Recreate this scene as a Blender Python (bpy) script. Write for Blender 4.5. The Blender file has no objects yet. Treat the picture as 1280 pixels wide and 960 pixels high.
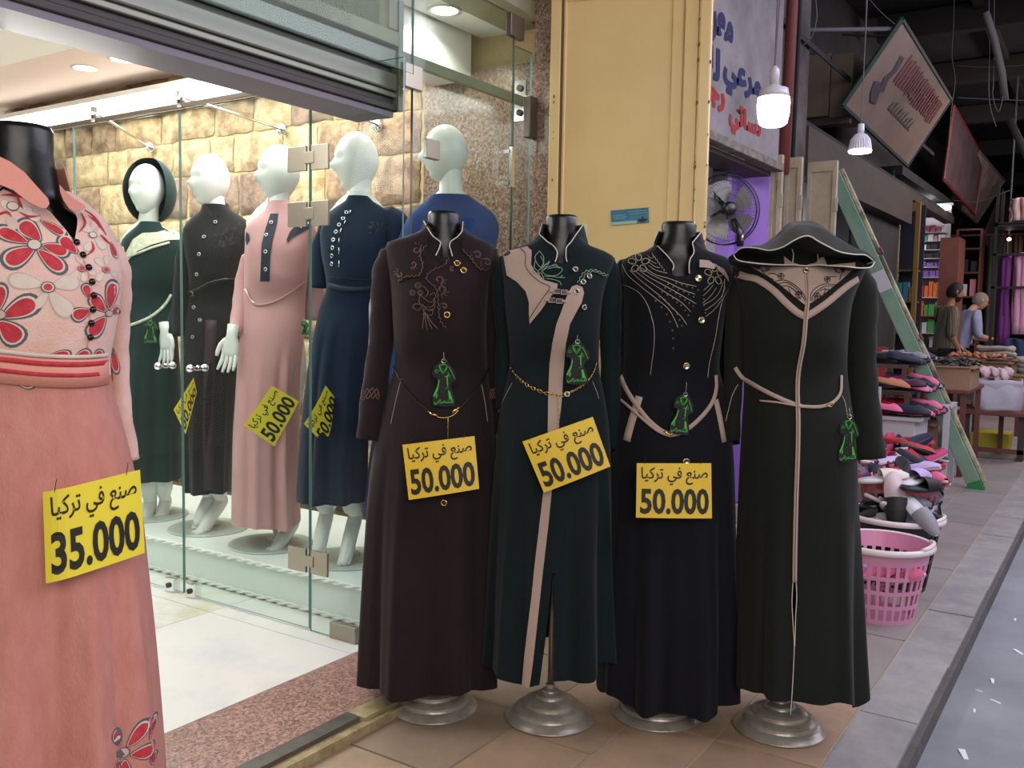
import bpy, bmesh, math, random
from mathutils import Vector, Matrix
from mathutils.geometry import delaunay_2d_cdt
random.seed(7)
PI = math.pi
SC = bpy.context.scene
COL = SC.collection

# ------------------------------------------------------------------ camera
CAM_LOC=(0.0,0.0,1.25); CAM_RIGHT=(0.552963,-0.833024,0.017402); CAM_UP=(0.053982,0.056659,0.996933); CAM_FWD=(0.831455,0.550328,-0.076299)
cd = bpy.data.cameras.new('camera'); cam = bpy.data.objects.new('camera', cd); COL.objects.link(cam)
cd.sensor_width = 36.0; cd.lens = 36.0 * 1150 / 1280; cd.clip_start = 0.05; cd.clip_end = 200
cam.matrix_world = Matrix(((CAM_RIGHT[0], CAM_UP[0], -CAM_FWD[0], CAM_LOC[0]),
                           (CAM_RIGHT[1], CAM_UP[1], -CAM_FWD[1], CAM_LOC[1]),
                           (CAM_RIGHT[2], CAM_UP[2], -CAM_FWD[2], CAM_LOC[2]), (0, 0, 0, 1)))
SC.camera = cam
# ------------------------------------------------------------------ world, light, exposure
wd = bpy.data.worlds.new('world'); SC.world = wd; wd.use_nodes = True
wd.node_tree.nodes['Background'].inputs[0].default_value = (0.62, 0.66, 0.80, 1)
wd.node_tree.nodes['Background'].inputs[1].default_value = 0.32
SC.view_settings.view_transform = 'Standard'; SC.view_settings.look = 'None'
SC.view_settings.gamma = 1.0; SC.view_settings.exposure = 0.0

def area(name, loc, to, size, energy, color, sy=None):
    l = bpy.data.lights.new(name, 'AREA'); l.energy = energy; l.color = color; l.size = size
    if sy: l.shape = 'RECTANGLE'; l.size_y = sy
    o = bpy.data.objects.new(name, l); COL.objects.link(o); o.location = loc
    o.rotation_euler = (Vector(to) - Vector(loc)).to_track_quat('-Z', 'Y').to_euler()
    return o
# shop interior: bright ceiling panels over the vestibule and above the display
area('shop_panel_light', (0.9, 4.0, 2.62), (0.9, 4.0, 0), 1.8, 58, (1.0, 0.97, 0.93), 2.4)
area('display_cove_light', (2.95, 4.2, 2.36), (2.95, 4.2, 0), 0.5, 50, (1.0, 0.97, 0.93), 3.2)
# shop threshold light falling outwards on the garments
area('entrance_light', (1.6, 2.6, 1.9), (2.4, 1.0, 0.9), 0.7, 5, (1.0, 0.96, 0.9), 0.3)
# lit shopfront and daylight gap across the alley, behind the photographer
area('alley_opposite_light', (-0.9, -1.8, 2.6), (2.6, 1.5, 0.9), 4.4, 150, (1.0, 0.94, 0.88), 2.6)
area('alley_skylight_gap', (5.2, -1.6, 3.7), (4.8, 0.6, 0.0), 6.0, 270, (0.84, 0.82, 1.0), 3.0)
area('alley_far_light', (12.0, -0.6, 3.4), (12.6, 1.8, 0.6), 3.5, 130, (1.0, 0.88, 0.86), 1.2)

# ------------------------------------------------------------------ helpers
def srgb(h):
    h = h.lstrip('#'); v = [int(h[i:i+2], 16) / 255 for i in (0, 2, 4)]
    return tuple(c / 12.92 if c <= 0.04045 else ((c + 0.055) / 1.055) ** 2.4 for c in v) + (1,)
MATS = {}
def mat(name, col, rough=0.6, metal=0.0, bump=0.0, scale=60, col2=None, cscale=8, emit=0.0, sheen=0.0, stretch=(1, 1, 1), spec=0.5, contrast=(0.35, 0.65), alpha=None, coat=0):
    if name in MATS: return MATS[name]
    m = bpy.data.materials.new(name); m.use_nodes = True; nt = m.node_tree; N = nt.nodes; L = nt.links
    b = N['Principled BSDF']; c = srgb(col)
    b.inputs['Base Color'].default_value = c; b.inputs['Roughness'].default_value = rough; b.inputs['Metallic'].default_value = metal
    b.inputs['Specular IOR Level'].default_value = spec
    if coat: b.inputs['Coat Weight'].default_value = coat; b.inputs['Coat Roughness'].default_value = 0.15
    if sheen: b.inputs['Sheen Weight'].default_value = sheen; b.inputs['Sheen Roughness'].default_value = 0.5
    if emit: b.inputs['Emission Color'].default_value = c; b.inputs['Emission Strength'].default_value = emit
    tc = N.new('ShaderNodeTexCoord'); mp = N.new('ShaderNodeMapping'); mp.inputs['Scale'].default_value = stretch
    L.new(tc.outputs['Object'], mp.inputs[0])
    if col2:
        n = N.new('ShaderNodeTexNoise'); n.inputs['Scale'].default_value = cscale; n.inputs['Detail'].default_value = 6; n.inputs['Roughness'].default_value = 0.65
        r = N.new('ShaderNodeValToRGB'); r.color_ramp.elements[0].position = contrast[0]; r.color_ramp.elements[1].position = contrast[1]
        r.color_ramp.elements[0].color = c; r.color_ramp.elements[1].color = srgb(col2)
        L.new(mp.outputs[0], n.inputs[0]); L.new(n.outputs[0], r.inputs[0]); L.new(r.outputs[0], b.inputs['Base Color'])
    if bump:
        n2 = N.new('ShaderNodeTexNoise'); n2.inputs['Scale'].default_value = scale; n2.inputs['Detail'].default_value = 4
        bp = N.new('ShaderNodeBump'); bp.inputs['Strength'].default_value = bump; bp.inputs['Distance'].default_value = 0.01
        L.new(mp.outputs[0], n2.inputs[0]); L.new(n2.outputs[0], bp.inputs['Height']); L.new(bp.outputs[0], b.inputs['Normal'])
    MATS[name] = m
    return m
def glass_mat(name, tint, ior=1.5, boost=1.0, rough=0.02):
    m = bpy.data.materials.new(name); m.use_nodes = True; nt = m.node_tree; N = nt.nodes; L = nt.links
    N.remove(N['Principled BSDF'])
    t = N.new('ShaderNodeBsdfTransparent'); t.inputs[0].default_value = srgb(tint)
    g = N.new('ShaderNodeBsdfGlossy'); g.inputs['Roughness'].default_value = rough; g.inputs[0].default_value = (0.95, 1, 0.98, 1)
    lw = N.new('ShaderNodeLayerWeight'); lw.inputs['Blend'].default_value = 0.5
    pw = N.new('ShaderNodeMath'); pw.operation = 'POWER'; pw.inputs[1].default_value = 5.0
    mu = N.new('ShaderNodeMath'); mu.operation = 'MULTIPLY_ADD'; mu.inputs[1].default_value = 0.9 * boost; mu.inputs[2].default_value = 0.028 * boost; mu.use_clamp = True
    mx = N.new('ShaderNodeMixShader'); L.new(lw.outputs['Facing'], pw.inputs[0]); L.new(pw.outputs[0], mu.inputs[0]); L.new(mu.outputs[0], mx.inputs[0])
    L.new(t.outputs[0], mx.inputs[1]); L.new(g.outputs[0], mx.inputs[2]); L.new(mx.outputs[0], N['Material Output'].inputs[0])
    MATS[name] = m
    return m

class MB:
    """collects shapes into one mesh"""
    def __init__(s): s.v = []; s.f = []; s.m = []; s.mi = 0
    def add(s, vs, fs):
        n = len(s.v); s.v += [tuple(v) for v in vs]
        for f in fs: s.f.append(tuple(i + n for i in f)); s.m.append(s.mi)
        return s
    def box(s, x0, x1, y0, y1, z0, z1, mtx=None):
        vs = [Vector((x, y, z)) for z in (z0, z1) for y in (y0, y1) for x in (x0, x1)]
        if mtx is not None: vs = [mtx @ v for v in vs]
        return s.add(vs, [(0, 2, 3, 1), (4, 5, 7, 6), (0, 1, 5, 4), (2, 6, 7, 3), (0, 4, 6, 2), (1, 3, 7, 5)])
    def hexa(s, p):  # 8 corners: bottom loop 4, top loop 4
        return s.add(p, [(0, 3, 2, 1), (4, 5, 6, 7), (0, 1, 5, 4), (1, 2, 6, 5), (2, 3, 7, 6), (3, 0, 4, 7)])
    def rings(s, rs, cap0=True, cap1=True, closed=True):
        n = len(rs[0]); vs = [p for r in rs for p in r]; fs = []
        for j in range(len(rs) - 1):
            for i in range(n if closed else n - 1):
                a = j * n + i; b = j * n + (i + 1) % n
                fs.append((a, b, b + n, a + n))
        if cap0: fs.append(tuple(range(n - 1, -1, -1)))
        if cap1: fs.append(tuple((len(rs) - 1) * n + i for i in range(n)))
        return s.add(vs, fs)
    def lathe(s, prof, seg=32, o=(0, 0, 0), mtx=None):
        rs = []
        for r, z in prof:
            ring = [Vector((r * math.cos(2 * PI * i / seg), r * math.sin(2 * PI * i / seg), z)) for i in range(seg)]
            if mtx is not None: ring = [mtx @ p for p in ring]
            rs.append([p + Vector(o) for p in ring])
        return s.rings(rs, True, True)
    def tube(s, pts, r, seg=6, flat=1.0, cap=True):
        pts = [Vector(p) for p in pts]; n = len(pts)
        if n < 2: return s
        rr = r if isinstance(r, (list, tuple)) else [r] * n
        up = None; rs = []
        for i, p in enumerate(pts):
            t = (pts[min(i + 1, n - 1)] - pts[max(i - 1, 0)])
            if t.length < 1e-9: t = Vector((0, 0, 1))
            t.normalize()
            if up is None:
                up = Vector((0, 0, 1)) if abs(t.z) < 0.9 else Vector((0, 1, 0))
            side = t.cross(up)
            if side.length < 1e-6: side = t.cross(Vector((1, 0, 0)))
            side.normalize(); up = side.cross(t).normalized()
            rs.append([p + (side * math.cos(2 * PI * k / seg) + up * math.sin(2 * PI * k / seg) * flat) * rr[i] for k in range(seg)])
        return s.rings(rs, cap, cap)
    def build_each(s, name, m, parent=None, smooth=False):
        """one object for every connected piece"""
        par = list(range(len(s.v)))
        def find(a):
            while par[a] != a: par[a] = par[par[a]]; a = par[a]
            return a
        for f in s.f:
            for i in f[1:]: par[find(i)] = find(f[0])
        comp = {}
        for f in s.f: comp.setdefault(find(f[0]), []).append(f)
        out = []
        for fs in comp.values():
            ids = sorted({i for f in fs for i in f}); mp = {a: b for b, a in enumerate(ids)}
            g = MB(); g.add([s.v[i] for i in ids], [tuple(mp[i] for i in f) for f in fs]); out.append(g.build(name, m, parent, smooth))
        return out
    def build(s, name, m, parent=None, smooth=False, bevel=0.0, loc=None):
        me = bpy.data.meshes.new(name); me.from_pydata(s.v, [], s.f)
        ms = m if isinstance(m, (list, tuple)) else [m]
        for k in ms: me.materials.append(k)
        if len(ms) > 1: me.polygons.foreach_set('material_index', s.m)
        if smooth: me.polygons.foreach_set('use_smooth', [True] * len(me.polygons))
        me.update()
        o = bpy.data.objects.new(name, me); COL.objects.link(o)
        if parent is not None: o.parent = parent
        if loc is not None: o.location = loc
        if bevel:
            b = o.modifiers.new('bevel', 'BEVEL'); b.width = bevel; b.segments = 2; b.limit_method = 'ANGLE'
        return o
def tag(o, label=None, cat=None, group=None, kind=None):
    if label: o['label'] = label
    if cat: o['category'] = cat
    if group: o['group'] = group
    if kind: o['kind'] = kind
    return o
def thing(name, label, cat, loc=(0, 0, 0), rz=0.0, group=None):
    o = bpy.data.objects.new(name, None); COL.objects.link(o); o.empty_display_size = 0.1
    o.location = loc; o.rotation_euler = (0, 0, math.radians(rz))
    return tag(o, label, cat, group)
def place(name, me, parent, loc, rot=(0, 0, 0), scale=(1, 1, 1)):
    o = bpy.data.objects.new(name, me); COL.objects.link(o); o.parent = parent; o.location = loc
    if isinstance(rot, Matrix): o.rotation_euler = rot.to_euler()
    else: o.rotation_euler = rot
    o.scale = scale
    return o
def lerp(a, b, t): return a + (b - a) * t
def interp(tab, x, k=1):
    """piecewise smooth interpolation in a table sorted by first column"""
    if x <= tab[0][0]: return tab[0][k]
    for i in range(len(tab) - 1):
        if x <= tab[i + 1][0]:
            x0, x1 = tab[i][0], tab[i + 1][0]; t = (x - x0) / max(x1 - x0, 1e-9)
            y0, y1 = tab[i][k], tab[i + 1][k]
            ym = tab[i - 1][k] if i > 0 else None; yp = tab[i + 2][k] if i + 2 < len(tab) else None
            s = (y1 - y0) / (x1 - x0)
            s0 = s if ym is None else (y0 - ym) / (x0 - tab[i - 1][0]); s1 = s if yp is None else (yp - y1) / (tab[i + 2][0] - x1)
            m0 = 0 if s * s0 <= 0 else 2 * s * s0 / (s + s0); m1 = 0 if s * s1 <= 0 else 2 * s * s1 / (s + s1)
            if ym is None: m0 = s
            if yp is None: m1 = s
            h = x1 - x0
            return (2*t**3-3*t**2+1)*y0 + (t**3-2*t**2+t)*h*m0 + (-2*t**3+3*t**2)*y1 + (t**3-t**2)*h*m1
    return tab[-1][k]
def smooth_line(p, n=6):
    """Catmull-Rom through the points (any dimension)"""
    if len(p) < 3: 
        return [tuple(lerp(a, b, i / n) for a, b in zip(p[0], p[1])) for i in range(n + 1)]
    out = []
    for i in range(len(p) - 1):
        a = p[max(i - 1, 0)]; b = p[i]; c = p[i + 1]; d = p[min(i + 2, len(p) - 1)]
        for k in range(n):
            t = k / n
            out.append(tuple(0.5 * (2*q + (r-o)*t + (2*o-5*q+4*r-s)*t*t + (3*q-o-3*r+s)*t**3) for o, q, r, s in zip(a, b, c, d)))
    out.append(tuple(p[-1])); return out
def text_geo(body, size=1.0, bold=0.0, res=3, extrude=0.0):
    c = bpy.data.curves.new('txt', 'FONT'); c.body = body; c.size = size; c.offset = bold; c.resolution_u = res; c.extrude = extrude
    o = bpy.data.objects.new('txt', c); COL.objects.link(o); bpy.context.view_layer.update()
    me = bpy.data.meshes.new_from_object(o.evaluated_get(bpy.context.evaluated_depsgraph_get()))
    vs = [v.co.copy() for v in me.vertices]; fs = [tuple(p.vertices) for p in me.polygons]
    bpy.data.objects.remove(o); bpy.data.meshes.remove(me)
    x0 = min(v.x for v in vs); x1 = max(v.x for v in vs); y0 = min(v.y for v in vs); y1 = max(v.y for v in vs)
    vs = [Vector(((v.x - x0) / (x1 - x0), (v.y - y0) / (y1 - y0), v.z)) for v in vs]   # normalised to a unit box
    return vs, fs
GEO = {}
def text_unit(body, bold=0.0):
    k = (body, bold)
    if k not in GEO: GEO[k] = text_geo(body, 1.0, bold)
    return GEO[k]

# ------------------------------------------------------------------ materials
M_glass = glass_mat('clear_glass', '#f5faf8', 1.42, .3)
M_glass_tall = glass_mat('clear_glass_reflective', '#eef4f1', 1.5, .6)
M_gedge = mat('green_glass_edge', '#6d8f88', 0.2, spec=0.6)
M_gedged = mat('dark_glass_edge', '#2e3b3c', 0.3)
M_chrome = mat('brushed_steel', '#a8a192', 0.35, 0.85)
M_chromeb = mat('bright_chrome', '#e8e8e8', 0.12, 1.0)
M_steel_d = mat('dull_dark_steel', '#6d6257', 0.4, 0.7)
M_marble = [mat('white_marble_%d' % i, c, 0.16, 0, col2=d, cscale=2.2 + i * 0.5, contrast=(0.5, 0.68), spec=0.5) for i, (c, d) in enumerate((('#dcdeda', '#cfccb2'), ('#dfdedb', '#d2d4d6'), ('#d9dcd9', '#cbc9aa')))]
M_white = mat('white_paint', '#eeeeea', 0.5, bump=0.05, scale=20)
M_whitegl = mat('white_gloss_board', '#e9efed', 0.2)
M_rope = mat('white_braid', '#ecebe6', 0.6)
M_plaster = mat('ceiling_plaster', '#f1efe9', 0.7)
M_mauve = mat('mauve_gypsum', '#d9c6bb', 0.7)

def granite_mat(name, c1, c2, c3, scale, rough=0.3):
    m = bpy.data.materials.new(name); m.use_nodes = True; nt = m.node_tree; N = nt.nodes; L = nt.links; b = N['Principled BSDF']
    tc = N.new('ShaderNodeTexCoord')
    v = N.new('ShaderNodeTexVoronoi'); v.inputs['Scale'].default_value = scale
    n = N.new('ShaderNodeTexNoise'); n.inputs['Scale'].default_value = scale * 0.45; n.inputs['Detail'].default_value = 8; n.inputs['Roughness'].default_value = 0.8
    L.new(tc.outputs['Object'], v.inputs[0]); L.new(tc.outputs['Object'], n.inputs[0])
    r = N.new('ShaderNodeValToRGB'); e = r.color_ramp.elements
    e[0].position = 0.36; e[0].color = srgb(c2); e[1].position = 0.62; e[1].color = srgb(c1)
    e2 = e.new(0.7); e2.color = srgb(c3)
    mx = N.new('ShaderNodeMix'); mx.data_type = 'RGBA'; mx.blend_type = 'OVERLAY'; mx.inputs[0].default_value = 0.55
    L.new(n.outputs[0], r.inputs[0]); L.new(r.outputs[0], mx.inputs[6])
    s = N.new('ShaderNodeSeparateColor'); L.new(v.outputs['Color'], s.inputs[0]); L.new(s.outputs[0], mx.inputs[7])
    L.new(mx.outputs[2], b.inputs['Base Color']); b.inputs['Roughness'].default_value = rough
    MATS[name] = m; return m
M_granite = granite_mat('red_granite', '#a47f75', '#82685f', '#b4978c', 150, 0.3)
M_granite_wall = granite_mat('polished_red_granite', '#8f7666', '#5a4a44', '#a98f7e', 130, 0.14)
M_pave = [mat('paving_%d' % i, c, 0.55, 0, bump=0.25, scale=25, col2=d, cscale=5, contrast=(0.35, 0.7)) for i, (c, d) in enumerate(
    (('#a88a70', '#8d7a66'), ('#9b8069', '#86735f'), ('#a18b74', '#93785f'), ('#94836f', '#85705e')))]
M_pave_coldlit = [mat('paving_coldlit_%d' % i, c, 0.6, 0, bump=0.25, scale=25, col2=d, cscale=4, contrast=(0.3, 0.7)) for i, (c, d) in enumerate(
    (('#8f8684', '#7d7773'), ('#958884', '#817876'), ('#8b8481', '#7b7471')))]  # same paving, the cold light further along put into its colour
M_joint = mat('mortar_joint', '#a39a86', 0.9, bump=0.3, scale=80)
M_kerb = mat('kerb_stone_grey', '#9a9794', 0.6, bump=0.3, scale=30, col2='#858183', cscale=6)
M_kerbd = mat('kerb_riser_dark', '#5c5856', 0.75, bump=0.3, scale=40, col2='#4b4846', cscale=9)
M_road = mat('alley_concrete', '#8f9096', 0.6, bump=0.25, scale=14, col2='#777a7e', cscale=2.2, contrast=(0.3, 0.7))
M_dark = mat('mottled_near_black', '#1c1b1e', 0.85, bump=0.3, scale=6, col2='#2b2a2c', cscale=3)  # near-black mottled tone for roof and far walls
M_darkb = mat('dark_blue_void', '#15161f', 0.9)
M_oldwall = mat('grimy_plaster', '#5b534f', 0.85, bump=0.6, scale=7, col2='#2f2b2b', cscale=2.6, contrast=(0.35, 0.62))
M_olive = mat('old_olive_paint', '#9c9a80', 0.45, bump=0.15, scale=18, col2='#85846a', cscale=4)
M_cyl = mat('grey_green_metal', '#7f8275', 0.35, 0.3, bump=0.1, scale=15)
M_track = mat('dark_track', '#3b3633', 0.5, 0.2)
M_under = mat('purple_grey_underside', '#75707a', 0.5)
M_panel = mat('dusty_glass_panel', '#6f735d', 0.6, spec=.2, col2='#87896c', cscale=3, contrast=(0.3, 0.7))
M_yellow = mat('yellow_gloss_paint', '#e6c88e', 0.22, bump=0.05, scale=9, col2='#ddbd82', cscale=2.2, contrast=(0.3, 0.75))
M_chip = mat('chipped_brown', '#6d5233', 0.8)

# ------------------------------------------------------------------ road, pavement, floor
MB().box(-4, 40, -5, 0.455, -0.16, -0.075).build('floor_road', M_road).__setitem__('kind', 'structure')
pav = MB().box(-4, 40, 0.50, 2.3, -0.16, -0.006).build('floor_pavement', M_joint); tag(pav, kind='structure')
rows = [(0.645, 0.94), (0.948, 1.192), (1.2, 1.472), (1.48, 1.83)]
offs = [2.552 - 0.62 * 6, 2.548 - 0.5 * 8, 2.252 - 0.55 * 7, 1.9 - 0.47 * 6]; lens = [0.62, 0.5, 0.55, 0.47]
n = 0
for k, (y0, y1) in enumerate(rows):
    x = offs[k]
    while x < 13.5:
        if x > 0.2:
            ms = M_pave if x < 2.9 + random.uniform(-0.3, 0.3) else M_pave_coldlit  # warm and cold light painted into the slabs, split along the pavement
            dz = random.uniform(0, 0.003)
            MB().box(x + 0.004, x + lens[k] - 0.004, y0, y1, -0.05, 0.0 - dz).build('paving_slab', random.choice(ms), pav)
        x += lens[k]
x = 0.4
while x < 13.5:
    if x > 2.9: MB().box(x + .004, x + .49, 1.84, 2.3, -0.05, 0).build('paving_slab', random.choice(M_pave_coldlit), pav)
    l = random.uniform(0.45, 0.7)
    dz = random.uniform(0, 0.004); dy = random.uniform(-0.004, 0.004)
    o = MB().box(x, x + l - 0.006, 0.462 + dy, 0.635, -0.14, 0.001 - dz).build('kerb_stone', M_kerb, pav)
    x += l
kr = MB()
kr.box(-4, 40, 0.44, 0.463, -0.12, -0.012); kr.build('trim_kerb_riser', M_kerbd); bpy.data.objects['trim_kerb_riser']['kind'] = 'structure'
MB().box(13.5, 40, 0.5, 6, -0.1, 0.0).build('floor_pavement_far', M_pave_coldlit[0]).__setitem__('kind', 'structure')
# paper scraps on the road
M_scrap = mat('paper_scrap', '#d8d8dc', 0.8)
for (x, y, s, a) in ((3.05, .335, .032, 20), (3.55, .30, .018, 70), (3.75, .33, .02, 10), (4.15, .28, .026, 40), (3.62, .36, .012, 90), (3.42, .35, .012, 5), (4.6, .33, .014, 5)):
    mt = Matrix.Translation((x, y, -0.075)) @ Matrix.Rotation(math.radians(a), 4, 'Z')
    m = MB().hexa([mt @ Vector(p) for p in ((-s, -s*.25, 0), (s, -s*.35, .0), (s*.9, s*.3, 0), (-s, s*.2, 0), (-s, -s*.25, .002), (s, -s*.35, .004), (s*.9, s*.3, .006), (-s, s*.2, .002))])
    tag(m.build('paper_scrap', M_scrap), 'torn white paper scrap on the alley concrete, ' + {3.05: 'largest, at the bottom edge', 3.55: 'second nearest', 3.75: 'tiny one in the middle of the group', 4.15: 'long one in the middle', 3.62: 'tiny one against the kerb', 3.42: 'tiny one between the two nearest', 4.6: 'furthest away'}[x], 'litter', 'paper scraps on the alley')

# granite threshold and its worn step edge
MB().box(-3, 3.36, 1.89, 2.205, -0.1, 0.04).build('trim_granite_threshold', M_granite).__setitem__('kind', 'structure')
MB().box(-3, 1.98, 1.835, 1.889, -0.02, 0.042).build('trim_threshold_edge', mat('worn_black_strip', '#45423f', 0.35, bump=0.2, scale=30, col2='#5d5850', cscale=10)).__setitem__('kind', 'structure')
MB().box(-3, 3.36, 1.80, 1.8895, -0.03, 0.028).build('trim_threshold_mortar', mat('yellow_mortar', '#a69670', 0.9, bump=0.5, scale=50, col2='#7d6d4c', cscale=20)).__setitem__('kind', 'structure')
MB().box(1.985, 3.36, 1.82, 1.889, -0.02, 0.040).build('trim_threshold_stone', mat('cream_stone_edge', '#b9ab86', 0.8, bump=0.3, scale=40, col2='#948662', cscale=12)).__setitem__('kind', 'structure')
# shop floor of large white tiles
sf = MB().box(-1.6, 3.5, 2.207, 6.6, -0.1, 0.033).build('floor', mat('tile_grout', '#b9b7ae', 0.8)); tag(sf, kind='structure')
ys = [2.21, 2.98, 3.78, 4.58, 5.38, 6.18, 6.6]; xs = [-1.6, -0.87, -0.07, 0.73, 1.52, 2.34, 3.14, 3.5]
for i in range(len(xs) - 1):
    for j in range(len(ys) - 1):
        MB().box(xs[i] + .0015, xs[i+1] - .0015, ys[j] + .0015, ys[j+1] - .0015, 0.0, 0.04).build('tile', random.choice(M_marble), sf)

# ------------------------------------------------------------------ shop shell
def struct(name, mb, m, parent=None, **k):
    o = mb.build(name, m, parent, **k)
    if parent is None: o['kind'] = 'structure'
    return o
struct('wall_left', MB().box(-1.75, -1.6, 2.3, 6.6, 0, 2.9), mat('unseen_dark_wall', '#4c4038', .6))  # unseen wall, given a dark colour to weaken its reflection in the glass
struct('wall_back', MB().box(-1.75, 3.6, 6.6, 6.75, 0, 2.9), M_white)
# sandstone side wall, block by block
M_stone = [mat('sandstone_%d' % i, c, 0.9, bump=1.0, scale=26, col2=d, cscale=13, contrast=(0.38, 0.62)) for i, (c, d) in enumerate(
    (('#b39c7a', '#856d54'), ('#9f866c', '#6c5444'), ('#b9a483', '#967d5a'), ('#927967', '#604c41')))]
wr = struct('wall_right', MB().box(3.50, 3.9, 2.1, 6.75, 0, 2.9), mat('sand_mortar', '#ab966f', 0.95, bump=0.8, scale=40))
z = 0.19; r = 0
while z < 2.6:
    h = (0.21, 0.27, 0.19, 0.24)[r % 4]; y = 2.86 + (0.0 if r % 2 else -0.0)
    while y < 6.55:
        l = random.uniform(0.2, 0.5); y2 = min(y + l, 6.6)
        px = random.uniform(0.0, 0.008)
        m = MB(); N = 6; g = 0.007
        # rough face: small grid with jitter
        vs = []; fs = []
        for a in range(N + 1):
            for b in range(N + 1):
                edge = a in (0, N) or b in (0, N)
                yy = lerp(y + g, y2 - g, a / N) + (random.uniform(-.008, .008)); zz = lerp(z + g, z + h - g, b / N) + random.uniform(-.008, .008)
                vs.append((3.495 if edge else 3.478 - px + random.uniform(-.004, .004), yy, zz))
        for a in range(N):
            for b in range(N):
                i = a * (N + 1) + b; fs.append((i, i + 1, i + N + 2, i + N + 1))
        m.add(vs, fs); m.build('stone_block', random.choice(M_stone), wr, smooth=True)
        y = y2
    z += h; r += 1
# polished granite cladding near the street
MB().box(3.44, 3.499, 2.12, 2.80, 0.19, 2.34).build('granite_cladding', M_granite_wall, wr)
MB().box(3.36, 3.51, 1.98, 2.14, 0.0, 2.75).build('granite_jamb', M_granite_wall, wr)
# ceilings: display bay, coffered vestibule
struct('ceiling', MB().box(2.5, 3.6, 2.36, 6.7, 2.60, 2.7), M_mauve)
struct('ceiling_front', MB().box(2.5, 3.5, 2.36, 2.52, 2.50, 2.599), M_plaster)
struct('ceiling_vestibule', MB().box(-1.75, 2.5, 2.36, 6.7, 2.78, 2.9), M_mauve)
cr = MB()
for (x0, x1, z0, z1) in ((2.505, 2.64, 2.505, 2.53), (2.505, 2.60, 2.531, 2.56), (2.505, 2.67, 2.561, 2.599)): cr.box(x0, x1, 2.53, 6.59, z0, z1)
# stepped crown moulding running into the shop at both sides of the vestibule and a cross band
for (x0, x1, z0, z1) in ((2.06, 2.5, 2.50, 2.56), (2.0, 2.5, 2.555, 2.60), (2.10, 2.5, 2.60, 2.79), (1.95, 2.1, 2.70, 2.79)):
    cr.box(x0, x1, 2.36, 6.6, z0, z1)
struct('trim_crown_moulding', cr, M_plaster)
cr = MB()
for (y0, y1, z0, z1) in ((2.36, 2.75, 2.5, 2.6), (2.36, 2.68, 2.6, 2.79)): cr.box(-1.7, 2.1, y0, y1, z0, z1)
for (x0, x1, z0, z1) in ((0.98, 1.10, 2.66, 2.79), (0.93, 1.15, 2.72, 2.79), (1.0, 1.06, 2.62, 2.7)): cr.box(x0, x1, 2.75, 4.0, z0, z1)
struct('trim_coffer_beams', cr, M_plaster)
struct('trim_display_bulkhead', MB().box(2.62, 3.44, 2.53, 2.74, 2.30, 2.599), M_white)
struct('trim_front_soffit', MB().box(2.5, 3.5, 2.2, 2.36, 2.50, 2.75).box(2.5, 3.42, 2.14, 2.2, 2.5, 2.56), M_olive)
struct('wall_above_shop', MB().box(-4, 3.9, 2.16, 2.36, 2.75, 4.4), M_oldwall)
# ------------------------------------------------------------------ roller housing over the entrance (old wood and sheet metal)
hs = thing('shutter_housing', 'long grey-green shutter housing with framed dusty panes above the shop entrance', 'shutter box', (0, 2.2, 1.935))
def hp(name, x0, x1, y0, y1, z0, z1, m, **k): return MB().box(x0, x1, y0 - 2.2, y1 - 2.2, z0 - 1.935, z1 - 1.935).build(name, m, hs, **k)
hp('underside', -3, 2.53, 2.20, 2.37, 1.935, 1.955, M_under)
hp('guide_track', -3, 2.545, 2.19, 2.36, 1.956, 1.98, M_track, bevel=.004)
hp('guide_track', -3, 2.545, 2.205, 2.36, 1.982, 2.0, M_track)
hp('face_board', -3, 2.545, 2.19, 2.36, 2.002, 2.022, M_cyl, bevel=.004)
hp('lower_beam', -3, 2.54, 2.185, 2.36, 2.025, 2.085, M_cyl, bevel=.006)
hp('middle_slat', -3, 2.53, 2.21, 2.36, 2.088, 2.105, M_track)
hp('slat', -3, 2.54, 2.19, 2.36, 2.108, 2.17, M_cyl, bevel=.006)
hp('end_plate', 2.535, 2.56, 2.18, 2.38, 1.96, 2.34, M_cyl)
hp('bottom_rail', -3, 2.53, 2.17, 2.22, 2.175, 2.225, M_olive, bevel=.004)
hp('top_rail', -3, 2.53, 2.17, 2.22, 2.385, 2.43, M_olive, bevel=.004)
for x in (2.49, 1.88, 1.2, .5, -.3): hp('stile', x - .02, x + .025, 2.168, 2.221, 2.226, 2.384, M_olive, bevel=.004)
xs2 = (2.47, 1.88, 1.2, .5, -.3)
for a, b in zip(xs2[1:], xs2[:-1]): hp('dusty_pane', a + .03, b - .02, 2.196, 2.202, 2.226, 2.384, M_panel)
hp('upper_pane', -3, 2.5, 2.2, 2.21, 2.44, 2.75, M_panel)
for x in (2.49, 1.6, .7): hp('upper_stile', x - .02, x + .02, 2.172, 2.199, 2.431, 2.75, M_olive)
# olive bar that carries on from the housing to the granite wall
bar = thing('door_header_bar', 'olive painted bar from the shutter housing to the granite wall', 'bar', (2.56, 2.2, 2.16))
MB().box(0, .82, .0, .022, -.02, .02).build('bar', M_olive, bar, bevel=.003)
bk = MB().box(.80, .812, -.02, .04, -.085, .085).build('bracket', M_chromeb, bar)
for s in (-1, 1):
    mt = Matrix.Translation((.797, .008, s * .052)) @ Matrix.Rotation(PI/2, 4, 'Y')
    MB().lathe([(.001, -.006), (.014, -.006), (.014, .006), (.001, .006)], 12, mtx=mt).build('bolt', M_track, bk)

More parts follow.
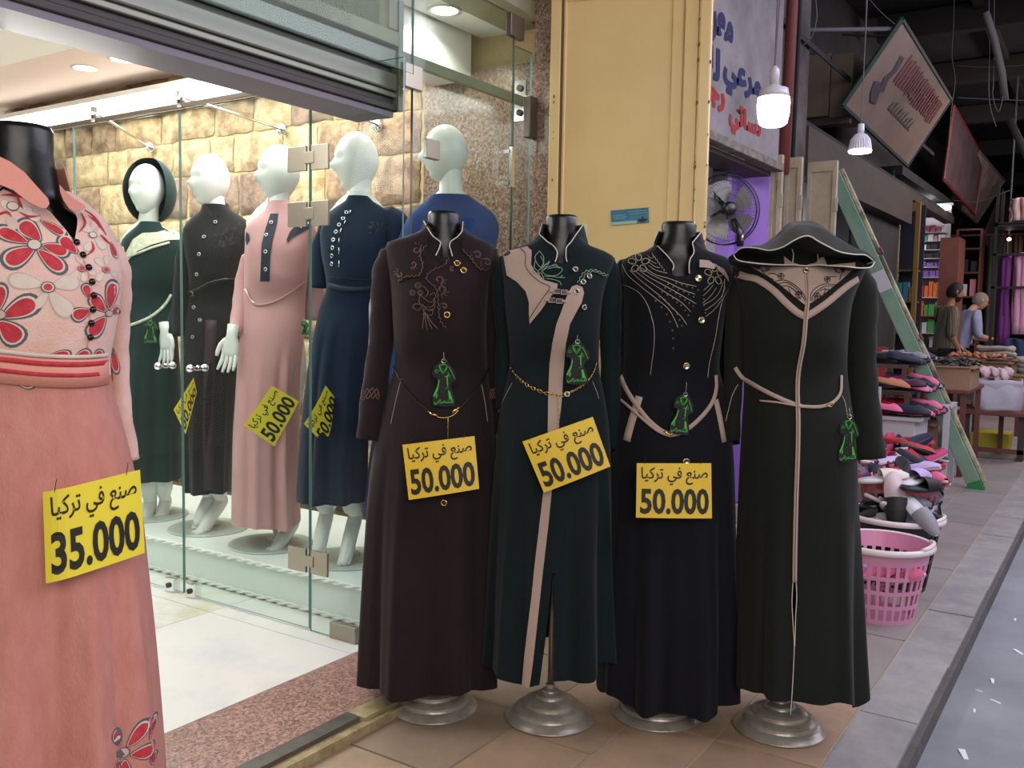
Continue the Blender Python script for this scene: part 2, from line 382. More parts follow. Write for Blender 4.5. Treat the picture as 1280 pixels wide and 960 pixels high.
# ------------------------------------------------------------------ glass fronts
def pane(parent, o, u, v, t, name='pane', m=None, edge=None):
    """glass slab: corner o, edge vectors u (length) and v (height), thickness vector t"""
    o, u, v, t = map(Vector, (o, u, v, t)); m = m or M_glass; edge = edge or M_gedge
    g = MB(); g.mi = 0
    c = [o, o + u, o + u + v, o + v]; d = [p + t for p in c]
    g.add(c + d, [(0, 1, 2, 3), (7, 6, 5, 4)]); g.mi = 1
    g.add(c + d, [(0, 4, 5, 1), (1, 5, 6, 2), (2, 6, 7, 3), (3, 7, 4, 0)])
    return g.build(name, [m, edge], parent)
def fitting(parent, x0, x1, y0, y1, z0, z1, m=None, name='patch_fitting'):
    return MB().box(x0, x1, y0, y1, z0, z1).build(name, m or M_chrome, parent, bevel=.003)
XG = 2.42
# leaf doors of the display case
def case_door(name, label, y0, y1, knob_y, lock_y, rim_y):
    t = thing(name, label, 'glass door', (XG, y0, .04))
    pane(t, (0, 0, .008), (0, y1 - y0, 0), (0, 0, 2.0), (.008, 0, 0))
    k = MB()
    prof = [(.001, -.05), (.013, -.046), (.017, -.036), (.013, -.026), (.007, -.018), (.012, -.004), (.012, .004), (.007, .018), (.013, .026), (.017, .036), (.013, .046), (.001, .05)]
    k.lathe(prof, 14, (0.004, knob_y - y0, .965), Matrix.Rotation(PI/2, 4, 'Y')); k.build('knob', M_chromeb, t, smooth=True)
    l = fitting(t, -.014, .022, lock_y - y0 - .03, lock_y - y0 + .03, .0, .06, M_chromeb, 'lock')
    MB().lathe([(.001, -.012), (.011, -.010), (.012, 0), (.001, 0)], 12, (-.012, lock_y - y0, .03), Matrix.Rotation(PI/2, 4, 'Y')).build('keyhole', M_track, l)
    return t
d1 = case_door('glass_case_door', 'frameless glass case door in front of the pink dress, hinged at its right edge', 2.505, 3.245, 3.15, 3.19, 0)
d2 = case_door('glass_case_door', 'frameless glass case door in front of the hooded green dress, further inside', 3.252, 4.0, 3.36, 3.33, 0)
fx = thing('glass_side_panel', 'fixed narrow glass panel of the display case behind the brown abaya', 'glass panel', (XG, 2.06, .04))
pane(fx, (0, 0, .002), (0, .438, 0), (0, 0, 2.06), (.008, 0, 0))
for z in (.27, 1.56, 1.76):
    h = MB().box(-.010, .0, .34, .425, z - .045, z + .045).box(-.012, .0, .45, .545, z - .045, z + .045).box(-.014, 0, .41, .46, z - .02, z + .022)
    h.build('hinge', M_chrome, fx, bevel=.002)
fitting(fx, -.008, .018, .20, .33, .0, .06)
# second fixed panel beyond the doors
fx2 = thing('glass_inner_panel', 'fixed glass panel of the display case deepest inside the shop', 'glass panel', (XG, 4.006, .04))
pane(fx2, (0, 0, .002), (0, 1.6, 0), (0, 0, 2.03), (.008, 0, 0))
# top rail with stand-off arms
rail = thing('glass_support_rail', 'slim steel rail along the top of the glass case with arms to the wall', 'rail', (XG, 2.5, 2.06))
MB().box(-.004, .012, 0.1, 3.2, .0, .016).build('rail', M_steel_d, rail)
for (ya, yb, zb) in ((.2, .6, .10), (.74, 1.27, .14), (1.34, 2.4, .14)):
    MB().tube([(.004, ya, .01), (.004, ya, .045), (1.03, yb, zb)], .007, 8).build('arm', M_chromeb, rail, smooth=True)
    MB().lathe([(.001, -.03), (.016, -.03), (.018, 0), (.016, .035), (.001, .035)], 12, (.004, ya, .03)).build('clamp', M_chromeb, rail, smooth=True)
    MB().lathe([(.001, -.01), (.03, -.01), (.03, .01), (.001, .01)], 12, (1.03, yb, zb), Matrix.Rotation(PI/2, 4, 'Y')).build('wall_flange', M_chromeb, rail, smooth=True)
# front glazing, facing the pavement
fr = thing('glass_front_panel', 'tall glass panel of the shop front between the display and the pavement', 'glass panel', (2.555, 2.13, .04))
pane(fr, (0, 0, 0), (.64, 0, 0), (0, 0, 2.42), (0, .010, 0), m=M_glass_tall, edge=M_gedged)
fitting(fr, -.05, .045, -.008, .018, 1.99, 2.075)
fitting(fr, .60, .70, -.008, .018, 2.33, 2.42, M_steel_d)
fitting(fr, .075, .15, -.006, .016, 1.765, 1.835)
dr = thing('glass_front_door', 'narrow glass door edge beside the granite wall with a steel handle', 'glass door', (3.20, 2.13, .04))
pane(dr, (0, 0, 0), (.13, 0, 0), (0, 0, 2.30), (0, .010, 0), m=M_glass_tall)
fitting(dr, .10, .16, -.012, .022, 1.95, 2.12, M_steel_d)
MB().box(-.07, -.05, -.04, -.025, 1.72, 1.88).box(-.07, -.05, -.03, 0.002, 1.73, 1.745).box(-.07, -.05, -.03, 0.002, 1.855, 1.87).build('handle', M_chromeb, dr)
ov = thing('glass_over_panel', 'reflecting glass over-panel in front of the shutter housing', 'glass panel', (.9, 2.12, 2.08))
pane(ov, (0, 0, 0), (1.645, 0, 0), (0, 0, .8), (0, .010, 0))

# ------------------------------------------------------------------ display pedestal
pd = thing('display_pedestal', 'low glossy white pedestal with braided trim under the indoor mannequins', 'pedestal', (2.58, 2.3, .04))
MB().box(0, .86, 0.0, 3.9, 0.0, .15).build('plinth', M_whitegl, pd)
def braid(y0, y1, z, name='rope_trim'):
    m = MB(); n = int((y1 - y0) / .018)
    for ph in (0, PI):
        pts = [(-.008 + .006 * math.cos(i * .9 + ph), y0 + (y1 - y0) * i / n, z + .006 * math.sin(i * .9 + ph)) for i in range(n + 1)]
        m.tube(pts, .0065, 5)
    return m.build(name, M_rope, pd, smooth=True)
braid(0, 3.9, .146); braid(0, 3.9, .010)

# ------------------------------------------------------------------ recessed downlight and spots
M_lamp = mat('lamp_white', '#ffffff', emit=14.0)
def downlight(name, label, x, y, z, r=.055, e=8, lampmat=None, grp=None):
    t = thing(name, label, 'ceiling light', (x, y, z), group=grp)
    MB().lathe([(r, .0), (r * 1.3, -.004), (r * 1.3, .001), (r, .004)], 28).build('rim', M_plaster, t, smooth=True)
    MB().lathe([(.001, -.002), (r * .97, -.002), (r * .97, .002), (.001, .002)], 28).build('lens', lampmat or M_lamp, t)
    l = bpy.data.lights.new('downlight_lamp', 'SPOT'); l.energy = e; l.spot_size = 2.4; l.shadow_soft_size = r; l.color = (1, .93, .8)
    o = bpy.data.objects.new('downlight_lamp', l); COL.objects.link(o); o.parent = t; o.location = (0, 0, -.02)
downlight('recessed_downlight', 'round white recessed downlight above the blue dressed mannequin', 3.10, 2.42, 2.497, e=12)
for i, (x, y) in enumerate(((3.1, 3.1), (3.1, 3.45), (3.1, 4.65), (3.1, 5.0))):
    downlight('recessed_downlight', ('round recessed downlight above the navy dressed mannequin', 'round recessed downlight above the dusty rose dress', 'round recessed downlight above the hooded mannequin', 'round recessed downlight deepest in the display ceiling')[i], x, y, 2.598, e=18, grp='downlights over the indoor mannequins')
# swivelling spot head fixed under the bulkhead
sp = thing('spot_head', 'white swivelling spot head hanging below the display bulkhead', 'spot light', (3.1, 2.62, 2.28))
MB().lathe([(.001, .0), (.03, .0), (.03, .02), (.001, .02)], 20).build('mount', M_white, sp)
hm = Matrix.Translation((-.03, -.02, -.05)) @ Matrix.Rotation(math.radians(58), 4, 'Y')
MB().lathe([(.001, -.05), (.03, -.045), (.042, -.02), (.045, .03), (.04, .032), (.001, .025)], 24, mtx=hm).build('head', M_white, sp, smooth=True)
MB().lathe([(.001, -.056), (.026, -.053), (.026, -.047), (.001, -.047)], 20, mtx=hm).build('lens', mat('spot_lens', '#f4f0ff', emit=3), sp)

# added glow panels, put in for the glare inside the doorway
gp_ = thing('added_glare_panel', 'square white glow panel added for glare just inside the shop entrance', 'ceiling light', (2.28, 3.05, 2.49))
MB().box(-.28, .28, -.28, .28, 0, .012).build('frame', M_plaster, gp_); MB().box(-.26, .26, -.26, .26, -.004, .0).build('panel', mat('panel_glow', '#fffdfa', emit=9), gp_)
gp2 = thing('added_glare_panel', 'white glow panel added for glare above the indoor mannequins', 'ceiling light', (3.05, 4.05, 2.585))  # second added panel, a glow source for the display glare
MB().box(-.28, .28, -.4, .4, 0, .012).build('frame', M_plaster, gp2); MB().box(-.26, .26, -.38, .38, -.004, .0).build('panel', MATS['panel_glow'], gp2)

cs = thing('added_glare_strip', 'white glow strip added for glare along the top of the sandstone wall', 'added glow', (3.36, 2.95, 2.40))  # added emissive strip, makes the glare and lights the wall top
MB().box(0, .09, 0, 3.5, .10, .13).box(.09, .105, 0, 3.5, 0, .13).build('channel', M_plaster, cs); MB().box(.0, .088, 0.01, 3.49, .04, .098).build('diffuser', mat('strip_glow', '#fffaf2', emit=7), cs)

# ------------------------------------------------------------------ yellow folding door leaf standing open towards the street
yl = thing('yellow_door_leaf', 'tall glossy yellow wooden door leaf standing open beside the shop', 'door leaf', (3.335, 2.04, 0.0), -72)
LW = .60
yl_b = MB().box(0, LW, -.004, .03, .02, 2.75); yl_b.build('panel', M_yellow, yl)
for nm, x0, x1, z0, z1, y in (('stile', 0, .045, .01, 2.8, -.022), ('stile', LW - .055, LW, .01, 2.8, -.022), ('rail', .045, LW - .055, 2.555, 2.62, -.022), ('rail', .045, LW - .055, .01, .14, -.022)):
    MB().box(x0, x1, y, .04, z0, z1).build(nm, M_yellow, yl, bevel=.004)
# inner moulding
for x0, x1, z0, z1 in ((.052, .066, .14, 2.55), (LW - .105, LW - .062, .14, 2.55), (.066, LW - .105, 2.53, 2.55)):
    MB().box(x0, x1, -.012, .0, z0, z1).build('moulding', M_yellow, yl, bevel=.004)
MB().box(LW + .002, LW + .052, -.035, .03, .01, 2.8).build('folded_stile', M_yellow, yl, bevel=.008)
MB().box(.048, .051, -.0225, .0, .14, 2.55).box(LW - .0545, LW - .0515, -.02, .0, .14, 2.6).build('gap_line', M_chip, yl)
ch = MB()
for k in range(26):
    z = random.uniform(1.3, 2.6); x = random.choice((LW + .05, LW + .004, .02)); s = random.uniform(.002, .006)
    ch.box(x - s * .6, x + s * .6, -.0365 if x > LW else -.0235, -.03 if x > LW else -.02, z, z + s * 2.5)
ch.build('paint_chips', M_chip, yl)['kind'] = 'stuff'
bt = MB().box(.09, .12, -.05, -.02, 2.60, 2.66).box(.095, .112, -.06, -.03, 2.55, 2.62); bt.build('latch', mat('blue_grey_metal', '#5d7078', .5, .4), yl)

def card(parent, w, h, m, name='card', t=.0012, bevel=0): return MB().box(0, w, -t, 0, 0, h).build(name, m, parent)
# business card sticker
def printed(name, label, cat, loc, rz, w, h, base, items, tilt=0):
    t = thing(name, label, cat, loc, rz); t.rotation_euler = (0, math.radians(tilt), math.radians(rz))
    card(t, w, h, base)
    for (nm, m, kind, a) in items:
        g = MB()
        if kind == 'rects':
            for (x0, x1, z0, z1) in a: g.box(x0 * w, x1 * w, -.0022, -.0010, z0 * h, z1 * h)
        elif kind == 'poly':
            for i, poly in enumerate(a): 
                n = len(poly); g.add([(x * w, -.0022 - i*.0002, z * h) for x, z in poly], [tuple(range(n))])
        g.build(nm, m, t)
    return t
dl = Vector((math.cos(math.radians(-72)), math.sin(math.radians(-72)), 0)); nl = Vector((-dl.y, dl.x, 0))
def on_leaf(s, z): p = Vector((3.335, 2.04, 0)) + dl * s - nl * .0065; return (p.x, p.y, z)
printed('business_card', 'blue business card sticker with a dark boat on the yellow leaf', 'card', on_leaf(.27, 1.618), -72, .155, .062, mat('card_blue', '#24627d', .4, col2='#3f7f96', cscale=20), [
    ('print_strip', mat('card_pale', '#9fb9a8', .5), 'rects', [(0, .68, .02, .22)]),
    ('print_lines', mat('card_sky', '#7ea6ba', .5), 'rects', [(.05, .4, .62, .66), (.08, .42, .5, .54), (.45, .95, .8, .83), (.5, .95, .66, .69), (.1, .38, .38, .42)]),
    ('print_boat', mat('card_dark', '#161c20', .5), 'poly', [[(.68, .28), (.97, .28), (.92, .12), (.84, .07), (.76, .09)], [(.8, .28), (.84, .48), (.88, .28)]])], tilt=-4)
printed('paper_label', 'small white printed paper label low on the yellow leaf', 'label', on_leaf(.092, 1.565), -72, .078, .062, mat('label_paper', '#d9d3b4', .7), [
    ('print_band', mat('label_green', '#c5c48a', .6), 'rects', [(.08, .92, .5, .72)]),
    ('print_lines', mat('label_ink', '#77725c', .6), 'rects', [(.2, .8, .88, .91), (.3, .7, .6, .63), (.06, .94, .42, .45), (.08, .92, .33, .36), (.4, .65, .17, .2), (.1, .9, .73, .745)])], tilt=0)

# ------------------------------------------------------------------ garments
def spow(x, e): return math.copysign(abs(x) ** e, x)
def inpoly(x, z, poly):
    c = False; n = len(poly); j = n - 1
    for i in range(n):
        xi, zi = poly[i]; xj, zj = poly[j]
        if (zi > z) != (zj > z) and x < (xj - xi) * (z - zi) / (zj - zi + 1e-12) + xi: c = not c
        j = i
    return c
def near_on(poly, x, z):
    best = None
    for i in range(len(poly)):
        x0, z0 = poly[i]; x1, z1 = poly[(i + 1) % len(poly)]
        dx, dz = x1 - x0, z1 - z0; L2 = dx*dx + dz*dz + 1e-12
        t = max(0, min(1, ((x - x0) * dx + (z - z0) * dz) / L2)); qx, qz = x0 + dx*t, z0 + dz*t
        d = math.hypot(x - qx, z - qz)
        if best is None or d < best[0]: best = (d, qx, qz)
    return best
class Garment:
    """loft of superellipse rings. rows: (z, x_left, x_right) from bottom to top; dep: (z, front, back)
    folds: (angle deg, width deg, amplitude, z where it starts)"""
    def __init__(s, rows, dep, folds=(), hem=None, ncol=168, nrow=96, expo=0.85, cuts=(), back_off=0.0, zclose=None):
        rows = sorted(rows); s.rows = rows; s.cuts = cuts
        z0, z1 = rows[0][0], rows[-1][0]
        s.V = []
        for j in range(nrow + 1):
            z = lerp(z0, z1, j / nrow)
            xl = interp(rows, z, 1); xr = interp(rows, z, 2); cx = (xl + xr) / 2; hw = (xr - xl) / 2
            df = interp(dep, z, 1); db = interp(dep, z, 2); ring = []
            for i in range(ncol):
                th = 2 * PI * i / ncol - PI / 2 + PI   # column 0 at the back
                a = math.degrees(th) % 360
                c, sn = math.cos(th), math.sin(th)
                x = spow(c, expo) * hw; y = spow(sn, expo) * (df if sn < 0 else db)
                k = 0
                for (fa, fw, am, zt) in folds:
                    if z < zt:
                        d = (a - fa + 180) % 360 - 180
                        k += 1.25 * am * math.exp(-(d / (fw * .8)) ** 2) * min(1, (zt - z) / max(zt - z0, .01)) ** 0.8
                n = Vector((c, sn)); 
                zz = z
                if hem: zz = z + hem(a) * max(0, 1 - (z - z0) / 0.35) ** 1.5
                ring.append(Vector((cx + x + n.x * k, y + n.y * k, zz)))
            s.V.append(ring)
        s.nc = ncol; s.nr = nrow; s.z0 = z0; s.z1 = z1
        s.front = range(int(ncol * .22), int(ncol * .78))
        for poly in cuts:
            cell = (z1 - z0) / nrow
            for ring in s.V:
                for i in s.front:
                    p = ring[i]; d, qx, qz = near_on(poly, p.x, p.z)
                    if d < cell * 0.55: p.x = qx; p.z = qz
    def y(s, x, z):
        """front surface depth at (x, z)"""
        j = (z - s.z0) / (s.z1 - s.z0) * s.nr; j = max(0, min(s.nr - 1e-6, j)); a = int(j); t = j - a
        best = 0.0; bd = 9; by = 0; R0, R1 = s.V[a], s.V[min(a + 1, s.nr)]; prev = None
        for i in s.front:
            px = lerp(R0[i].x, R1[i].x, t); py = lerp(R0[i].y, R1[i].y, t)
            if abs(px - x) < bd: bd = abs(px - x); by = py
            if prev and (prev[0] - x) * (px - x) <= 0:
                k = (x - prev[0]) / (px - prev[0] + 1e-12); best = min(best, lerp(prev[1], py, k))
            prev = (px, py)
        return best if best < 0 else by
    def p(s, x, z, off=0.003): return Vector((x, s.y(x, z) - off, z))
    def normal(s, x, z, e=.008):
        a = s.p(x + e, z) - s.p(x - e, z); b = s.p(x, z + e) - s.p(x, z - e); n = a.cross(b).normalized()
        return n if n.y < 0 else -n
    def build(s, name, m, parent, split=None):
        g = MB(); n = s.nc
        vs = [p for r in s.V for p in r]; fs = []
        for j in range(s.nr):
            for i in range(n):
                a = j*n + i; b = j*n + (i+1) % n
                if s.cuts and i in s.front:
                    c = (vs[a] + vs[b] + vs[a+n] + vs[b+n]) / 4
                    if any(inpoly(c.x, c.z, q) for q in s.cuts): continue
                fs.append((a, b, b+n, a+n))
        g.add(vs, fs)
        if split is not None: g.m = [0 if sum(vs[i].z for i in f) / 4 > split else 1 for f in fs]
        o = g.build(name, m, parent, smooth=True)
        return o
    # --- things applied to the front surface
    def line(s, g, pts, r=.0014, off=.0015, sm=5, seg=5):
        pts = smooth_line(pts, sm) if sm else pts
        g.tube([s.p(x, z, off) for x, z in pts], r, seg); return g
    def patch(s, poly, off=.003, thick=.003, grid=.012, g=None):
        own = g is None; g = g or MB()
        xs = [p[0] for p in poly]; zs = [p[1] for p in poly]; pts = [Vector(p) for p in poly]
        # densify the outline
        bd = []
        for i in range(len(pts)):
            a, b = pts[i], pts[(i+1) % len(pts)]; k = max(1, int((b-a).length / grid))
            bd += [a.lerp(b, t / k) for t in range(k)]
        nb = len(bd); inner = []
        x = min(xs) + grid / 2
        while x < max(xs):
            z = min(zs) + grid / 2
            while z < max(zs):
                if inpoly(x, z, [tuple(p) for p in bd]) and near_on([tuple(p) for p in poly], x, z)[0] > grid * .35: inner.append(Vector((x, z)))
                z += grid
            x += grid
        v2, _, f2, *_ = delaunay_2d_cdt(bd + inner, [(i, (i+1) % nb) for i in range(nb)], [], 0, 1e-7)
        cl = [tuple(p) for p in bd]
        fs = []
        for f in f2:
            c = sum((v2[i] for i in f), Vector((0, 0))) / len(f)
            if inpoly(c.x, c.y, cl): fs.append(tuple(f))
        vs = [s.p(v.x, v.y, off) for v in v2]
        g.add(vs, fs)
        if thick:
            ring = [s.p(b.x, b.y, off) for b in bd]; back = [p + Vector((0, thick + .001, 0)) for p in ring]
            g.add(ring + back, [(i, (i+1) % nb, nb + (i+1) % nb, nb + i) for i in range(nb)])
        return g
    def strip(s, g, pts, w, off=.004, sm=5, lift=0.0):
        """flat band of width w along a line on the front"""
        pts = smooth_line(pts, sm) if sm else pts; L = []; Rr = []
        for i, (x, z) in enumerate(pts):
            a = pts[max(i-1, 0)]; b = pts[min(i+1, len(pts)-1)]; d = Vector((b[0]-a[0], b[1]-a[1])).normalized(); n = Vector((-d.y, d.x)) * (w if not callable(w) else w(i / (len(pts)-1))) / 2
            L.append(s.p(x + n.x, z + n.y, off)); Rr.append(s.p(x - n.x, z - n.y, off))
        k = len(pts); bk = Vector((0, .003, 0))
        g.add(L + Rr + [p + bk for p in L] + [p + bk for p in Rr],
              [(i, i+1, k+i+1, k+i) for i in range(k-1)] + [(2*k+i, 3*k+i, 3*k+i+1, 2*k+i+1) for i in range(k-1)] +
              [(i, 2*k+i, 2*k+i+1, i+1) for i in range(k-1)] + [(k+i, k+i+1, 3*k+i+1, 3*k+i) for i in range(k-1)] + [(0, k, 3*k, 2*k), (k-1, 3*k-1, 4*k-1, 2*k-1)])
        return g
    def back_band(s, g, xl_z, xr_z, w, off=.004):
        """carry a belt round the back from the left side to the right side"""
        pts = []
        n = 20
        for k in range(n + 1):
            t = k / n; z = lerp(xl_z, xr_z, t); j = int((z - s.z0) / (s.z1 - s.z0) * s.nr)
            i = int(lerp(s.nc * .24, -s.nc * .24, t)) % s.nc
            p = s.V[j][i]; d = Vector((p.x, p.y, 0)).normalized()
            pts.append(Vector((p.x, p.y, z)) + d * off)
        up = Vector((0, 0, w / 2)); k = len(pts)
        g.add([p + up for p in pts] + [p - up for p in pts], [(i, i+1, k+i+1, k+i) for i in range(k-1)])
        return g
def sleeve(name, m, parent, pts, radii, flat=0.8, seg=20, n=6):
    """pts: shoulder to cuff, radii in step; open cuff with a turned hem"""
    P = smooth_line([tuple(p) + (r,) for p, r in zip(pts, radii)], n)
    c = [Vector(p[:3]) for p in P]; r = [max(p[3], .002) for p in P]
    g = MB(); up = Vector((0, -1, 0)); rs = []
    for i, p in enumerate(c):
        t = (c[min(i+1, len(c)-1)] - c[max(i-1, 0)]).normalized(); side = t.cross(up).normalized(); u = side.cross(t).normalized()
        rs.append([p + side * math.cos(2*PI*k/seg) * r[i] * (1 + .05 * math.sin(i * 1.3 + k * .9)) + u * math.sin(2*PI*k/seg) * r[i] * flat for k in range(seg)])
    # rounded shoulder head
    hd = [[rs[0][k].lerp(c[0], .45) + (c[0] - c[1]).normalized() * r[0] * .35 for k in range(seg)]]
    inner = [[p.lerp(c[-1], .12) for p in rs[-1]], [p.lerp(c[-1], .14) + (c[-2] - c[-1]).normalized() * .05 for p in rs[-1]]]
    g.rings(hd + rs + inner, True, True)
    return g.build(name, m, parent, smooth=True), c, r
def button_mesh(key, rad, m, style='eyelet'):
    if key in GEO: return GEO[key]
    g = MB()
    if style == 'eyelet':   # bright rim, dark centre; local +z points outwards
        g.mi = 0; pr = [(rad*.55, 0), (rad*.6, rad*.35), (rad*.8, rad*.5), (rad, rad*.25), (rad, 0)]; g.lathe(pr, 18)
        g.mi = 1; g.lathe([(.0002, .0), (rad*.58, .0), (rad*.5, rad*.22), (.0002, rad*.3)], 14)
    elif style == 'flat':
        g.mi = 0; g.lathe([(.0002, 0), (rad, 0), (rad, rad*.22), (rad*.85, rad*.36), (rad*.75, rad*.24), (.0002, rad*.24)], 18)
        g.mi = 1
        for a in range(4): g.lathe([(.0001, rad*.25), (rad*.08, rad*.25), (rad*.08, rad*.28), (.0001, rad*.28)], 6, (rad*.25*math.cos(a*PI/2+.7), rad*.25*math.sin(a*PI/2+.7), 0))
    else:  # dome
        g.mi = 0; g.lathe([(.0002, 0), (rad*.9, 0), (rad, rad*.3), (rad*.8, rad*.75), (rad*.4, rad*1.0), (.0002, rad*1.05)], 14)
    me = bpy.data.meshes.new(key); me.from_pydata(g.v, [], g.f)
    for k in (m if isinstance(m, (list, tuple)) else [m]): me.materials.append(k)
    if isinstance(m, (list, tuple)): me.polygons.foreach_set('material_index', g.m)
    me.polygons.foreach_set('use_smooth', [True] * len(me.polygons)); GEO[key] = me; return me
def button(G, me, parent, x, z, off=.002, name='button'):
    n = G.normal(x, z); q = n.to_track_quat('Z', 'Y')
    o = bpy.data.objects.new(name, me); COL.objects.link(o); o.parent = parent; o.location = G.p(x, z, off); o.rotation_euler = q.to_euler(); return o

def collar(g_pip, name, m, parent, G, cx, zb, zt, rx, ry, open_l, open_r, cy=0.0, pips=None, mp=None):
    """stand collar: strip round the neck from the left front edge to the right front edge"""
    g = MB(); n = 40; a0 = math.radians(-90 - open_l); a1 = math.radians(-90 + open_r - 360)
    A = []; B = []
    for i in range(n + 1):
        t = i / n; a = lerp(a0, a1, t); fr = abs(2*t - 1) ** 3; dp = max(0, (abs(2*t - 1) - .70) / .30) ** 1.15
        zlow = zb - .018 * fr; 
        A.append(Vector((cx + (rx + .018) * math.cos(a), cy + (ry + .016) * math.sin(a), zlow))); B.append(Vector((cx + rx * math.cos(a), cy + (ry + .012 * dp) * math.sin(a), lerp(zt, zlow + .004, dp))))
    if pips:
        K = 9
        for side, pts in enumerate(pips):
            P = [G.p(x, z, .005) for x, z in smooth_line(pts, 6)]; i0 = K if side == 0 else n - K; b0 = B[i0].copy(); a_0 = A[i0].copy(); e = P[-1] + Vector((0, .004, -.004))
            P = [b0] + P
            for q in range(K + 1):
                i = q if side == 0 else n - q; t = 1 - q / K; f = t * (len(P) - 1); j = min(int(f), len(P) - 2)
                B[i] = P[j].lerp(P[j+1], f - j); A[i] = a_0.lerp(e, t ** .8); A[i].y = min(A[i].y, B[i].y + .004) if t > .5 else A[i].y
            gg = MB(); gg.tube([q_ + Vector((0, -.0015, 0)) for q_ in P], .0017, 6); gg.build('piping', mp, parent, smooth=True)
    k = n + 1; inn = [p * 1 + (Vector((cx, cy, p.z)) - p).normalized() * .004 for p in A + B]
    g.add(A + B + inn, [(i, i+1, k+i+1, k+i) for i in range(n)] + [(2*k+i, 3*k+i, 3*k+i+1, 2*k+i+1) for i in range(n)] + [(k+i, k+i+1, 3*k+i+1, 3*k+i) for i in range(n)] + [(0, k, 3*k, 2*k), (n, 2*k+n, 3*k+n, k+n)])
    return g.build(name, m, parent, smooth=True), A, B

# ------------------------------------------------------------------ dress forms on stands
M_form = mat('black_form_vinyl', '#131415', 0.35, bump=0.1, scale=30)
M_cast = mat('cast_silver_paint', '#b5afa6', 0.32, 0.45, bump=0.08, scale=60, col2='#9a948a', cscale=25)
FRAME = {1:(2.24,1.76,-56.5),2:(2.39,1.42,-56.5),3:(2.61,1.16,-56.5),4:(2.74,0.81,-56.5),5:(0.932,1.672,-29.5),6:(2.85,4.09,-38),7:(2.85,3.63,-40),8:(2.82,3.16,-42),9:(2.84,2.71,-48),10:(3.03,2.39,-56)}
def dress_form(k, label, ztop, group='dress forms on cast stands', dark=False, cxn=0.0, ly=0.0, base=True, neck=(.047, .05), torso_w=(.0, .0), zs=1.42):
    bx, by, a = FRAME[k]
    t = thing('dress_form', label, 'mannequin', (bx, by, 0), a, group)
    if base:
        MB().lathe([(.001, .0), (.136, .0), (.139, .003), (.138, .006), (.128, .014), (.119, .020), (.112, .023), (.110, .028), (.109, .034), (.100, .040), (.092, .043), (.0835, .045), (.082, .050), (.081, .056), (.072, .061), (.060, .065), (.046, .068), (.0445, .072), (.0435, .077), (.034, .082), (.027, .085), (.0255, .090), (.018, .094), (.015, .096), (.014, .108), (.001, .108)], 72).build('base', M_cast, t)
        MB().tube([(0, 0, .09), (cxn * .4, 0, .75)], .0085, 14).build('pole', M_chrome, t, smooth=True)
    g = MB(); prof = [(.72, .09, .075, .08), (.80, .135, .085, .10), (.90, .135, .09, .095), (1.02, .112, .08, .075), (1.09, .105, .075, .07), (1.18, .125, .10, .08), (1.28, .135, .10, .085), (1.36, .135, .075, .08), (1.42, .12, .06, .065), (1.45, .07, .05, .052), (1.47, neck[0] + .008, neck[1], .05), (1.50, neck[0], neck[1], .05), (ztop - .01, neck[0] * 1.02, neck[1], .052), (ztop, neck[0] * .93, neck[1] * .93, .048)]
    rs = []
    sc = zs / 1.42
    for (z, w, f, b) in prof:
        if z < ztop - .011: z = z * sc if z < 1.46 else lerp(1.46 * sc, ztop - .01, (z - 1.46) / .06)
        z = min(z, ztop)
        tt = max(0, min(1, z / 1.45))
        rs.append([Vector((cxn * tt + w * math.cos(2*PI*i/40), ly + (f if math.sin(2*PI*i/40) < 0 else b) * math.sin(2*PI*i/40), z)) for i in range(40)])
    g.rings(rs); g.build('torso', M_form, t, smooth=True)
    return t
def garment_root(k, name, label, cat='abaya', group=None, z=0.0):
    bx, by, a = FRAME[k]; return thing(name, label, cat, (bx, by, z), a, group)

M_pipe = mat('white_piping', '#cfc9bd', 0.6)
def fabric(name, c, c2=None, **k): 
    return mat(name, c, 0.85, bump=0.12, scale=300, col2=c2, cscale=3, sheen=0.08, spec=0.2, contrast=(.3, .7), **k)
M_brown = fabric('dark_brown_crepe', '#251a1d', '#1e1518'); M_green = fabric('bottle_green_crepe', '#0c1b1e', '#0a161b')
M_navy = fabric('midnight_crepe', '#0e0f18', '#0b0c13'); M_oliveb = fabric('blackish_olive_crepe', '#191c18', '#141713')
M_beige = fabric('beige_crepe', '#b29b90', '#a89187')
M_gold = mat('gold_metal', '#cfb068', .25, 1.0); M_ink = mat('black_enamel', '#0c0c0c', .25); M_silver = mat('antique_silver', '#c9c4b8', .3, .9)
M_thread_b = mat('bronze_thread', '#6e5347', .5, .2); M_thread_g = mat('sage_thread', '#7e9680', .6); M_thread_w = mat('silver_thread', '#b3ab9a', .45, .3)
M_bk = mat('black_thread', '#15161a', .7); M_darkbelt = mat('black_leather', '#1a1514', .35)

DEP = [(.05, .17, .17), (.5, .155, .15), (.85, .14, .13), (.95, .13, .12), (1.09, .098, .09), (1.2, .128, .1), (1.28, .128, .105), (1.38, .10, .10), (1.44, .075, .08), (1.475, .062, .062), (1.52, .055, .058)]

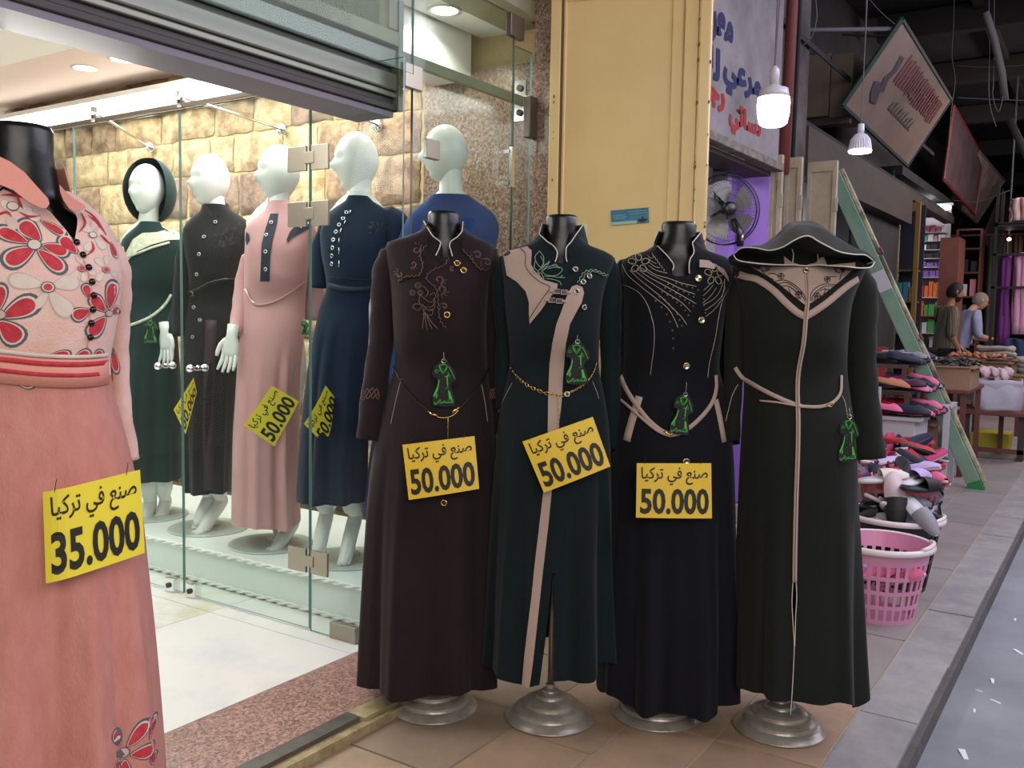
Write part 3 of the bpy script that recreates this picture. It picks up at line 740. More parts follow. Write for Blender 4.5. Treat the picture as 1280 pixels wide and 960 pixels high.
def spiral(cx, cz, r, a0, turns=1.2, n=14, cw=1, sq=1):
    return [(cx + r * (1 - .75 * i / n) * math.cos(a0 + cw * turns * 2 * PI * i / n), cz + sq * r * (1 - .75 * i / n) * math.sin(a0 + cw * turns * 2 * PI * i / n)) for i in range(n + 1)]
def scallop(pts, amp=.004, k=9):
    """wavy braid line along pts"""
    P = smooth_line(pts, 6); out = []; s = 0
    for i, p in enumerate(P):
        a = P[max(i-1, 0)]; b = P[min(i+1, len(P)-1)]; d = Vector((b[0]-a[0], b[1]-a[1]))
        if d.length > 0: d.normalize()
        s += (Vector(p) - Vector(a)).length
        o = amp * math.sin(s * 2 * PI / .014 * 1.0); out.append((p[0] - d.y * o, p[1] + d.x * o))
    return out

# ================================================================== 1: dark brown embroidered abaya
f1 = dress_form(1, 'black dress form on a cast stand inside the brown embroidered abaya', 1.556, cxn=.012, ly=.01)
a1 = garment_root(1, 'abaya', 'long dark brown abaya with bronze scroll embroidery on the chest and gold eyelet buttons')
rows = [(0.1122,-0.2345,0.2027),(0.2681,-0.2303,0.1999),(0.5048,-0.2215,0.1932),(0.7436,-0.2053,0.1891),(0.8878,-0.1788,0.1842),(0.9843,-0.1571,0.1727),(1.1054,-0.1308,0.1534),(1.2024,-0.1365,0.1494),(1.2998,-0.1422,0.1553),(1.3607,-0.15,0.1593),(1.4096,-0.1601,0.1683),(1.4414,-0.1628,0.1703),(1.4584,-0.158,0.1626),(1.4682,-0.1385,0.1454),(1.4779,-0.1043,0.1207),(1.4901,-0.0702,0.0961),(1.5023,-0.0483,0.0788),(1.5192,-0.0411,0.0713)]
Vn1 = [(-0.0378,1.5263),(0.0099,1.4597),(0.0197,1.4295),(0.001,1.4128),(0.0505,1.4137),(0.0406,1.4485),(0.0866,1.5285)]
folds1 = [(250, 9, .022, .95), (228, 8, -.016, .9), (272, 10, -.02, .9), (292, 9, .02, .9), (312, 8, -.014, .8), (205, 9, .012, .8), (335, 9, .014, .9), (90, 14, .02, .9), (130, 12, -.015, .9), (50, 12, -.015, .9)]
G1 = Garment(rows, DEP, folds1, hem=lambda a: -.035 * math.exp(-((a - 262) / 22) ** 2) + .012 * math.sin(math.radians(a * 3)), cuts=[Vn1])
G1.build('gown', M_brown, a1)
c1, A, B = collar(None, 'collar', M_brown, a1, G1, .013, 1.470, 1.527, .060, .062, 14, 16, pips=([(-0.0234,1.4917),(-0.0114,1.4756),(0.0099,1.4597),(0.01,1.448),(0.0055,1.4339),(-0.0014,1.4174)], [(0.073,1.4934),(0.0614,1.4769),(0.0428,1.4626),(0.0383,1.4485),(0.0432,1.4322),(0.0481,1.416)]), mp=M_pipe)
g = MB(); 

# sleeves
sl1, _, _ = sleeve('sleeve', M_brown, a1, [(-0.1431,0,1.4292),(-0.1599,0,1.3705),(-0.1666,0,1.2725),(-0.1742,-0.01,1.1498),(-0.19,-0.03,1.0031),(-0.2072,-0.04,0.8583)], [.034, .043, .041, .038, .040, .036], .85)
sr1, _, _ = sleeve('sleeve', M_brown, a1, [(0.1459,0,1.4342),(0.1666,0,1.3639),(0.1754,0,1.2785),(0.1798,-0,1.1556),(0.1873,-0.01,1.008),(0.1895,-0.02,0.8825)], [.032, .04, .038, .032, .030, .026], .85)
# capelet flaps and lapel edged with braid
flapL = [(-0.1359,1.4478),(-0.0326,1.4706),(-0.0275,1.4333),(-0.0437,1.4097),(-0.0387,1.3794),(-0.0479,1.3534),(-0.0762,1.3506),(-0.095,1.3479),(-0.1091,1.3359),(-0.1186,1.3451),(-0.1329,1.366)]
flapR = [(0.0733,1.4701),(0.1795,1.4463),(0.1758,1.3854),(0.1311,1.3753),(0.1024,1.4075),(0.0737,1.4374)]
lapel = [(0.0034,1.4105),(0.0412,1.4041),(0.0648,1.4022),(0.1005,1.3747),(0.0914,1.3511),(0.0683,1.3085),(0.0523,1.2658),(0.0293,1.2087),(0.0101,1.2367),(0.012,1.2745),(0.0044,1.3167),(-0.0289,1.3444),(-0.0244,1.3655),(0.0014,1.3777),(0.0272,1.3899)]
g = MB()
G1.patch(flapL, .005, .005, g=g); G1.patch(flapR, .005, .005, g=g); g.build_each('shoulder_flap', M_brown, a1, smooth=True)
G1.patch(lapel, .005, .005).build('lapel', M_brown, a1, smooth=True)
g = MB(); L = lambda pts, r=.0013, sm=4: G1.line(g, pts, r, .0065, sm)
L(scallop([(-0.0323,1.4496),(-0.0485,1.419),(-0.0388,1.3911),(-0.0479,1.3581),(-0.0809,1.3552),(-0.0998,1.3478),(-0.1115,1.3382)], .003), .0012, 0)
L(scallop([(0.0761,1.4375),(0.1023,1.4122),(0.1311,1.38),(0.1734,1.3877)], .003), .0012, 0)
L(scallop([(0.0364,1.4111),(0.0248,1.3898),(-0.0103,1.3728),(-0.0266,1.3491),(0.002,1.3214),(0.0094,1.2933),(0.0123,1.2509),(0.0197,1.2227),(0.0341,1.2041)], .003), .0012, 0)
for (u, r, a, cw) in [(u, r * 1.3, a, cw) for u, r, a, cw in (((-0.0604,1.4351), .011, .5, -1), ((-0.0671,1.3906), .009, 4.2, 1), ((-0.1069,1.3618), .010, 2, 1), ((0.121,1.4219), .011, 2.6, -1), ((0.1496,1.4013), .011, 2.4, -1), ((0.0112,1.3451), .012, -1.2, 1), ((0.0186,1.317), .013, -1.6, 1), ((0.0486,1.3762), .006, 1.2, 1), ((0.0286,1.2677), .008, 2.4, -1))]:
    L(spiral(u[0], u[1], r, a, .95, 12, cw), .0013, 2); L(spiral(u[0], u[1], r * .72, a, .8, 10, cw), .0009, 2)
    for q in range(3): 
        an = a + q * .5; L([(u[0] + r * 1.05 * math.cos(an), u[1] + r * 1.05 * math.sin(an)), (u[0] + r * 1.55 * math.cos(an + .3), u[1] + r * 1.55 * math.sin(an + .3))], .0009, 2)
# hanging floral spray
for (u, r) in (((-0.05,1.3276), .0085), ((-0.0663,1.3061), .0075), ((-0.0427,1.3065), .0075)):
    L([(u[0] + r * math.cos(t * .524), u[1] + r * math.sin(t * .524)) for t in range(13)], .0011, 1); L([(u[0] + r * .5 * math.cos(t * .524), u[1] + r * .5 * math.sin(t * .524)) for t in range(13)], .0008, 1)
for pts in ([(-0.0427,1.3018),(-0.0283,1.2879),(-0.0093,1.2789),(-0,1.2931),(-0.0045,1.2695),(-0.0234,1.2645),(-0.0448,1.2759),(-0.0427,1.3018)], [(-0.0376,1.2737),(-0.0185,1.2551),(-0.002,1.2601),(0.0024,1.2838)], [(-0.0636,1.2638),(-0.0493,1.2546),(-0.0376,1.2689),(-0.0566,1.2733),(-0.0659,1.2614)], [(-0.0352,1.2643),(-0.0279,1.2455),(-0.0089,1.2411),(-0.0043,1.2554),(-0.0162,1.2575)],
            [(-0.0303,1.2502),(-0.0324,1.2266),(-0.0345,1.2005)], [(-0.0279,1.2455),(-0.0253,1.2219),(-0.0203,1.196)], [(-0.0255,1.2456),(-0.0158,1.2221),(-0.0061,1.1986)], [(-0.0279,1.2502),(-0.0087,1.2222),(0.0105,1.2013)], [(-0.0284,1.2927),(-0.0191,1.3069),(-0.0287,1.3209),(-0.0382,1.3254)], [(-0.0143,1.2976),(-0.0025,1.3072),(0.0047,1.2932)]):
    L(pts, .0012, 4)
for (sx, z0) in (((-0.0304,1.2549), 0), ((-0.0302,1.2431), 0), ((-0.0301,1.2313), 0)): L(spiral(sx[0], sx[1], .004, 0, 1, 8), .001, 1)
g.build('embroidery', M_thread_b, a1, smooth=True)
# cuff embroidery
for base in ([(-0.2225,-0.085,0.983),(-0.2052,-0.088,0.9909),(-0.1836,-0.088,0.9936),(-0.1676,-0.082,0.9885)], [(0.1639,-0.052,0.9916),(0.1761,-0.056,0.9971),(0.1858,-0.05,0.9942)]):
    g = MB(); bs = smooth_line(base, 6)
    for rr in range(3):
        pts = []
        for i, b in enumerate(bs):
            x, yy, z = b
            pts.append((x, yy, z + rr * .011 + .006 * math.sin(i * 1.5 + rr * 2)))
        g.tube(pts, .0013, 5)
    g.build('cuff_embroidery', M_thread_b, a1)
me = button_mesh('gold_eyelet', .0105, [M_gold, M_ink])
for u in ((0.0625,1.3952), (0.0816,1.3744), (0.0372,1.2431), (0.0367,0.6881)): button(G1, me, a1, u[0], u[1], .006)
# slim black cord belt with gold ends, loop and pull
g = MB(); G1.line(g, [(-0.1285,1.0802),(-0.102,1.0401),(-0.0539,0.9907),(-0.0106,0.9555)], .0030, .004); G1.line(g, [(0.0728,0.9618),(0.1128,1.0056),(0.1408,1.0443),(0.1569,1.0828)], .0030, .004); G1.back_band(g, (-0.1285,1.0802)[1], (0.1569,1.0828)[1], .007)
g.build('belt', M_darkbelt, a1, smooth=True)
g = MB(); G1.line(g, [(-0.0154,0.9579),(0.0062,0.9438),(0.0325,0.9395),(0.0587,0.9472),(0.0775,0.9667)], .0016, .005); G1.line(g, [(-0.0106,0.9531),(0.0134,0.944)], .0042, .005, 2); G1.line(g, [(0.0562,0.9543),(0.0775,0.9715)], .0042, .005, 2); G1.line(g, [(0.0444,0.9421),(0.0456,0.8459),(0.0461,0.8024)], .0010, .010); G1.line(g, [(0.0461,0.8048),(0.0462,0.7951)], .0024, .010, 2)
g.build('belt_fastening', M_gold, a1, smooth=True)
g = MB(); G1.line(g, [(-0.1021,1.0496),(-0.1159,0.9872),(-0.1296,0.915)], .0009, .002); G1.line(g, [(0.1385,1.0395),(0.1513,0.98),(0.1593,0.9249)], .0009, .002); g.build_each('pocket_piping', M_thread_w, a1)

# ================================================================== 2: bottle green abaya with beige panels
f2 = dress_form(2, 'black dress form whose pole shows through the slit of the green abaya', 1.545, cxn=.005, ly=.01)
a2 = garment_root(2, 'abaya', 'bottle green abaya with beige shoulder panel, long beige front strip and lotus embroidery')
rows = [(0.1869,-0.2159,0.1961),(0.2971,-0.2103,0.1905),(0.5282,-0.1993,0.1791),(0.7612,-0.186,0.1703),(0.902,-0.1762,0.1616),(0.9963,-0.1633,0.147),(1.1145,-0.1435,0.1247),(1.1856,-0.1496,0.1253),(1.2807,-0.1609,0.1301),(1.3523,-0.1669,0.1428),(1.3882,-0.1723,0.1562),(1.4194,-0.1728,0.165),(1.4385,-0.1515,0.1406),(1.4481,-0.123,0.1092),(1.46,-0.0945,0.085),(1.4766,-0.0708,0.0679),(1.4956,-0.0616,0.0579)]
Vn2 = [(-0.0698,1.5166),(-0.0269,1.44),(-0.0145,1.3991),(0.0155,1.3973),(0.0145,1.4407),(0.0449,1.5186)]
slit2 = [(-0.008,0.5273),(-0.0149,0.4067),(-0.0267,0.2851),(-0.0408,0.1578),(-0.0448,0.1135),(0.0006,0.1143),(-0.0008,0.183),(-0.0006,0.2856),(-0.0007,0.4069)]
folds2 = [(232, 9, .018, .9), (248, 6, -.012, .8), (300, 9, .022, .9), (285, 6, -.012, .8), (318, 7, -.018, .9), (335, 8, .012, .8), (210, 8, -.012, .8), (90, 14, .02, .9), (130, 12, -.015, .9)]
G2 = Garment(rows, DEP, folds2, hem=lambda a: -.028 * math.exp(-((a - 252) / 16) ** 2) + .03 * math.exp(-((a - 325) / 14) ** 2) - .012 * math.exp(-((a - 290) / 10) ** 2), cuts=[Vn2, slit2])
G2.build('gown', M_green, a2)
collar(None, 'collar', M_green, a2, G2, .008, 1.458, 1.520, .062, .062, 10, 14, pips=([(-0.0623,1.4849),(-0.0411,1.4625),(-0.0225,1.4492),(-0.0106,1.4311),(-0.0125,1.4128),(-0.0169,1.4013)], [(0.0435,1.4822),(0.0301,1.4615),(0.0167,1.4453),(0.0148,1.427),(0.0151,1.4133),(0.0177,1.4019)]), mp=M_pipe)
g = MB()

sleeve('sleeve', M_green, a2, [(-0.1512,0.01,1.4129),(-0.167,0.01,1.3504),(-0.1682,0.01,1.2783),(-0.1617,0.01,1.182),(-0.1645,0,1.0613),(-0.1629,0,0.964)], [.028, .032, .03, .024, .024, .02], .8)
sleeve('sleeve', M_green, a2, [(0.1365,0,1.4125),(0.1534,0.01,1.356),(0.1589,0.01,1.2359),(0.162,0.01,1.1149),(0.1664,0,0.9942),(0.1751,0,0.8476)], [.03, .034, .032, .030, .028, .026], .8)
yoke = [(-0.1693,1.4306),(-0.0983,1.4478),(-0.0843,1.4344),(-0.0858,1.3933),(-0.0762,1.3751),(-0.048,1.3481),(-0.0086,1.3373),(-0.0106,1.3235),(-0.0376,1.2886),(-0.0555,1.2606),(-0.0871,1.2209),(-0.09,1.2508),(-0.0906,1.2831),(-0.1005,1.3151),(-0.1263,1.3422),(-0.1567,1.3623)]
G2.patch(yoke, .004, .004).build('beige_panel', M_beige, a2, smooth=True)
strip2 = [(0.0331,1.3312),(0.0468,1.336),(0.0631,1.3294),(0.0681,1.3134),(0.0618,1.2857),(0.0463,1.2578),(0.0285,1.2229),(0.0182,1.1649),(0.0151,1.0952),(0.0102,1.0018),(-0.0016,0.896),(-0.0129,0.7659),(-0.0222,0.6468),(-0.0339,0.5269),(-0.0436,0.4183),(-0.0533,0.309),(-0.0612,0.2235),(-0.0695,0.1573),(-0.091,0.1618),(-0.0854,0.2475),(-0.0775,0.3329),(-0.0675,0.4299),(-0.0599,0.5264),(-0.0481,0.6464),(-0.0363,0.7655),(-0.0294,0.8837),(-0.0294,1.0011),(-0.0269,1.106),(-0.0212,1.1642),(-0.0108,1.2222),(0.0023,1.257),(0.0132,1.2918),(0.0241,1.3172)]
G2.patch(strip2, .005, .004, .016).build('beige_strip', M_beige, a2, smooth=True)
g = MB(); G2.line(g, [(-0.1189,1.4429),(-0.1025,1.4227),(-0.1018,1.3884),(-0.0852,1.3635),(-0.0571,1.3411),(-0.0315,1.3278),(-0.0516,1.2952),(-0.074,1.2603),(-0.0874,1.237)], .0010, .006); g.build('panel_stitching', M_bk, a2)
g = MB(); L = lambda pts, r=.0012, sm=4: G2.line(g, pts, r, .0045, sm)
for pts in ([(-0.0612,1.4325),(-0.0493,1.4122),(-0.0557,1.3846),(-0.0698,1.3981),(-0.0747,1.4163),(-0.0612,1.4325)], [(-0.0745,1.4026),(-0.0764,1.3843),(-0.0623,1.3708)], [(-0.0578,1.3754),(-0.033,1.4033),(-0.0396,1.3895),(-0.0531,1.3732)], [(-0.0554,1.3732),(-0.0258,1.3897),(0.0043,1.3811),(-0.0114,1.3625),(-0.0391,1.362),(-0.0554,1.3732)], [(-0.058,1.3846),(-0.049,1.3985),(-0.0586,1.4166)], [(-0.0669,1.3707),(-0.0574,1.3571),(-0.048,1.3481)], [(-0.0483,1.3596),(-0.0206,1.3578),(-0.0021,1.3558),(0.0118,1.356)], [(-0.0435,1.3528),(-0.0158,1.3487),(-0.0018,1.342),(0.0007,1.3329)], [(-0.0764,1.3843),(-0.0808,1.375),(-0.0714,1.3638)],
            [(-0.0349,1.385),(-0.0167,1.3945),(-0.0097,1.39)], [(-0.0372,1.3804),(-0.0188,1.3853),(-0.0027,1.3833)], [(-0.069,1.3615),(-0.0577,1.3686),(-0.0481,1.3504)], [(-0.0021,1.3558),(0.0047,1.3628)], [(-0.0647,1.3753),(-0.0466,1.3916),(-0.033,1.401)]): L(pts)
L(scallop([(0.049,1.3406),(0.0578,1.3591),(0.0712,1.3754),(0.0988,1.3804),(0.1266,1.3718),(0.1452,1.3652)], .0025), .0014, 0); L(scallop([(0.056,1.3362),(0.0648,1.3547),(0.076,1.3709),(0.0989,1.3759),(0.1267,1.3672),(0.143,1.3606)], .002), .0012, 0)
g.build('embroidery', M_thread_g, a2, smooth=True)
me = button_mesh('silver_eyelet', .0086, [M_silver, M_ink])
for u in ((0.0423,1.3806), (0.0831,1.3618), (0.065,1.3443), (0.069,1.272), (0.0461,1.3165)): button(G2, me, a2, u[0], u[1], .005)
# two little buckles between the panels
for zc, (xa, xb) in (((-0.0012,1.3145), (-.016, .016)), ((-0.0145,1.289), (-.016, .016))):
    x0, z0 = zc; b = MB()
    for s in (-1, 1):
        cx = x0 + s * .011; b.mi = 0
        b.tube([G2.p(cx - .009, z0 - .006 - s*.001, .010), G2.p(cx + .009, z0 - .006 - s*.001, .010), G2.p(cx + .009, z0 + .006 - s*.001, .010), G2.p(cx - .009, z0 + .006 - s*.001, .010), G2.p(cx - .009, z0 - .006 - s*.001, .010)], .0016, 6)
        b.mi = 1; p = G2.p(cx, z0, .007); b.box(p.x - .007, p.x + .007, p.y, p.y + .004, p.z - .0045, p.z + .0045)
    b.mi = 0; b.tube([G2.p(x0 - .03, z0 + .002, .007), G2.p(x0 - .018, z0 + .001, .009)], .004, 6); b.tube([G2.p(x0 + .018, z0, .009), G2.p(x0 + .03, z0 - .002, .007)], .004, 6)
    b.build('buckle', [M_beige, M_ink], a2, smooth=False)
# chain belt: individual links joined as one piece, with a ring and a hanging end
g = MB(); cp = smooth_line([(-0.1524,1.1108),(-0.1356,1.0809),(-0.1002,1.0489),(-0.0649,1.0308),(-0.0298,1.0198),(0.0052,1.0157),(0.0237,1.0207)], 12); cp2 = smooth_line([(0.0237,1.0207),(0.056,1.0353),(0.0834,1.0544),(0.106,1.0828),(0.1146,1.1108)], 10); cp3 = smooth_line([(-0.0018,1.0156),(0.0013,0.9782),(0.0023,0.9313),(0.0004,0.9125)], 8)
for P, big in ((cp, 1), (cp2, .6), (cp3, .6)):
    # resample evenly
    pts = [G2.p(x, z, .006) for x, z in P]; acc = 0; last = pts[0]; k = 0
    for i in range(1, len(pts)):
        seg = pts[i] - pts[i-1]; L0 = seg.length; pos = 0
        while acc + (L0 - pos) >= .011 * big:
            pos += .011 * big - acc; acc = 0; c = pts[i-1] + seg * (pos / L0); d = seg.normalized(); up = Vector((0, -.25, 1)).normalized() if k % 2 == 0 else Vector((0, -1, .2)).normalized(); k += 1
            w = .0066 * big + .001; h = .0045 * big + .0006
            g.tube([c + d * w * math.cos(q * PI / 4) + up * h * math.sin(q * PI / 4) for q in range(9)], .0014, 4, cap=False)
        acc += L0 - pos
g.build('chain_belt', M_gold, a2, smooth=True)
u = (0.0249,1.0196); button(G2, me, a2, u[0], u[1], .009, 'belt_ring')
g = MB(); G2.line(g, [(-0.135,1.0459),(-0.1575,0.9988),(-0.1754,0.9517)], .0009, .002); G2.line(g, [(0.102,1.0548),(0.1143,1.027),(0.1219,1.0037)], .0009, .002); g.build_each('pocket_piping', M_thread_w, a2)

# ================================================================== 3: midnight navy abaya with bead fan
f3 = dress_form(3, 'black dress form with a tall glossy neck inside the midnight blue abaya', 1.535, cxn=.026, ly=.01, neck=(.052, .052))
a3 = garment_root(3, 'abaya', 'midnight blue abaya with silver bead fans on both shoulders and a beige tied belt')
rows = [(0.0855,-0.1903,0.2562),(0.289,-0.1857,0.2457),(0.5237,-0.1796,0.229),(0.7603,-0.1685,0.215),(0.9032,-0.16,0.2023),(0.9988,-0.1503,0.189),(1.1066,-0.1335,0.1581),(1.1909,-0.1358,0.1625),(1.2754,-0.1381,0.1717),(1.3359,-0.1421,0.1793),(1.3844,-0.1507,0.1898),(1.4184,-0.1443,0.1862),(1.433,-0.1156,0.1638),(1.4426,-0.0843,0.127),(1.4572,-0.058,0.1023),(1.4741,-0.039,0.0823),(1.4909,-0.0298,0.072)]
Vn3 = [(-0.0641,1.5034),(-0.029,1.4208),(-0.0071,1.3933),(-0.011,1.3677),(0.0427,1.3686),(0.0394,1.3988),(0.0547,1.4315),(0.0686,1.5057)]
cut3 = [(-0.0765,0.107),(-0.0715,0.0145),(-0.0764,0.0144)]
folds3 = [(250, 7, .018, .8), (236, 6, -.018, .8), (262, 6, -.014, .7), (285, 9, .018, .8), (308, 6, -.02, .8), (325, 9, .012, .8), (215, 8, .012, .8), (90, 14, .02, .9), (130, 12, -.015, .9)]
G3 = Garment(rows, DEP, folds3, hem=lambda a: -.022 * math.exp(-((a - 250) / 18) ** 2) - .03 * math.exp(-((a - 290) / 16) ** 2) + .02 * math.exp(-((a - 215) / 15) ** 2), cuts=[Vn3])
G3.build('gown', M_navy, a3)
collar(None, 'collar', M_navy, a3, G3, .028, 1.452, 1.508, .066, .063, 14, 20, pips=([(-0.0539,1.4713),(-0.0392,1.4484),(-0.0173,1.421),(-0.005,1.4003),(-0.0092,1.384)], [(0.0535,1.4685),(0.0568,1.4408),(0.0435,1.4174),(0.0396,1.3941),(0.0402,1.3756)]), mp=M_pipe)
g = MB()

sleeve('sleeve', M_navy, a3, [(-0.1234,0.01,1.407),(-0.1462,0.01,1.3459),(-0.1555,0.01,1.236),(-0.1597,0.01,1.1132),(-0.1675,0,0.9905),(-0.1742,0,0.8664)], [.030, .036, .034, .032, .030, .026], .8)
sleeve('sleeve', M_navy, a3, [(0.1671,0,1.4115),(0.1861,0.01,1.3517),(0.1924,0.01,1.2421),(0.1919,0.01,1.1194),(0.1963,0,0.9969),(0.2061,0,0.8607)], [.030, .034, .032, .030, .028, .026], .8)
# silver lines of the fans
def flower(L, c, r, n=5, a0=PI/2, w=.0013):
    for k in range(n):
        a = a0 + 2 * PI * k / n; m = Vector((c[0] + r * .62 * math.cos(a), c[1] + r * .62 * math.sin(a))); pts = []
        for t in range(11):
            q = 2 * PI * t / 10; x = r * .36 * math.cos(q); y = r * .27 * math.sin(q)
            pts.append((m.x + x * math.cos(a) - y * math.sin(a), m.y + x * math.sin(a) + y * math.cos(a)))
        L(pts, w, 1)
g = MB(); L = lambda pts, r=.0010, sm=4: G3.line(g, pts, r, .0025, sm)
flower(L, (-0.1033,1.4056), .031); flower(L, (0.1174,1.3746), .033)
for pts in ([(-0.1477,1.4048),(-0.1352,1.3725),(-0.1038,1.3405),(-0.0606,1.3039),(-0.0222,1.2719),(-0.0024,1.2395),(0.0077,1.2162)], [(-0.1285,1.3843),(-0.0972,1.3523),(-0.0515,1.3134),(-0.0129,1.2768),(0.0161,1.2492),(0.0332,1.2261)], [(-0.1192,1.3867),(-0.0808,1.3549),(-0.0283,1.3185),(0.0148,1.2913),(0.0438,1.2637)],
            [(-0.1099,1.3892),(-0.0764,1.3642),(-0.0288,1.3371),(0.0189,1.31),(0.0594,1.2874)], [(-0.0983,1.3918),(-0.0649,1.3691),(-0.0269,1.3511),(0.0183,1.3286),(0.0562,1.3153)], [(-0.0866,1.392),(-0.0579,1.3715),(-0.0202,1.3606),(0.0177,1.3473),(0.0601,1.3387)], [(-0.0774,1.3991),(-0.0583,1.3855),(-0.0277,1.3767),(-0.0253,1.3768)],
            [(-0.0778,1.4107),(-0.0586,1.3948),(-0.0445,1.3927)], [(-0.078,1.4199),(-0.0637,1.4086),(-0.0542,1.4041)], [(-0.0783,1.4292),(-0.0711,1.4224),(-0.064,1.4202)],
            [(-0.1461,1.3444),(-0.108,1.3218),(-0.0837,1.2895),(-0.0684,1.2477),(-0.0603,1.2104),(-0.0583,1.1446),(-0.0633,1.0737)], [(0.168,1.3336),(0.1456,1.3029),(0.1333,1.2536),(0.1259,1.1948),(0.1142,1.124),(0.109,1.0696)],
            [(0.0806,1.2854),(0.1082,1.2999),(0.1309,1.3213),(0.1462,1.3541)], [(0.0781,1.29),(0.1032,1.3115),(0.1233,1.3375)], [(0.0797,1.3111),(0.1002,1.3301),(0.1114,1.3442)], [(0.0815,1.3274),(0.0929,1.3369),(0.1042,1.3488)], [(0.0858,1.2691),(0.1157,1.2883),(0.1406,1.3121),(0.1537,1.3403)], [(0.0888,1.2505),(0.1185,1.2744),(0.1432,1.3052)], [(0.1505,1.3635),(0.1492,1.3356),(0.1408,1.3074)]): L(pts)
for t in range(6): 
    L([(lerp((-0.0645,1.4364)[0], (-0.0278,1.379)[0], t/6), lerp((-0.0645,1.4364)[1], (-0.0278,1.379)[1], t/6)), (lerp((-0.0547,1.4203)[0], (-0.0205,1.3722)[0], t/6) - .006, lerp((-0.0547,1.4203)[1], (-0.0205,1.3722)[1], t/6) + .002)], .001, 2)
g.build('fan_embroidery', M_thread_w, a3, smooth=True)
# bead studs, sprinkled in fan rows (one joined part)
g = MB(); beads = [(-0.022,1.3442),(0.0013,1.347),(0.0178,1.3426),(0.032,1.3382),(0.0485,1.3338),(0.0652,1.3271),(-0.031,1.3324),(-0.0077,1.3352),(0.0066,1.3284),(0.0232,1.3217),(0.0374,1.315),(0.0517,1.3082),(-0.04,1.3206),(-0.0167,1.3234),(-0.0001,1.3167),(0.0119,1.3075),(0.0262,1.2985),(0.0383,1.2893),(0.0503,1.2802),(-0.0467,1.3065),(-0.0257,1.3116),(-0.009,1.3025),(0.003,1.291),(0.015,1.2819),(0.0272,1.2681),(0.037,1.2542),(-0.058,1.2947),(-0.0323,1.2974),(-0.0203,1.286),(-0.0081,1.2722),(0.0041,1.256),(0.0117,1.2397),(0.0192,1.2235),(-0.0411,1.2763),(-0.0264,1.2555),(-0.0163,1.2346),(0.0824,1.3018),(0.083,1.2831),(0.0884,1.2621),(-0.0085,1.2089),(-0.0054,1.1855),(-0.0022,1.1573),(-0.1179,1.4239),(-0.1059,1.4125),(-0.122,1.4053),(-0.1017,1.4288),(0.1055,1.3813),(0.12,1.3677),(0.1263,1.3864),(0.1014,1.3627)]
for (x, z) in beads:
    p = G3.p(x, z, .0); m = Matrix.Translation(p) @ Matrix.Rotation(PI/2, 4, 'X'); g.lathe([(.0002, 0), (.0029, 0), (.0023, .0026), (.0002, .0034)], 7, mtx=m)
g.build('bead_studs', mat('dull_bead', '#8d8266', .35, .5), a3, smooth=True)['kind'] = 'stuff'
me = button_mesh('pearl_button', .0105, [mat('champagne_metal', '#d9c9a0', .22, .9), M_ink], 'flat')
for u in ((0.0663,1.3621), (0.0762,1.2409), (0.0406,1.1051), (0.0412,0.8256)): button(G3, me, a3, u[0], u[1], .004)
# belt of two beige ends tied low in front
g = MB(); G3.strip(g, [(-0.1461,1.0817),(-0.1382,1.0487),(-0.1182,1.0088),(-0.0788,0.9548),(-0.0399,0.9198),(-0.0063,0.9037)], .013, .006); G3.strip(g, [(-0.0063,0.9037),(0.0313,0.9139),(0.0775,0.9504),(0.1186,0.9963),(0.136,1.0393),(0.137,1.0772)], .012, .006); G3.back_band(g, (-0.1461,1.0817)[1], (0.137,1.0772)[1], .018)
g.build('belt', M_beige, a3, smooth=True)
g = MB(); G3.strip(g, [(-0.1559,1.0058),(-0.1221,0.9779),(-0.0784,0.9406),(-0.0397,0.9126),(-0.0062,0.9013)], .008, .010); G3.strip(g, [(-0.0946,1.0116),(-0.1076,0.9662),(-0.1204,0.9184),(-0.1288,0.8776)], .020, .004, 2); G3.strip(g, [(0.1324,1.0061),(0.1435,0.9587),(0.1604,0.8803)], .017, .004, 2)
g.build_each('belt_end', M_beige, a3, smooth=True)
g = MB(); G3.line(g, [(-0.0256,0.9153),(-0.0111,0.906),(-0.0017,0.9085),(-0.0137,0.9155)], .0028, .012, 3); g.build('belt_knot', M_gold, a3, smooth=True)
# beige bow on its left shoulder
g = MB()
def leafy(pts, off): G3.patch(pts, off, .006, .01, g=g)
leafy([(0.0715,1.4179),(0.0996,1.4161),(0.1212,1.4002),(0.1145,1.3908),(0.0863,1.395),(0.07,1.3947)], .012); leafy([(0.1258,1.4026),(0.1472,1.3914),(0.1621,1.3684),(0.1649,1.3545),(0.1479,1.3728),(0.1263,1.3887)], .012)
g.build_each('shoulder_bow', M_beige, a3, smooth=True)

# ================================================================== 4: blackish olive hooded abaya
f4 = dress_form(4, 'dress form on a cast stand hidden inside the hooded abaya', 1.52, cxn=.02, ly=.01)
a4 = garment_root(4, 'hooded_abaya', 'blackish olive hooded abaya with beige chevron yoke, black scroll embroidery and front zip')
rows = [(0.153,-0.1474,0.234),(0.326,-0.1468,0.2204),(0.553,-0.1461,0.2066),(0.782,-0.1453,0.193),(0.9203,-0.1434,0.1792),(1.0129,-0.1421,0.1653),(1.1173,-0.1484,0.151),(1.1989,-0.1562,0.1472),(1.2807,-0.1687,0.153),(1.3394,-0.1803,0.1692),(1.3748,-0.1863,0.1864),(1.4055,-0.1779,0.1945),(1.4291,-0.1317,0.1604),(1.4456,-0.0899,0.1173),(1.4621,-0.0552,0.0883),(1.4807,-0.0442,0.0687)]
folds4 = [(240, 10, .016, .8), (225, 7, -.014, .8), (300, 10, .012, .8), (322, 9, -.016, .7), (340, 8, .018, .7), (200, 8, .012, .8), (90, 14, .02, .9), (130, 12, -.015, .9)]
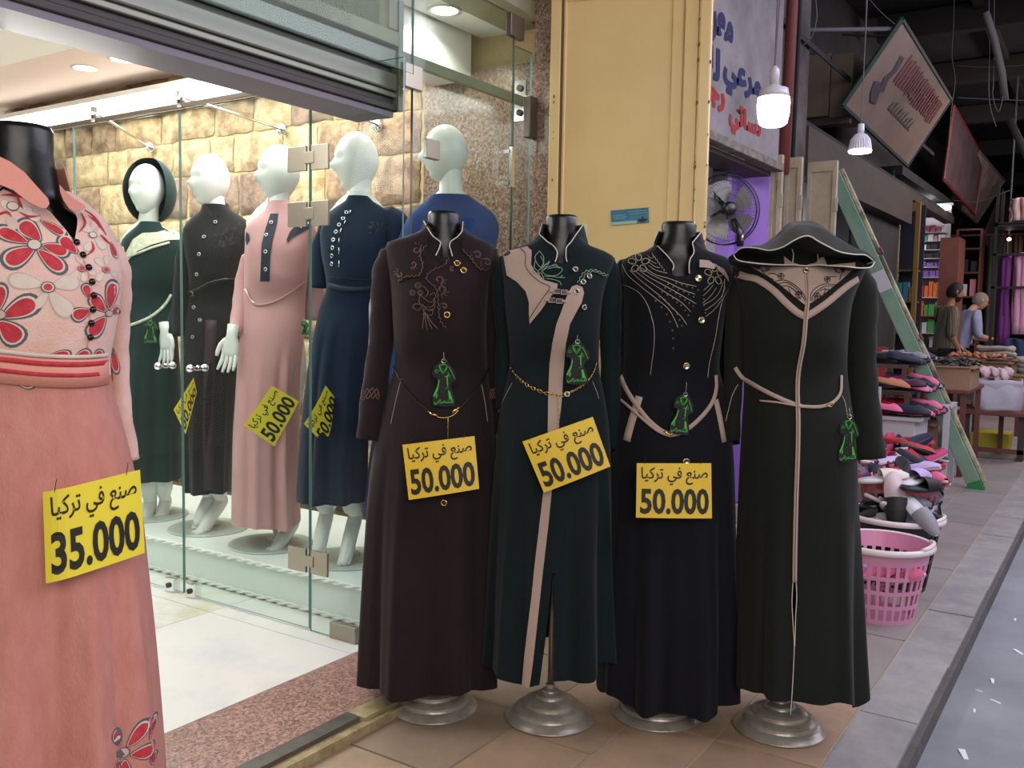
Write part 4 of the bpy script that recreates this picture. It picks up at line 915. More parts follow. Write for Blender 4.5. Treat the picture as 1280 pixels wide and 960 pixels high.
slit4 = [(-0.0213,0.5045),(-0.024,0.4332),(-0.0195,0.3738),(-0.0145,0.3381),(-0.0139,0.4096),(-0.0152,0.469)]
G4 = Garment(rows, DEP, folds4, hem=lambda a: -.045 * math.exp(-((a - 325) / 20) ** 2) - .01 * math.exp(-((a - 275) / 10) ** 2), cuts=[slit4])
G4.build('gown', M_oliveb, a4)
sleeve('sleeve', M_oliveb, a4, [(-0.1464,0.01,1.3849),(-0.1632,0.01,1.3256),(-0.1721,0.01,1.2426),(-0.1726,0.02,1.1231),(-0.1731,0.02,1.0028),(-0.1711,0.02,0.8818)], [.032, .036, .033, .030, .026, .024], .8)
sleeve('sleeve', M_oliveb, a4, [(0.172,0,1.3852),(0.1933,0,1.3316),(0.1959,0,1.2255),(0.2014,-0,1.1068),(0.2114,-0.01,0.9646),(0.2229,-0.02,0.8391)], [.034, .044, .044, .044, .050, .054], .8)
# beige yoke with high shoulders and wings
yk = [(-0.1827,1.4193),(-0.1686,1.4061),(-0.1361,1.3842),(-0.0824,1.3445),(-0.0424,1.3091),(-0.0143,1.287),(0.0035,1.2964),(0.0432,1.3242),(0.0871,1.3565),(0.1221,1.3841),(0.1396,1.3979),(0.1434,1.4137),(0.0533,1.4032),(0.0453,1.4322),(0.0214,1.4094),(0.0012,1.4045),(-0.0122,1.3998),(-0.0282,1.404),(-0.0466,1.4104),(-0.0654,1.4281),(-0.0666,1.4011),(-0.137,1.4089)]
G4.patch(yk, .006, .004).build('yoke', M_beige, a4, smooth=True)
for band in ([(-0.1834,1.3766),(-0.1672,1.3679),(-0.1397,1.3593),(-0.1023,1.3307),(-0.0691,1.2951),(-0.0385,1.2685),(-0.013,1.2553)], [(-0.013,1.2553),(0.0158,1.2739),(0.0489,1.2971),(0.0884,1.3272),(0.1192,1.348),(0.1546,1.3667)]):
    g = MB(); G4.strip(g, band, .019, .006, 5); g.build('chevron_band', M_beige, a4, smooth=True)
g = MB(); L = lambda pts, r=.0011, sm=4: G4.line(g, pts, r, .0075, sm)
for pts in ([(-0.1686,1.4061),(-0.1359,1.3797),(-0.1079,1.3576),(-0.0894,1.3489)], [(-0.1368,1.4021),(-0.1222,1.3754),(-0.0988,1.3578)], [(-0.1521,1.3884),(-0.1458,1.402),(-0.1231,1.4001),(-0.1135,1.3846)], [(-0.1187,1.4025),(-0.1071,1.3959),(-0.1135,1.3846),(-0.127,1.3843)], [(-0.1131,1.3756),(-0.095,1.3759),(-0.0856,1.367)], [(-0.0986,1.3533),(-0.0716,1.3583),(-0.0439,1.3452),(-0.0226,1.323),(-0.0126,1.3006)], [(-0.0938,1.3444),(-0.0668,1.3516),(-0.0436,1.3385),(-0.0269,1.3184),(-0.0171,1.3005)], [(-0.0845,1.34),(-0.0619,1.3404),(-0.0432,1.3272),(-0.0287,1.3048)], [(-0.0617,1.3359),(-0.0517,1.3135),(-0.0332,1.3048)],
            [(0.1396,1.3979),(0.1134,1.375),(0.0916,1.3566),(0.0739,1.3473)], [(0.1033,1.3996),(0.0951,1.3792),(0.0869,1.361)], [(0.1174,1.3886),(0.1077,1.4019),(0.0852,1.3992),(0.0768,1.3834)], [(0.0851,1.4015),(0.0717,1.3968),(0.0814,1.3834),(0.0904,1.3836)], [(0.0774,1.3699),(0.0593,1.3695),(0.0507,1.3604)], [(0.0739,1.3473),(0.0421,1.349),(0.0154,1.3372),(0.0003,1.3189),(-0.0012,1.3008)], [(0.0696,1.3427),(0.0424,1.3422),(0.0202,1.3305),(0.005,1.3145),(0.0033,1.3009)], [(0.0564,1.3334),(0.0337,1.333),(0.0161,1.3192),(0.0078,1.3009)], [(0.0428,1.3332),(0.0345,1.315),(0.0167,1.3056)]): L(pts)
for c, r in (((-0.0789,1.3694), .0085), ((0.0506,1.3626), .0085), ((-0.0337,1.3183), .009), ((0.0186,1.3147), .009), ((-0.1388,1.3954), .006), ((0.0992,1.3905), .006)):
    L([(c[0] + r * math.cos(t * .524), c[1] + r * math.sin(t * .524)) for t in range(13)], .001, 1); L([(c[0] - r, c[1]), (c[0] + r, c[1])], .0009, 1); L([(c[0], c[1] - r), (c[0], c[1] + r)], .0009, 1)
    L(spiral(c[0], c[1], r * .7, 1, 1.0, 8), .0009, 1)
for i in range(7):
    for s in ((-0.062,1.3449), (0.0379,1.3399)): 
        q = (s[0] + (i * .004) * (1 if s[0] < .05 else -1), s[1] - i * .0035); L([q, (q[0] + .0015, q[1] + .001)], .001, 1)
g.build('embroidery', M_bk, a4, smooth=True)
# zip: two narrow beige tapes and teeth; open slit piping below
g = MB(); G4.strip(g, [(-0.0075,1.3954),(-0.0086,1.3142),(-0.013,1.2553),(-0.017,1.1324),(-0.0214,1.0177),(-0.0226,0.8792),(-0.0238,0.7396),(-0.0228,0.5989),(-0.0211,0.4997)], .012, .008, 6); g.build('zip_tape', M_beige, a4, smooth=True)
g = MB(); G4.line(g, [(-0.0075,1.3954),(-0.0086,1.3142),(-0.013,1.2553),(-0.017,1.1324),(-0.0214,1.0177),(-0.0226,0.8792),(-0.0238,0.7396),(-0.0228,0.5989),(-0.0211,0.4997)], .0010, .0095, 6); g.build('zip_teeth', M_thread_b, a4)
g = MB(); G4.line(g, [(-0.0247,0.5044),(-0.0258,0.4451),(-0.0206,0.3738),(-0.0159,0.3141),(-0.0167,0.2181),(-0.0196,0.1143)], .0013, .004); G4.line(g, [(-0.0166,0.5046),(-0.0135,0.4572),(-0.0146,0.3977),(-0.0145,0.3141)], .0013, .004); g.build_each('slit_piping', M_pipe, a4, smooth=True)
me = button_mesh('silver_snap', .0085, [mat('champagne_metal', '#d9c9a0', .22, .9), M_ink], 'eyelet'); u = (-0.0094,1.3864); button(G4, me, a4, u[0], u[1], .010)
# narrow beige belt, loop and loose end
g = MB(); G4.strip(g, [(-0.1756,1.1022),(-0.1516,1.0705),(-0.1046,1.0392),(-0.0464,1.0127),(-0.0116,1.0018)], .012, .006); G4.strip(g, [(-0.0162,1.0017),(0.0343,1.0003),(0.0706,1.0078),(0.0973,1.0244),(0.1123,1.0476),(0.115,1.0889)], .009, .006); G4.strip(g, [(-0.1196,1.0114),(-0.076,1.0099),(-0.0346,1.0037),(-0.0069,0.9996)], .005, .009); G4.back_band(g, (-0.1756,1.1022)[1], (0.115,1.0889)[1], .014)
g.build('belt', M_beige, a4, smooth=True)
g = MB(); G4.line(g, [(0.0614,1.0077),(0.0727,1.0125),(0.0819,1.0103),(0.0732,1.001),(0.0615,1.0054)], .0016, .010, 3); g.build('buckle', M_gold, a4, smooth=True)
g = MB(); G4.line(g, [(-0.1646,1.052),(-0.1815,1.0149),(-0.1972,0.9409)], .0010, .002); G4.line(g, [(0.1153,1.0316),(0.1255,1.0088),(0.1293,0.9743)], .0010, .002); g.build_each('pocket_piping', M_thread_w, a4)
# ---- hood: shell between the outer crest and the piped opening rim, dark lining inside
g4o = [(-0.2053,-0.06,1.4357),(-0.1686,-0.05,1.4484),(-0.1089,0.02,1.4637),(-0.0616,0.04,1.4921),(-0.022,0.05,1.5315),(0.0094,0.06,1.5402),(0.0477,0.06,1.5432),(0.0736,0.05,1.5332),(0.1245,0.04,1.4953),(0.1662,0.02,1.4662),(0.1822,-0.04,1.446),(0.201,-0.06,1.4221)]
g4r = [(-0.2098,-0.08,1.4297),(-0.195,-0.11,1.446),(-0.1647,-0.15,1.4437),(-0.1349,-0.18,1.4356),(-0.1058,-0.2,1.4434),(-0.0833,-0.21,1.4582),(-0.0577,-0.21,1.4715),(-0.0361,-0.21,1.474),(-0.0139,-0.21,1.4615),(0.0184,-0.2,1.4477),(0.0588,-0.18,1.4346),(0.1097,-0.15,1.4308),(0.1561,-0.11,1.4319),(0.1911,-0.08,1.4185)]
g4b = [(-0.2098,-0.08,1.4297),(-0.2075,-0.12,1.4116),(-0.1833,-0.15,1.4036),(-0.1435,-0.16,1.3994),(-0.0933,-0.14,1.3991),(-0.0537,-0.12,1.4008),(-0.0212,-0.11,1.3997),(-0.0009,-0.11,1.4),(0.0184,-0.12,1.4021),(0.041,-0.14,1.3992),(0.0809,-0.16,1.3966),(0.1248,-0.15,1.3935),(0.1674,-0.12,1.3979),(0.1936,-0.08,1.414)]
def resamp(P, n):
    P = smooth_line(P, 8); L = [0]
    for a, b in zip(P[:-1], P[1:]): L.append(L[-1] + math.dist(a, b))
    out = []
    for k in range(n):
        t = L[-1] * k / (n - 1); i = max(j for j in range(len(L)) if L[j] <= t + 1e-9); i = min(i, len(P) - 2)
        f = (t - L[i]) / max(L[i+1] - L[i], 1e-9); out.append(Vector([lerp(a, b, f) for a, b in zip(P[i], P[i+1])]))
    return out
N = 44
crest = resamp(g4o, N); rim = resamp(g4r, N); low = resamp(g4b, N)
back = [Vector((lerp(p.x, .04, .35), .09 + .02 * math.sin(PI * i / (N-1)), p.z - .03 - .045 * math.sin(PI * i / (N-1)))) for i, p in enumerate(crest)]
g = MB()
mid = [crest[i].lerp(rim[i], .5) + Vector((0, -.012, .010 * math.sin(PI * i / (N-1)))) for i in range(N)]
g.rings([rim, mid, crest, back], False, False, closed=False); g.build('hood', M_oliveb, a4, smooth=True)
g = MB(); inn = [p + Vector((0, .10, -.012)) for p in rim]
inn2 = [Vector((low[i].x * .97, max(low[i].y, -.06) + .06, low[i].z - .004)) for i in range(N)]
g.rings([rim, inn, inn2, low], False, False, closed=False); g.build('hood_lining', mat('dark_lining', '#16181a', .9), a4, smooth=True)
g = MB(); g.tube(rim + [p for p in reversed(low)] + [rim[0]], .0018, 6); g.build('hood_piping', M_pipe, a4, smooth=True)
# inner collar cords and eyelets under the hood
g = MB(); g.tube([(x, y, z) for x, y, z in [(-0.0466,-0.09,1.4478),(-0.0444,-0.1,1.4313),(-0.0502,-0.115,1.4079)]], .0014, 5); g.tube([(x, y, z) for x, y, z in [(0.0285,-0.09,1.4491),(0.0237,-0.1,1.4325),(0.022,-0.115,1.4091)]], .0014, 5); g.build_each('drawcord', M_pipe, a4)

# ================================================================== 5: pink floral dress, nearest to the photographer
M_pinktop = mat('pale_pink_cotton', '#e0b5a8', 0.85, bump=0.3, scale=300, col2='#e8c8bd', cscale=14, sheen=.1, spec=.2)
M_pinkskirt = mat('salmon_heather', '#c98b80', 0.88, bump=0.3, scale=300, col2='#bd7a70', cscale=40, stretch=(1, 1, .35), sheen=.1, spec=.2, contrast=(.3, .7))  # salmon cloth, with the skirt's weaker light darkened into the colour
M_salmon = mat('salmon_collar', '#e09a8a', .85, bump=.2, scale=300, spec=.2)
M_red = mat('printed_red', '#b3333c', .85, col2='#c94850', cscale=60, spec=.2); M_grey = mat('printed_grey', '#5d6266', .85, spec=.2); M_ivory = mat('printed_ivory', '#dccfc2', .85, spec=.2, col2='#d2bdb0', cscale=25)
M_taupe = mat('printed_taupe', '#c9ada0', .85, spec=.2)
bx, by, an = FRAME[5]
f5 = dress_form(5, 'black flocked dress form with a broad neck inside the pink floral dress', 1.572, cxn=-.02, ly=.0, neck=(.056, .055), zs=1.40)
a5 = garment_root(5, 'floral_dress', 'long salmon pink dress with big red flowers, striped waistband and black bead buttons', 'dress')
rows = [(0.2183,-0.2873,0.2202),(0.334,-0.2756,0.2155),(0.4487,-0.2627,0.2093),(0.6002,-0.2439,0.1992),(0.7344,-0.2244,0.1877),(0.8711,-0.205,0.175),(0.9683,-0.1879,0.1575),(1.0385,-0.174,0.1414),(1.0949,-0.1605,0.1281),(1.1446,-0.1568,0.1247),(1.1945,-0.1639,0.1325),(1.2518,-0.1756,0.1418),(1.3023,-0.1791,0.1468),(1.3528,-0.1801,0.1419),(1.389,-0.1745,0.1326),(1.4138,-0.1584,0.1177),(1.4314,-0.1376,0.1001),(1.446,-0.1154,0.0826),(1.4578,-0.0906,0.0639)]
DEP5 = [(.0, .19, .18), (.5, .175, .16), (.85, .15, .14), (1.0, .135, .12), (1.10, .115, .10), (1.2, .135, .1), (1.28, .14, .105), (1.36, .115, .10), (1.42, .08, .08), (1.47, .062, .062)]
V5 = [(-0.06,1.4573),(0.0131,1.4227),(0.0252,1.4168),(0.0408,1.396),(0.0566,1.375),(0.0627,1.3602),(0.0668,1.381),(0.0709,1.4033),(0.0674,1.4155),(0.055,1.4242),(0.0458,1.4658)]
folds5 = [(278, 6, -.022, 1.0), (263, 8, .014, 1.0), (293, 7, .018, 1.0), (308, 6, -.016, .95), (322, 8, .012, .95), (235, 7, -.03, 1.0), (246, 6, .016, .9), (215, 8, .015, .9), (90, 14, .02, .9), (130, 12, -.015, .9)]
G5 = Garment(rows, DEP5, folds5, cuts=[V5])
wz = (0.0171,1.1169)[1]
G5.build('gown', [M_pinktop, M_pinkskirt], a5, split=wz)
sleeve('sleeve', M_pinktop, a5, [(0.1069,0.02,1.376),(0.1321,0.03,1.335),(0.1427,0.05,1.2865),(0.1415,0.07,1.2079),(0.1425,0.08,1.1278),(0.147,0.08,1.0311),(0.1562,0.08,0.9413)], [.026, .030, .026, .024, .022, .022, .026], .9)
G5.patch([(-0.0543,1.5039),(-0.0334,1.4953),(-0.0124,1.4785),(0.0064,1.4546),(0.0231,1.4342),(0.0253,1.4249),(0.0203,1.4178),(0.0106,1.4185),(-0.0062,1.4281),(-0.0249,1.4508),(-0.0431,1.4838)], .014, .008, g=None).build('collar', M_salmon, a5, smooth=True) if False else None
def flat5(pts, y0, y1, name, m, th=.004):
    """collar leaf: polygon leaning from depth y0 (top) to y1 (bottom)"""
    zs = [p[1] for p in pts]; za, zb = min(zs), max(zs); n = len(pts)
    F = [Vector((x, lerp(y1, y0, (z - za) / (zb - za)), z)) for x, z in pts]; Bk = [p + Vector((0, th, 0)) for p in F]
    g = MB().add(F + Bk, [tuple(range(n)), tuple(range(2*n - 1, n - 1, -1))] + [(i, n + i, n + (i+1) % n, (i+1) % n) for i in range(n)])
    return g.build(name, m, a5)
flat5([(-0.0819,1.5091),(-0.052,1.5041),(-0.0334,1.4953),(-0.0124,1.4785),(0.0064,1.4546),(0.0231,1.4342),(0.0253,1.4249),(0.0203,1.4165),(0.0105,1.4172),(-0.0062,1.4254),(-0.0297,1.4451),(-0.06,1.4573),(-0.0945,1.4611)], -.085, -.125, 'collar', M_salmon)
flat5([(0.0421,1.4669),(0.053,1.4514),(0.0653,1.4386),(0.0802,1.4287),(0.0826,1.4234),(0.0762,1.4188),(0.0623,1.4151),(0.0537,1.4228),(0.0477,1.4347),(0.0431,1.4506)], -.055, -.12, 'collar', M_salmon)
# back of the collar standing round the neck
g = MB(); ring = []
for i in range(21):
    a = math.radians(lerp(200, -20, i / 20)); ring.append((-.012 + .066 * math.cos(a), .066 * math.sin(a)))
top = [(x * 1.0, y, 1.505) for x, y in ring]; bot = [(x * 1.25, y * 1.25, 1.45) for x, y in ring]
g.rings([top, bot], False, False, closed=False); g.build('collar_stand', M_salmon, a5, smooth=True)
# printed flowers (flat print, laid as thin layers on the cloth)
def petal(b, t, w, s=1.0, n=9):
    b = Vector(b); t = Vector(t); d = t - b; L = d.length; d.normalize(); nn = Vector((-d.y, d.x)); out = []
    b = b - d * (s - 1) * L * .3; L *= 1 + (s - 1) * .9; w = w * (1 + (s - 1) * 1.6)
    for i in range(2 * n):
        a = PI * i / n; u = .5 - .5 * math.cos(a); sd = 1 if a < PI else -1
        ww = abs(math.sin(a)) * (.42 + .70 * u)
        out.append(tuple(b + d * L * u + nn * sd * w * .56 * ww))
    # drop doubled points
    o2 = [out[0]]
    for q in out[1:]:
        if (Vector(q) - Vector(o2[-1])).length > .0008: o2.append(q)
    return o2
gp = MB(); FL = [M_red, M_grey, M_ivory, M_taupe]
def flush(name='printed_petal'):
    global gp
    gp.build(name, FL, a5, smooth=True); gp = MB()
def P5(poly, off, mi):
    gp.mi = mi; G5.patch(poly, off, 0, .011, g=gp)
def red_petal(b, t, w, o=0):
    P5(petal(b, t, w, 1.28), .0010 + o, 1); P5(petal(b, t, w, 1.10), .0018 + o, 2); P5(petal(b, t, w, .97), .0026 + o, 0); flush()
def pale_petal(b, t, w, o=0):
    P5(petal(b, t, w, 1.12), .0008 + o, 3); P5(petal(b, t, w, 1.0), .0014 + o, 2); flush()
def disc(c, r, off, mi): P5([(c[0] + r * math.cos(k * PI / 7), c[1] + r * .85 * math.sin(k * PI / 7)) for k in range(14)], off, mi)
s5 = .00135
def pt(*q): return [q[i:i+2] for i in range(0, len(q), 2)]
red_petal((0.0095,1.3629), (-0.0189,1.3924), 0.0270)
red_petal((-0.01,1.3579), (-0.0525,1.377), 0.0216)
red_petal((-0.0005,1.3475), (-0.0419,1.3214), 0.0284)
red_petal((0.0067,1.3451), (0.0431,1.3124), 0.0230)
red_petal((0.0142,1.3536), (0.0511,1.3431), 0.0203)
red_petal((0.0662,1.3438), (0.0428,1.3688), 0.0203)
red_petal((0.0126,1.397), (0.0467,1.3758), 0.0135)
red_petal((-0.0486,1.2296), (0.0001,1.2563), 0.0297)
red_petal((-0.0535,1.2214), (-0.0255,1.189), 0.0324)
red_petal((-0.0579,1.2375), (-0.0498,1.2808), 0.0189)
red_petal((0.1198,1.2461), (0.127,1.293), 0.0203)
red_petal((0.1119,1.2417), (0.0903,1.2666), 0.0203)
red_petal((0.1117,1.2304), (0.0867,1.1991), 0.0230)
red_petal((0.1275,1.2377), (0.1395,1.2464), 0.0149)
red_petal((0.0848,1.2427), (0.0592,1.2311), 0.0203)
red_petal((0.0852,1.2651), (0.0792,1.2873), 0.0135)
red_petal((-0.0864,1.3169), (-0.0662,1.2884), 0.0189)
red_petal((-0.097,1.3561), (-0.0755,1.3889), 0.0189)
red_petal((-0.1123,1.1968), (-0.0782,1.17), 0.0243)
red_petal((-0.0342,1.1206), (-0.0051,1.1145), 0.0189)
red_petal((0.123,0.4446), (0.1153,0.4766), 0.0135)
red_petal((0.1366,0.4418), (0.1702,0.4767), 0.0230)
red_petal((0.1419,0.4239), (0.1808,0.422), 0.0230)
red_petal((0.1754,0.4432), (0.1884,0.4716), 0.0122)
red_petal((0.1779,0.4117), (0.1861,0.3945), 0.0135)
red_petal((0.1308,0.4155), (0.129,0.3806), 0.0216)
red_petal((0.1213,0.4175), (0.1087,0.3911), 0.0135)
red_petal((0.0179,1.1613), (0.0505,1.1668), 0.0122)
red_petal((0.0579,1.1527), (0.0836,1.168), 0.0162)
red_petal((0.0936,1.1482), (0.1043,1.1694), 0.0135)
red_petal((0.1254,1.3675), (0.1342,1.3426), 0.0095)
red_petal((0.1292,1.1693), (0.1352,1.1262), 0.0122)
pale_petal((0.0129,1.2853), (-0.0377,1.2933), 0.0270)
pale_petal((0.0277,1.2844), (0.0678,1.2939), 0.0270)
pale_petal((0.0225,1.2733), (0.0542,1.2338), 0.0297)
pale_petal((0.02,1.2732), (-0.0001,1.2453), 0.0162)
pale_petal((-0.0352,1.4101), (-0.0466,1.4306), 0.0135)
pale_petal((-0.0256,1.4161), (-0.0017,1.4123), 0.0162)
pale_petal((-0.0137,1.4115), (0.0102,1.3996), 0.0162)
pale_petal((-0.0401,1.4018), (-0.0263,1.3799), 0.0189)
pale_petal((-0.0611,1.4084), (-0.084,1.4226), 0.0189)
pale_petal((0.0747,1.3233), (0.0686,1.3397), 0.0122)
pale_petal((0.0809,1.3152), (0.0961,1.3074), 0.0108)
pale_petal((0.0681,1.312), (0.0578,1.2978), 0.0122)
pale_petal((0.0757,1.3081), (0.078,1.2928), 0.0108)
pale_petal((0.1105,1.3205), (0.0978,1.3354), 0.0108)
pale_petal((0.1157,1.325), (0.1173,1.3419), 0.0108)
pale_petal((0.1221,1.3154), (0.1337,1.3059), 0.0108)
pale_petal((0.1103,1.3107), (0.0985,1.2963), 0.0108)
pale_petal((0.0947,1.3826), (0.0771,1.3954), 0.0162)
pale_petal((0.0998,1.3773), (0.1141,1.3907), 0.0135)
pale_petal((0.0996,1.369), (0.1149,1.3558), 0.0149)
pale_petal((0.0919,1.3658), (0.0814,1.3486), 0.0135)
pale_petal((0.0948,1.3882), (0.1002,1.4051), 0.0122)
pale_petal((0.085,1.4125), (0.0953,1.4187), 0.0108)
disc((0.0008,1.3543), 0.0116, .0030, 1); disc((0.0008,1.3543), 0.0096, .0036, 2); flush('flower_centre')
disc((-0.0532,1.2336), 0.0101, .0030, 1); disc((-0.0532,1.2336), 0.0084, .0036, 3); flush('flower_centre')
disc((0.0202,1.2814), 0.0116, .0030, 1); disc((0.0202,1.2814), 0.0096, .0036, 2); flush('flower_centre')
disc((0.1196,1.2376), 0.0072, .0030, 1); disc((0.1196,1.2376), 0.0060, .0036, 3); flush('flower_centre')
disc((0.0745,1.3164), 0.0072, .0030, 1); disc((0.0745,1.3164), 0.0060, .0036, 2); flush('flower_centre')
disc((0.1156,1.3165), 0.0072, .0030, 1); disc((0.1156,1.3165), 0.0060, .0036, 2); flush('flower_centre')
disc((0.1283,0.4313), 0.0116, .0030, 1); disc((0.1283,0.4313), 0.0096, .0036, 3); flush('flower_centre')
disc((-0.0314,1.421), 0.0101, .0030, 1); disc((-0.0314,1.421), 0.0084, .0036, 2); flush('flower_centre')
disc((0.0946,1.3784), 0.0072, .0030, 1); disc((0.0946,1.3784), 0.0060, .0036, 2); flush('flower_centre')
disc((0.0202,1.2814), 0.0070, .0042, 0); flush('flower_centre')
disc((0.0745,1.3164), 0.0049, .0042, 0); flush('flower_centre')
disc((0.1156,1.3165), 0.0049, .0042, 0); flush('flower_centre')
# red scribbled sweeps on the shoulder
for a, b, c in (((-0.0477,1.4887), (-0.0386,1.4723), (-0.0283,1.4585)), ((-0.053,1.4566), (-0.0389,1.459), (-0.0295,1.4558)), ((-0.0487,1.4397), (-0.0274,1.4413), (-0.0084,1.436)), ((-0.0251,1.4401), (-0.0206,1.4271), (-0.016,1.4167)), ((0.0827,1.4247), (0.1003,1.4107), (0.1178,1.3811)), ((0.0775,1.4175), (0.0822,1.3985), (0.0718,1.3813)), ((0.0876,1.4154), (0.1052,1.3999), (0.1153,1.3838)), ((0.1075,1.3805), (0.1151,1.3726), (0.1241,1.3646)), ((0.0919,1.3658), (0.0942,1.352), (0.0838,1.3404)), ((-0.059,1.4006), (-0.0423,1.4096), (-0.033,1.4022)), ((-0.0209,1.411), (-0.0067,1.4039), (0.0103,1.4063))):
    gp.mi = 0; G5.strip(gp, [a, b, c], lambda t: .0045 * math.sin(PI * max(.08, min(.92, t))), .0022, 4); flush('printed_stroke')
# waistband and its red stripes
bt = [(-0.1408,1.1503), (-0.1021,1.1459), (-0.0553,1.1414), (0.0051,1.1337), (0.0676,1.1301), (0.1181,1.1308)]
g = MB(); G5.strip(g, bt, .050, .006, 4); G5.back_band(g, bt[0][1], bt[-1][1], .05); g.build('waistband', M_salmon, a5, smooth=True)
for dz, w in ((.0165, .009), (-.003, .0075)):
    g = MB(); G5.strip(g, [(x, z + dz) for x, z in bt], w, .0082, 4); g.build('stripe', M_red, a5, smooth=True)
g = MB(); G5.strip(g, [(x, z + .030) for x, z in bt], .007, .007, 4); g.build('ivory_trim', M_ivory, a5, smooth=True)
me = button_mesh('black_bead', .0062, mat('black_bead_gloss', '#0d0d10', .15), 'dome')
for u in ((0.0665,1.3617), (0.0762,1.34), (0.0848,1.3182), (0.0895,1.2932), (0.0917,1.2695), (0.09,1.2442), (0.087,1.2202), (0.0853,1.1948)): button(G5, me, a5, u[0], u[1], .003)
g = MB(); G5.line(g, [(0.0639,1.3602), (0.0749,1.3372), (0.0834,1.3153), (0.0869,1.2931), (0.0891,1.268), (0.0874,1.2427), (0.0845,1.2202), (0.0812,1.1751)], .0012, .001); g.build('placket_seam', M_salmon, a5, smooth=True)

# ------------------------------------------------------------------ price signs and hang tags
M_card = mat('yellow_card', '#e9d536', .55); M_card2 = mat('warm_yellow_card', '#e2be33', .55); M_print = mat('black_print', '#17150f', .6)
MADE_IN = '\uFE8E\uFEF4\uFEDB\uFEAE\uFE97 \uFEF2\uFED3 \uFECA\uFEE8\uFEBB'
def frame_pt(k, p):
    bx, by, a = FRAME[k]; a = math.radians(a); return (bx + p[0] * math.cos(a) - p[1] * math.sin(a), by + p[0] * math.sin(a) + p[1] * math.cos(a), p[2])
def price_sign(k, corners, price, label, m=None, bend=.006, curl=(0, 0), threads=True, group='yellow price signs'):
    """corners tl, tr, br, bl in the local frame of garment k"""
    C4 = [Vector(c) for c in corners]; c = sum(C4, Vector()) / 4; bx, by, a = FRAME[k]
    t = thing('price_sign', label, 'price sign', frame_pt(k, c), a, group)
    tl, tr, br, bl = [q - c for q in C4]; n = (tr - tl).cross(bl - tl).normalized()
    if n.y > 0: n = -n
    def S(u, v, o=0):  # u right, v up
        p = bl.lerp(br, u).lerp(tl.lerp(tr, u), v)
        b = bend * (4 * u * (1 - u)) + curl[0] * max(0, .25 - u) ** 2 * 12 + curl[1] * max(0, u - .8) ** 2 * 12 * v
        return p + n * (b + o)
    N = 16; g = MB(); vs = []; fs = []
    for o in (0, -.0012):
        for j in range(7):
            for i in range(N + 1): vs.append(S(i / N, j / 6, o))
    q = 7 * (N + 1)
    for j in range(6):
        for i in range(N):
            b = j * (N + 1) + i; fs += [(b, b+1, b+N+2, b+N+1), (q+b+N+1, q+b+N+2, q+b+1, q+b)]
    rim = [i for i in range(N+1)] + [j*(N+1)+N for j in range(1, 7)] + [6*(N+1)+i for i in range(N-1, -1, -1)] + [j*(N+1) for j in range(5, 0, -1)]
    for i in range(len(rim)): a_, b_ = rim[i], rim[(i+1) % len(rim)]; fs.append((a_, a_+q, b_+q, b_))
    g.add(vs, fs); g.build('card', m or M_card, t, smooth=False)
    for body, bold, (u0, u1, v0, v1) in ((MADE_IN, .014, (.06, .95, .60, .93)), (price, .030, (.05, .96, .07, .54))):
        V, F = text_unit(body, bold)
        MB().add([S(lerp(u0, u1, v.x), lerp(v0, v1, v.y), .0012) for v in V], F).build('lettering', M_print, t)
    if threads:
        for u in (.1, .85):
            p = S(u, .98, .001); MB().tube([p, p + Vector((.002, .004, .012)), p + Vector((.004, .012, .020))], .0006, 4).build('thread', M_bk, t)
    return t
price_sign(1, [(-0.0867,-0.165,0.8611),(0.1239,-0.165,0.8907),(0.1409,-0.185,0.7384),(-0.0643,-0.185,0.7017)], '50.000', 'yellow price sign reading 50.000 pinned below the belt of the dark brown abaya', M_card2, .01, (0, -.004))
price_sign(2, [(-0.1024,-0.165,0.8854),(0.0972,-0.165,0.9603),(0.1489,-0.185,0.8215),(-0.0384,-0.185,0.7422)], '50.000', 'strongly tilted yellow price sign reading 50.000 across the beige strip of the green abaya', M_card2, .010)
price_sign(3, [(-0.1069,-0.17,0.8232),(0.1091,-0.17,0.827),(0.1124,-0.19,0.669),(-0.1076,-0.19,0.6674)], '50.000', 'straight yellow price sign reading 50.000 hanging on the midnight blue abaya', M_card2, .010)
price_sign(5, [(0.0086,-0.185,0.9335),(0.1607,-0.15,0.9582),(0.1669,-0.165,0.8088),(0.0104,-0.2,0.7784)], '35.000', 'large yellow price sign reading 35.000 curling on the skirt of the pink floral dress', M_card, .004, (-.02, .01))
NAME = '\uFEF2\uFEE7\uFE8D\uFEAE\uFECC\uFEB8\uFEDF\uFE8D'
M_tagb = mat('tag_black_card', '#0a0c0b', .7); M_tagg = mat('tag_green_print', '#3fae3d', .5)
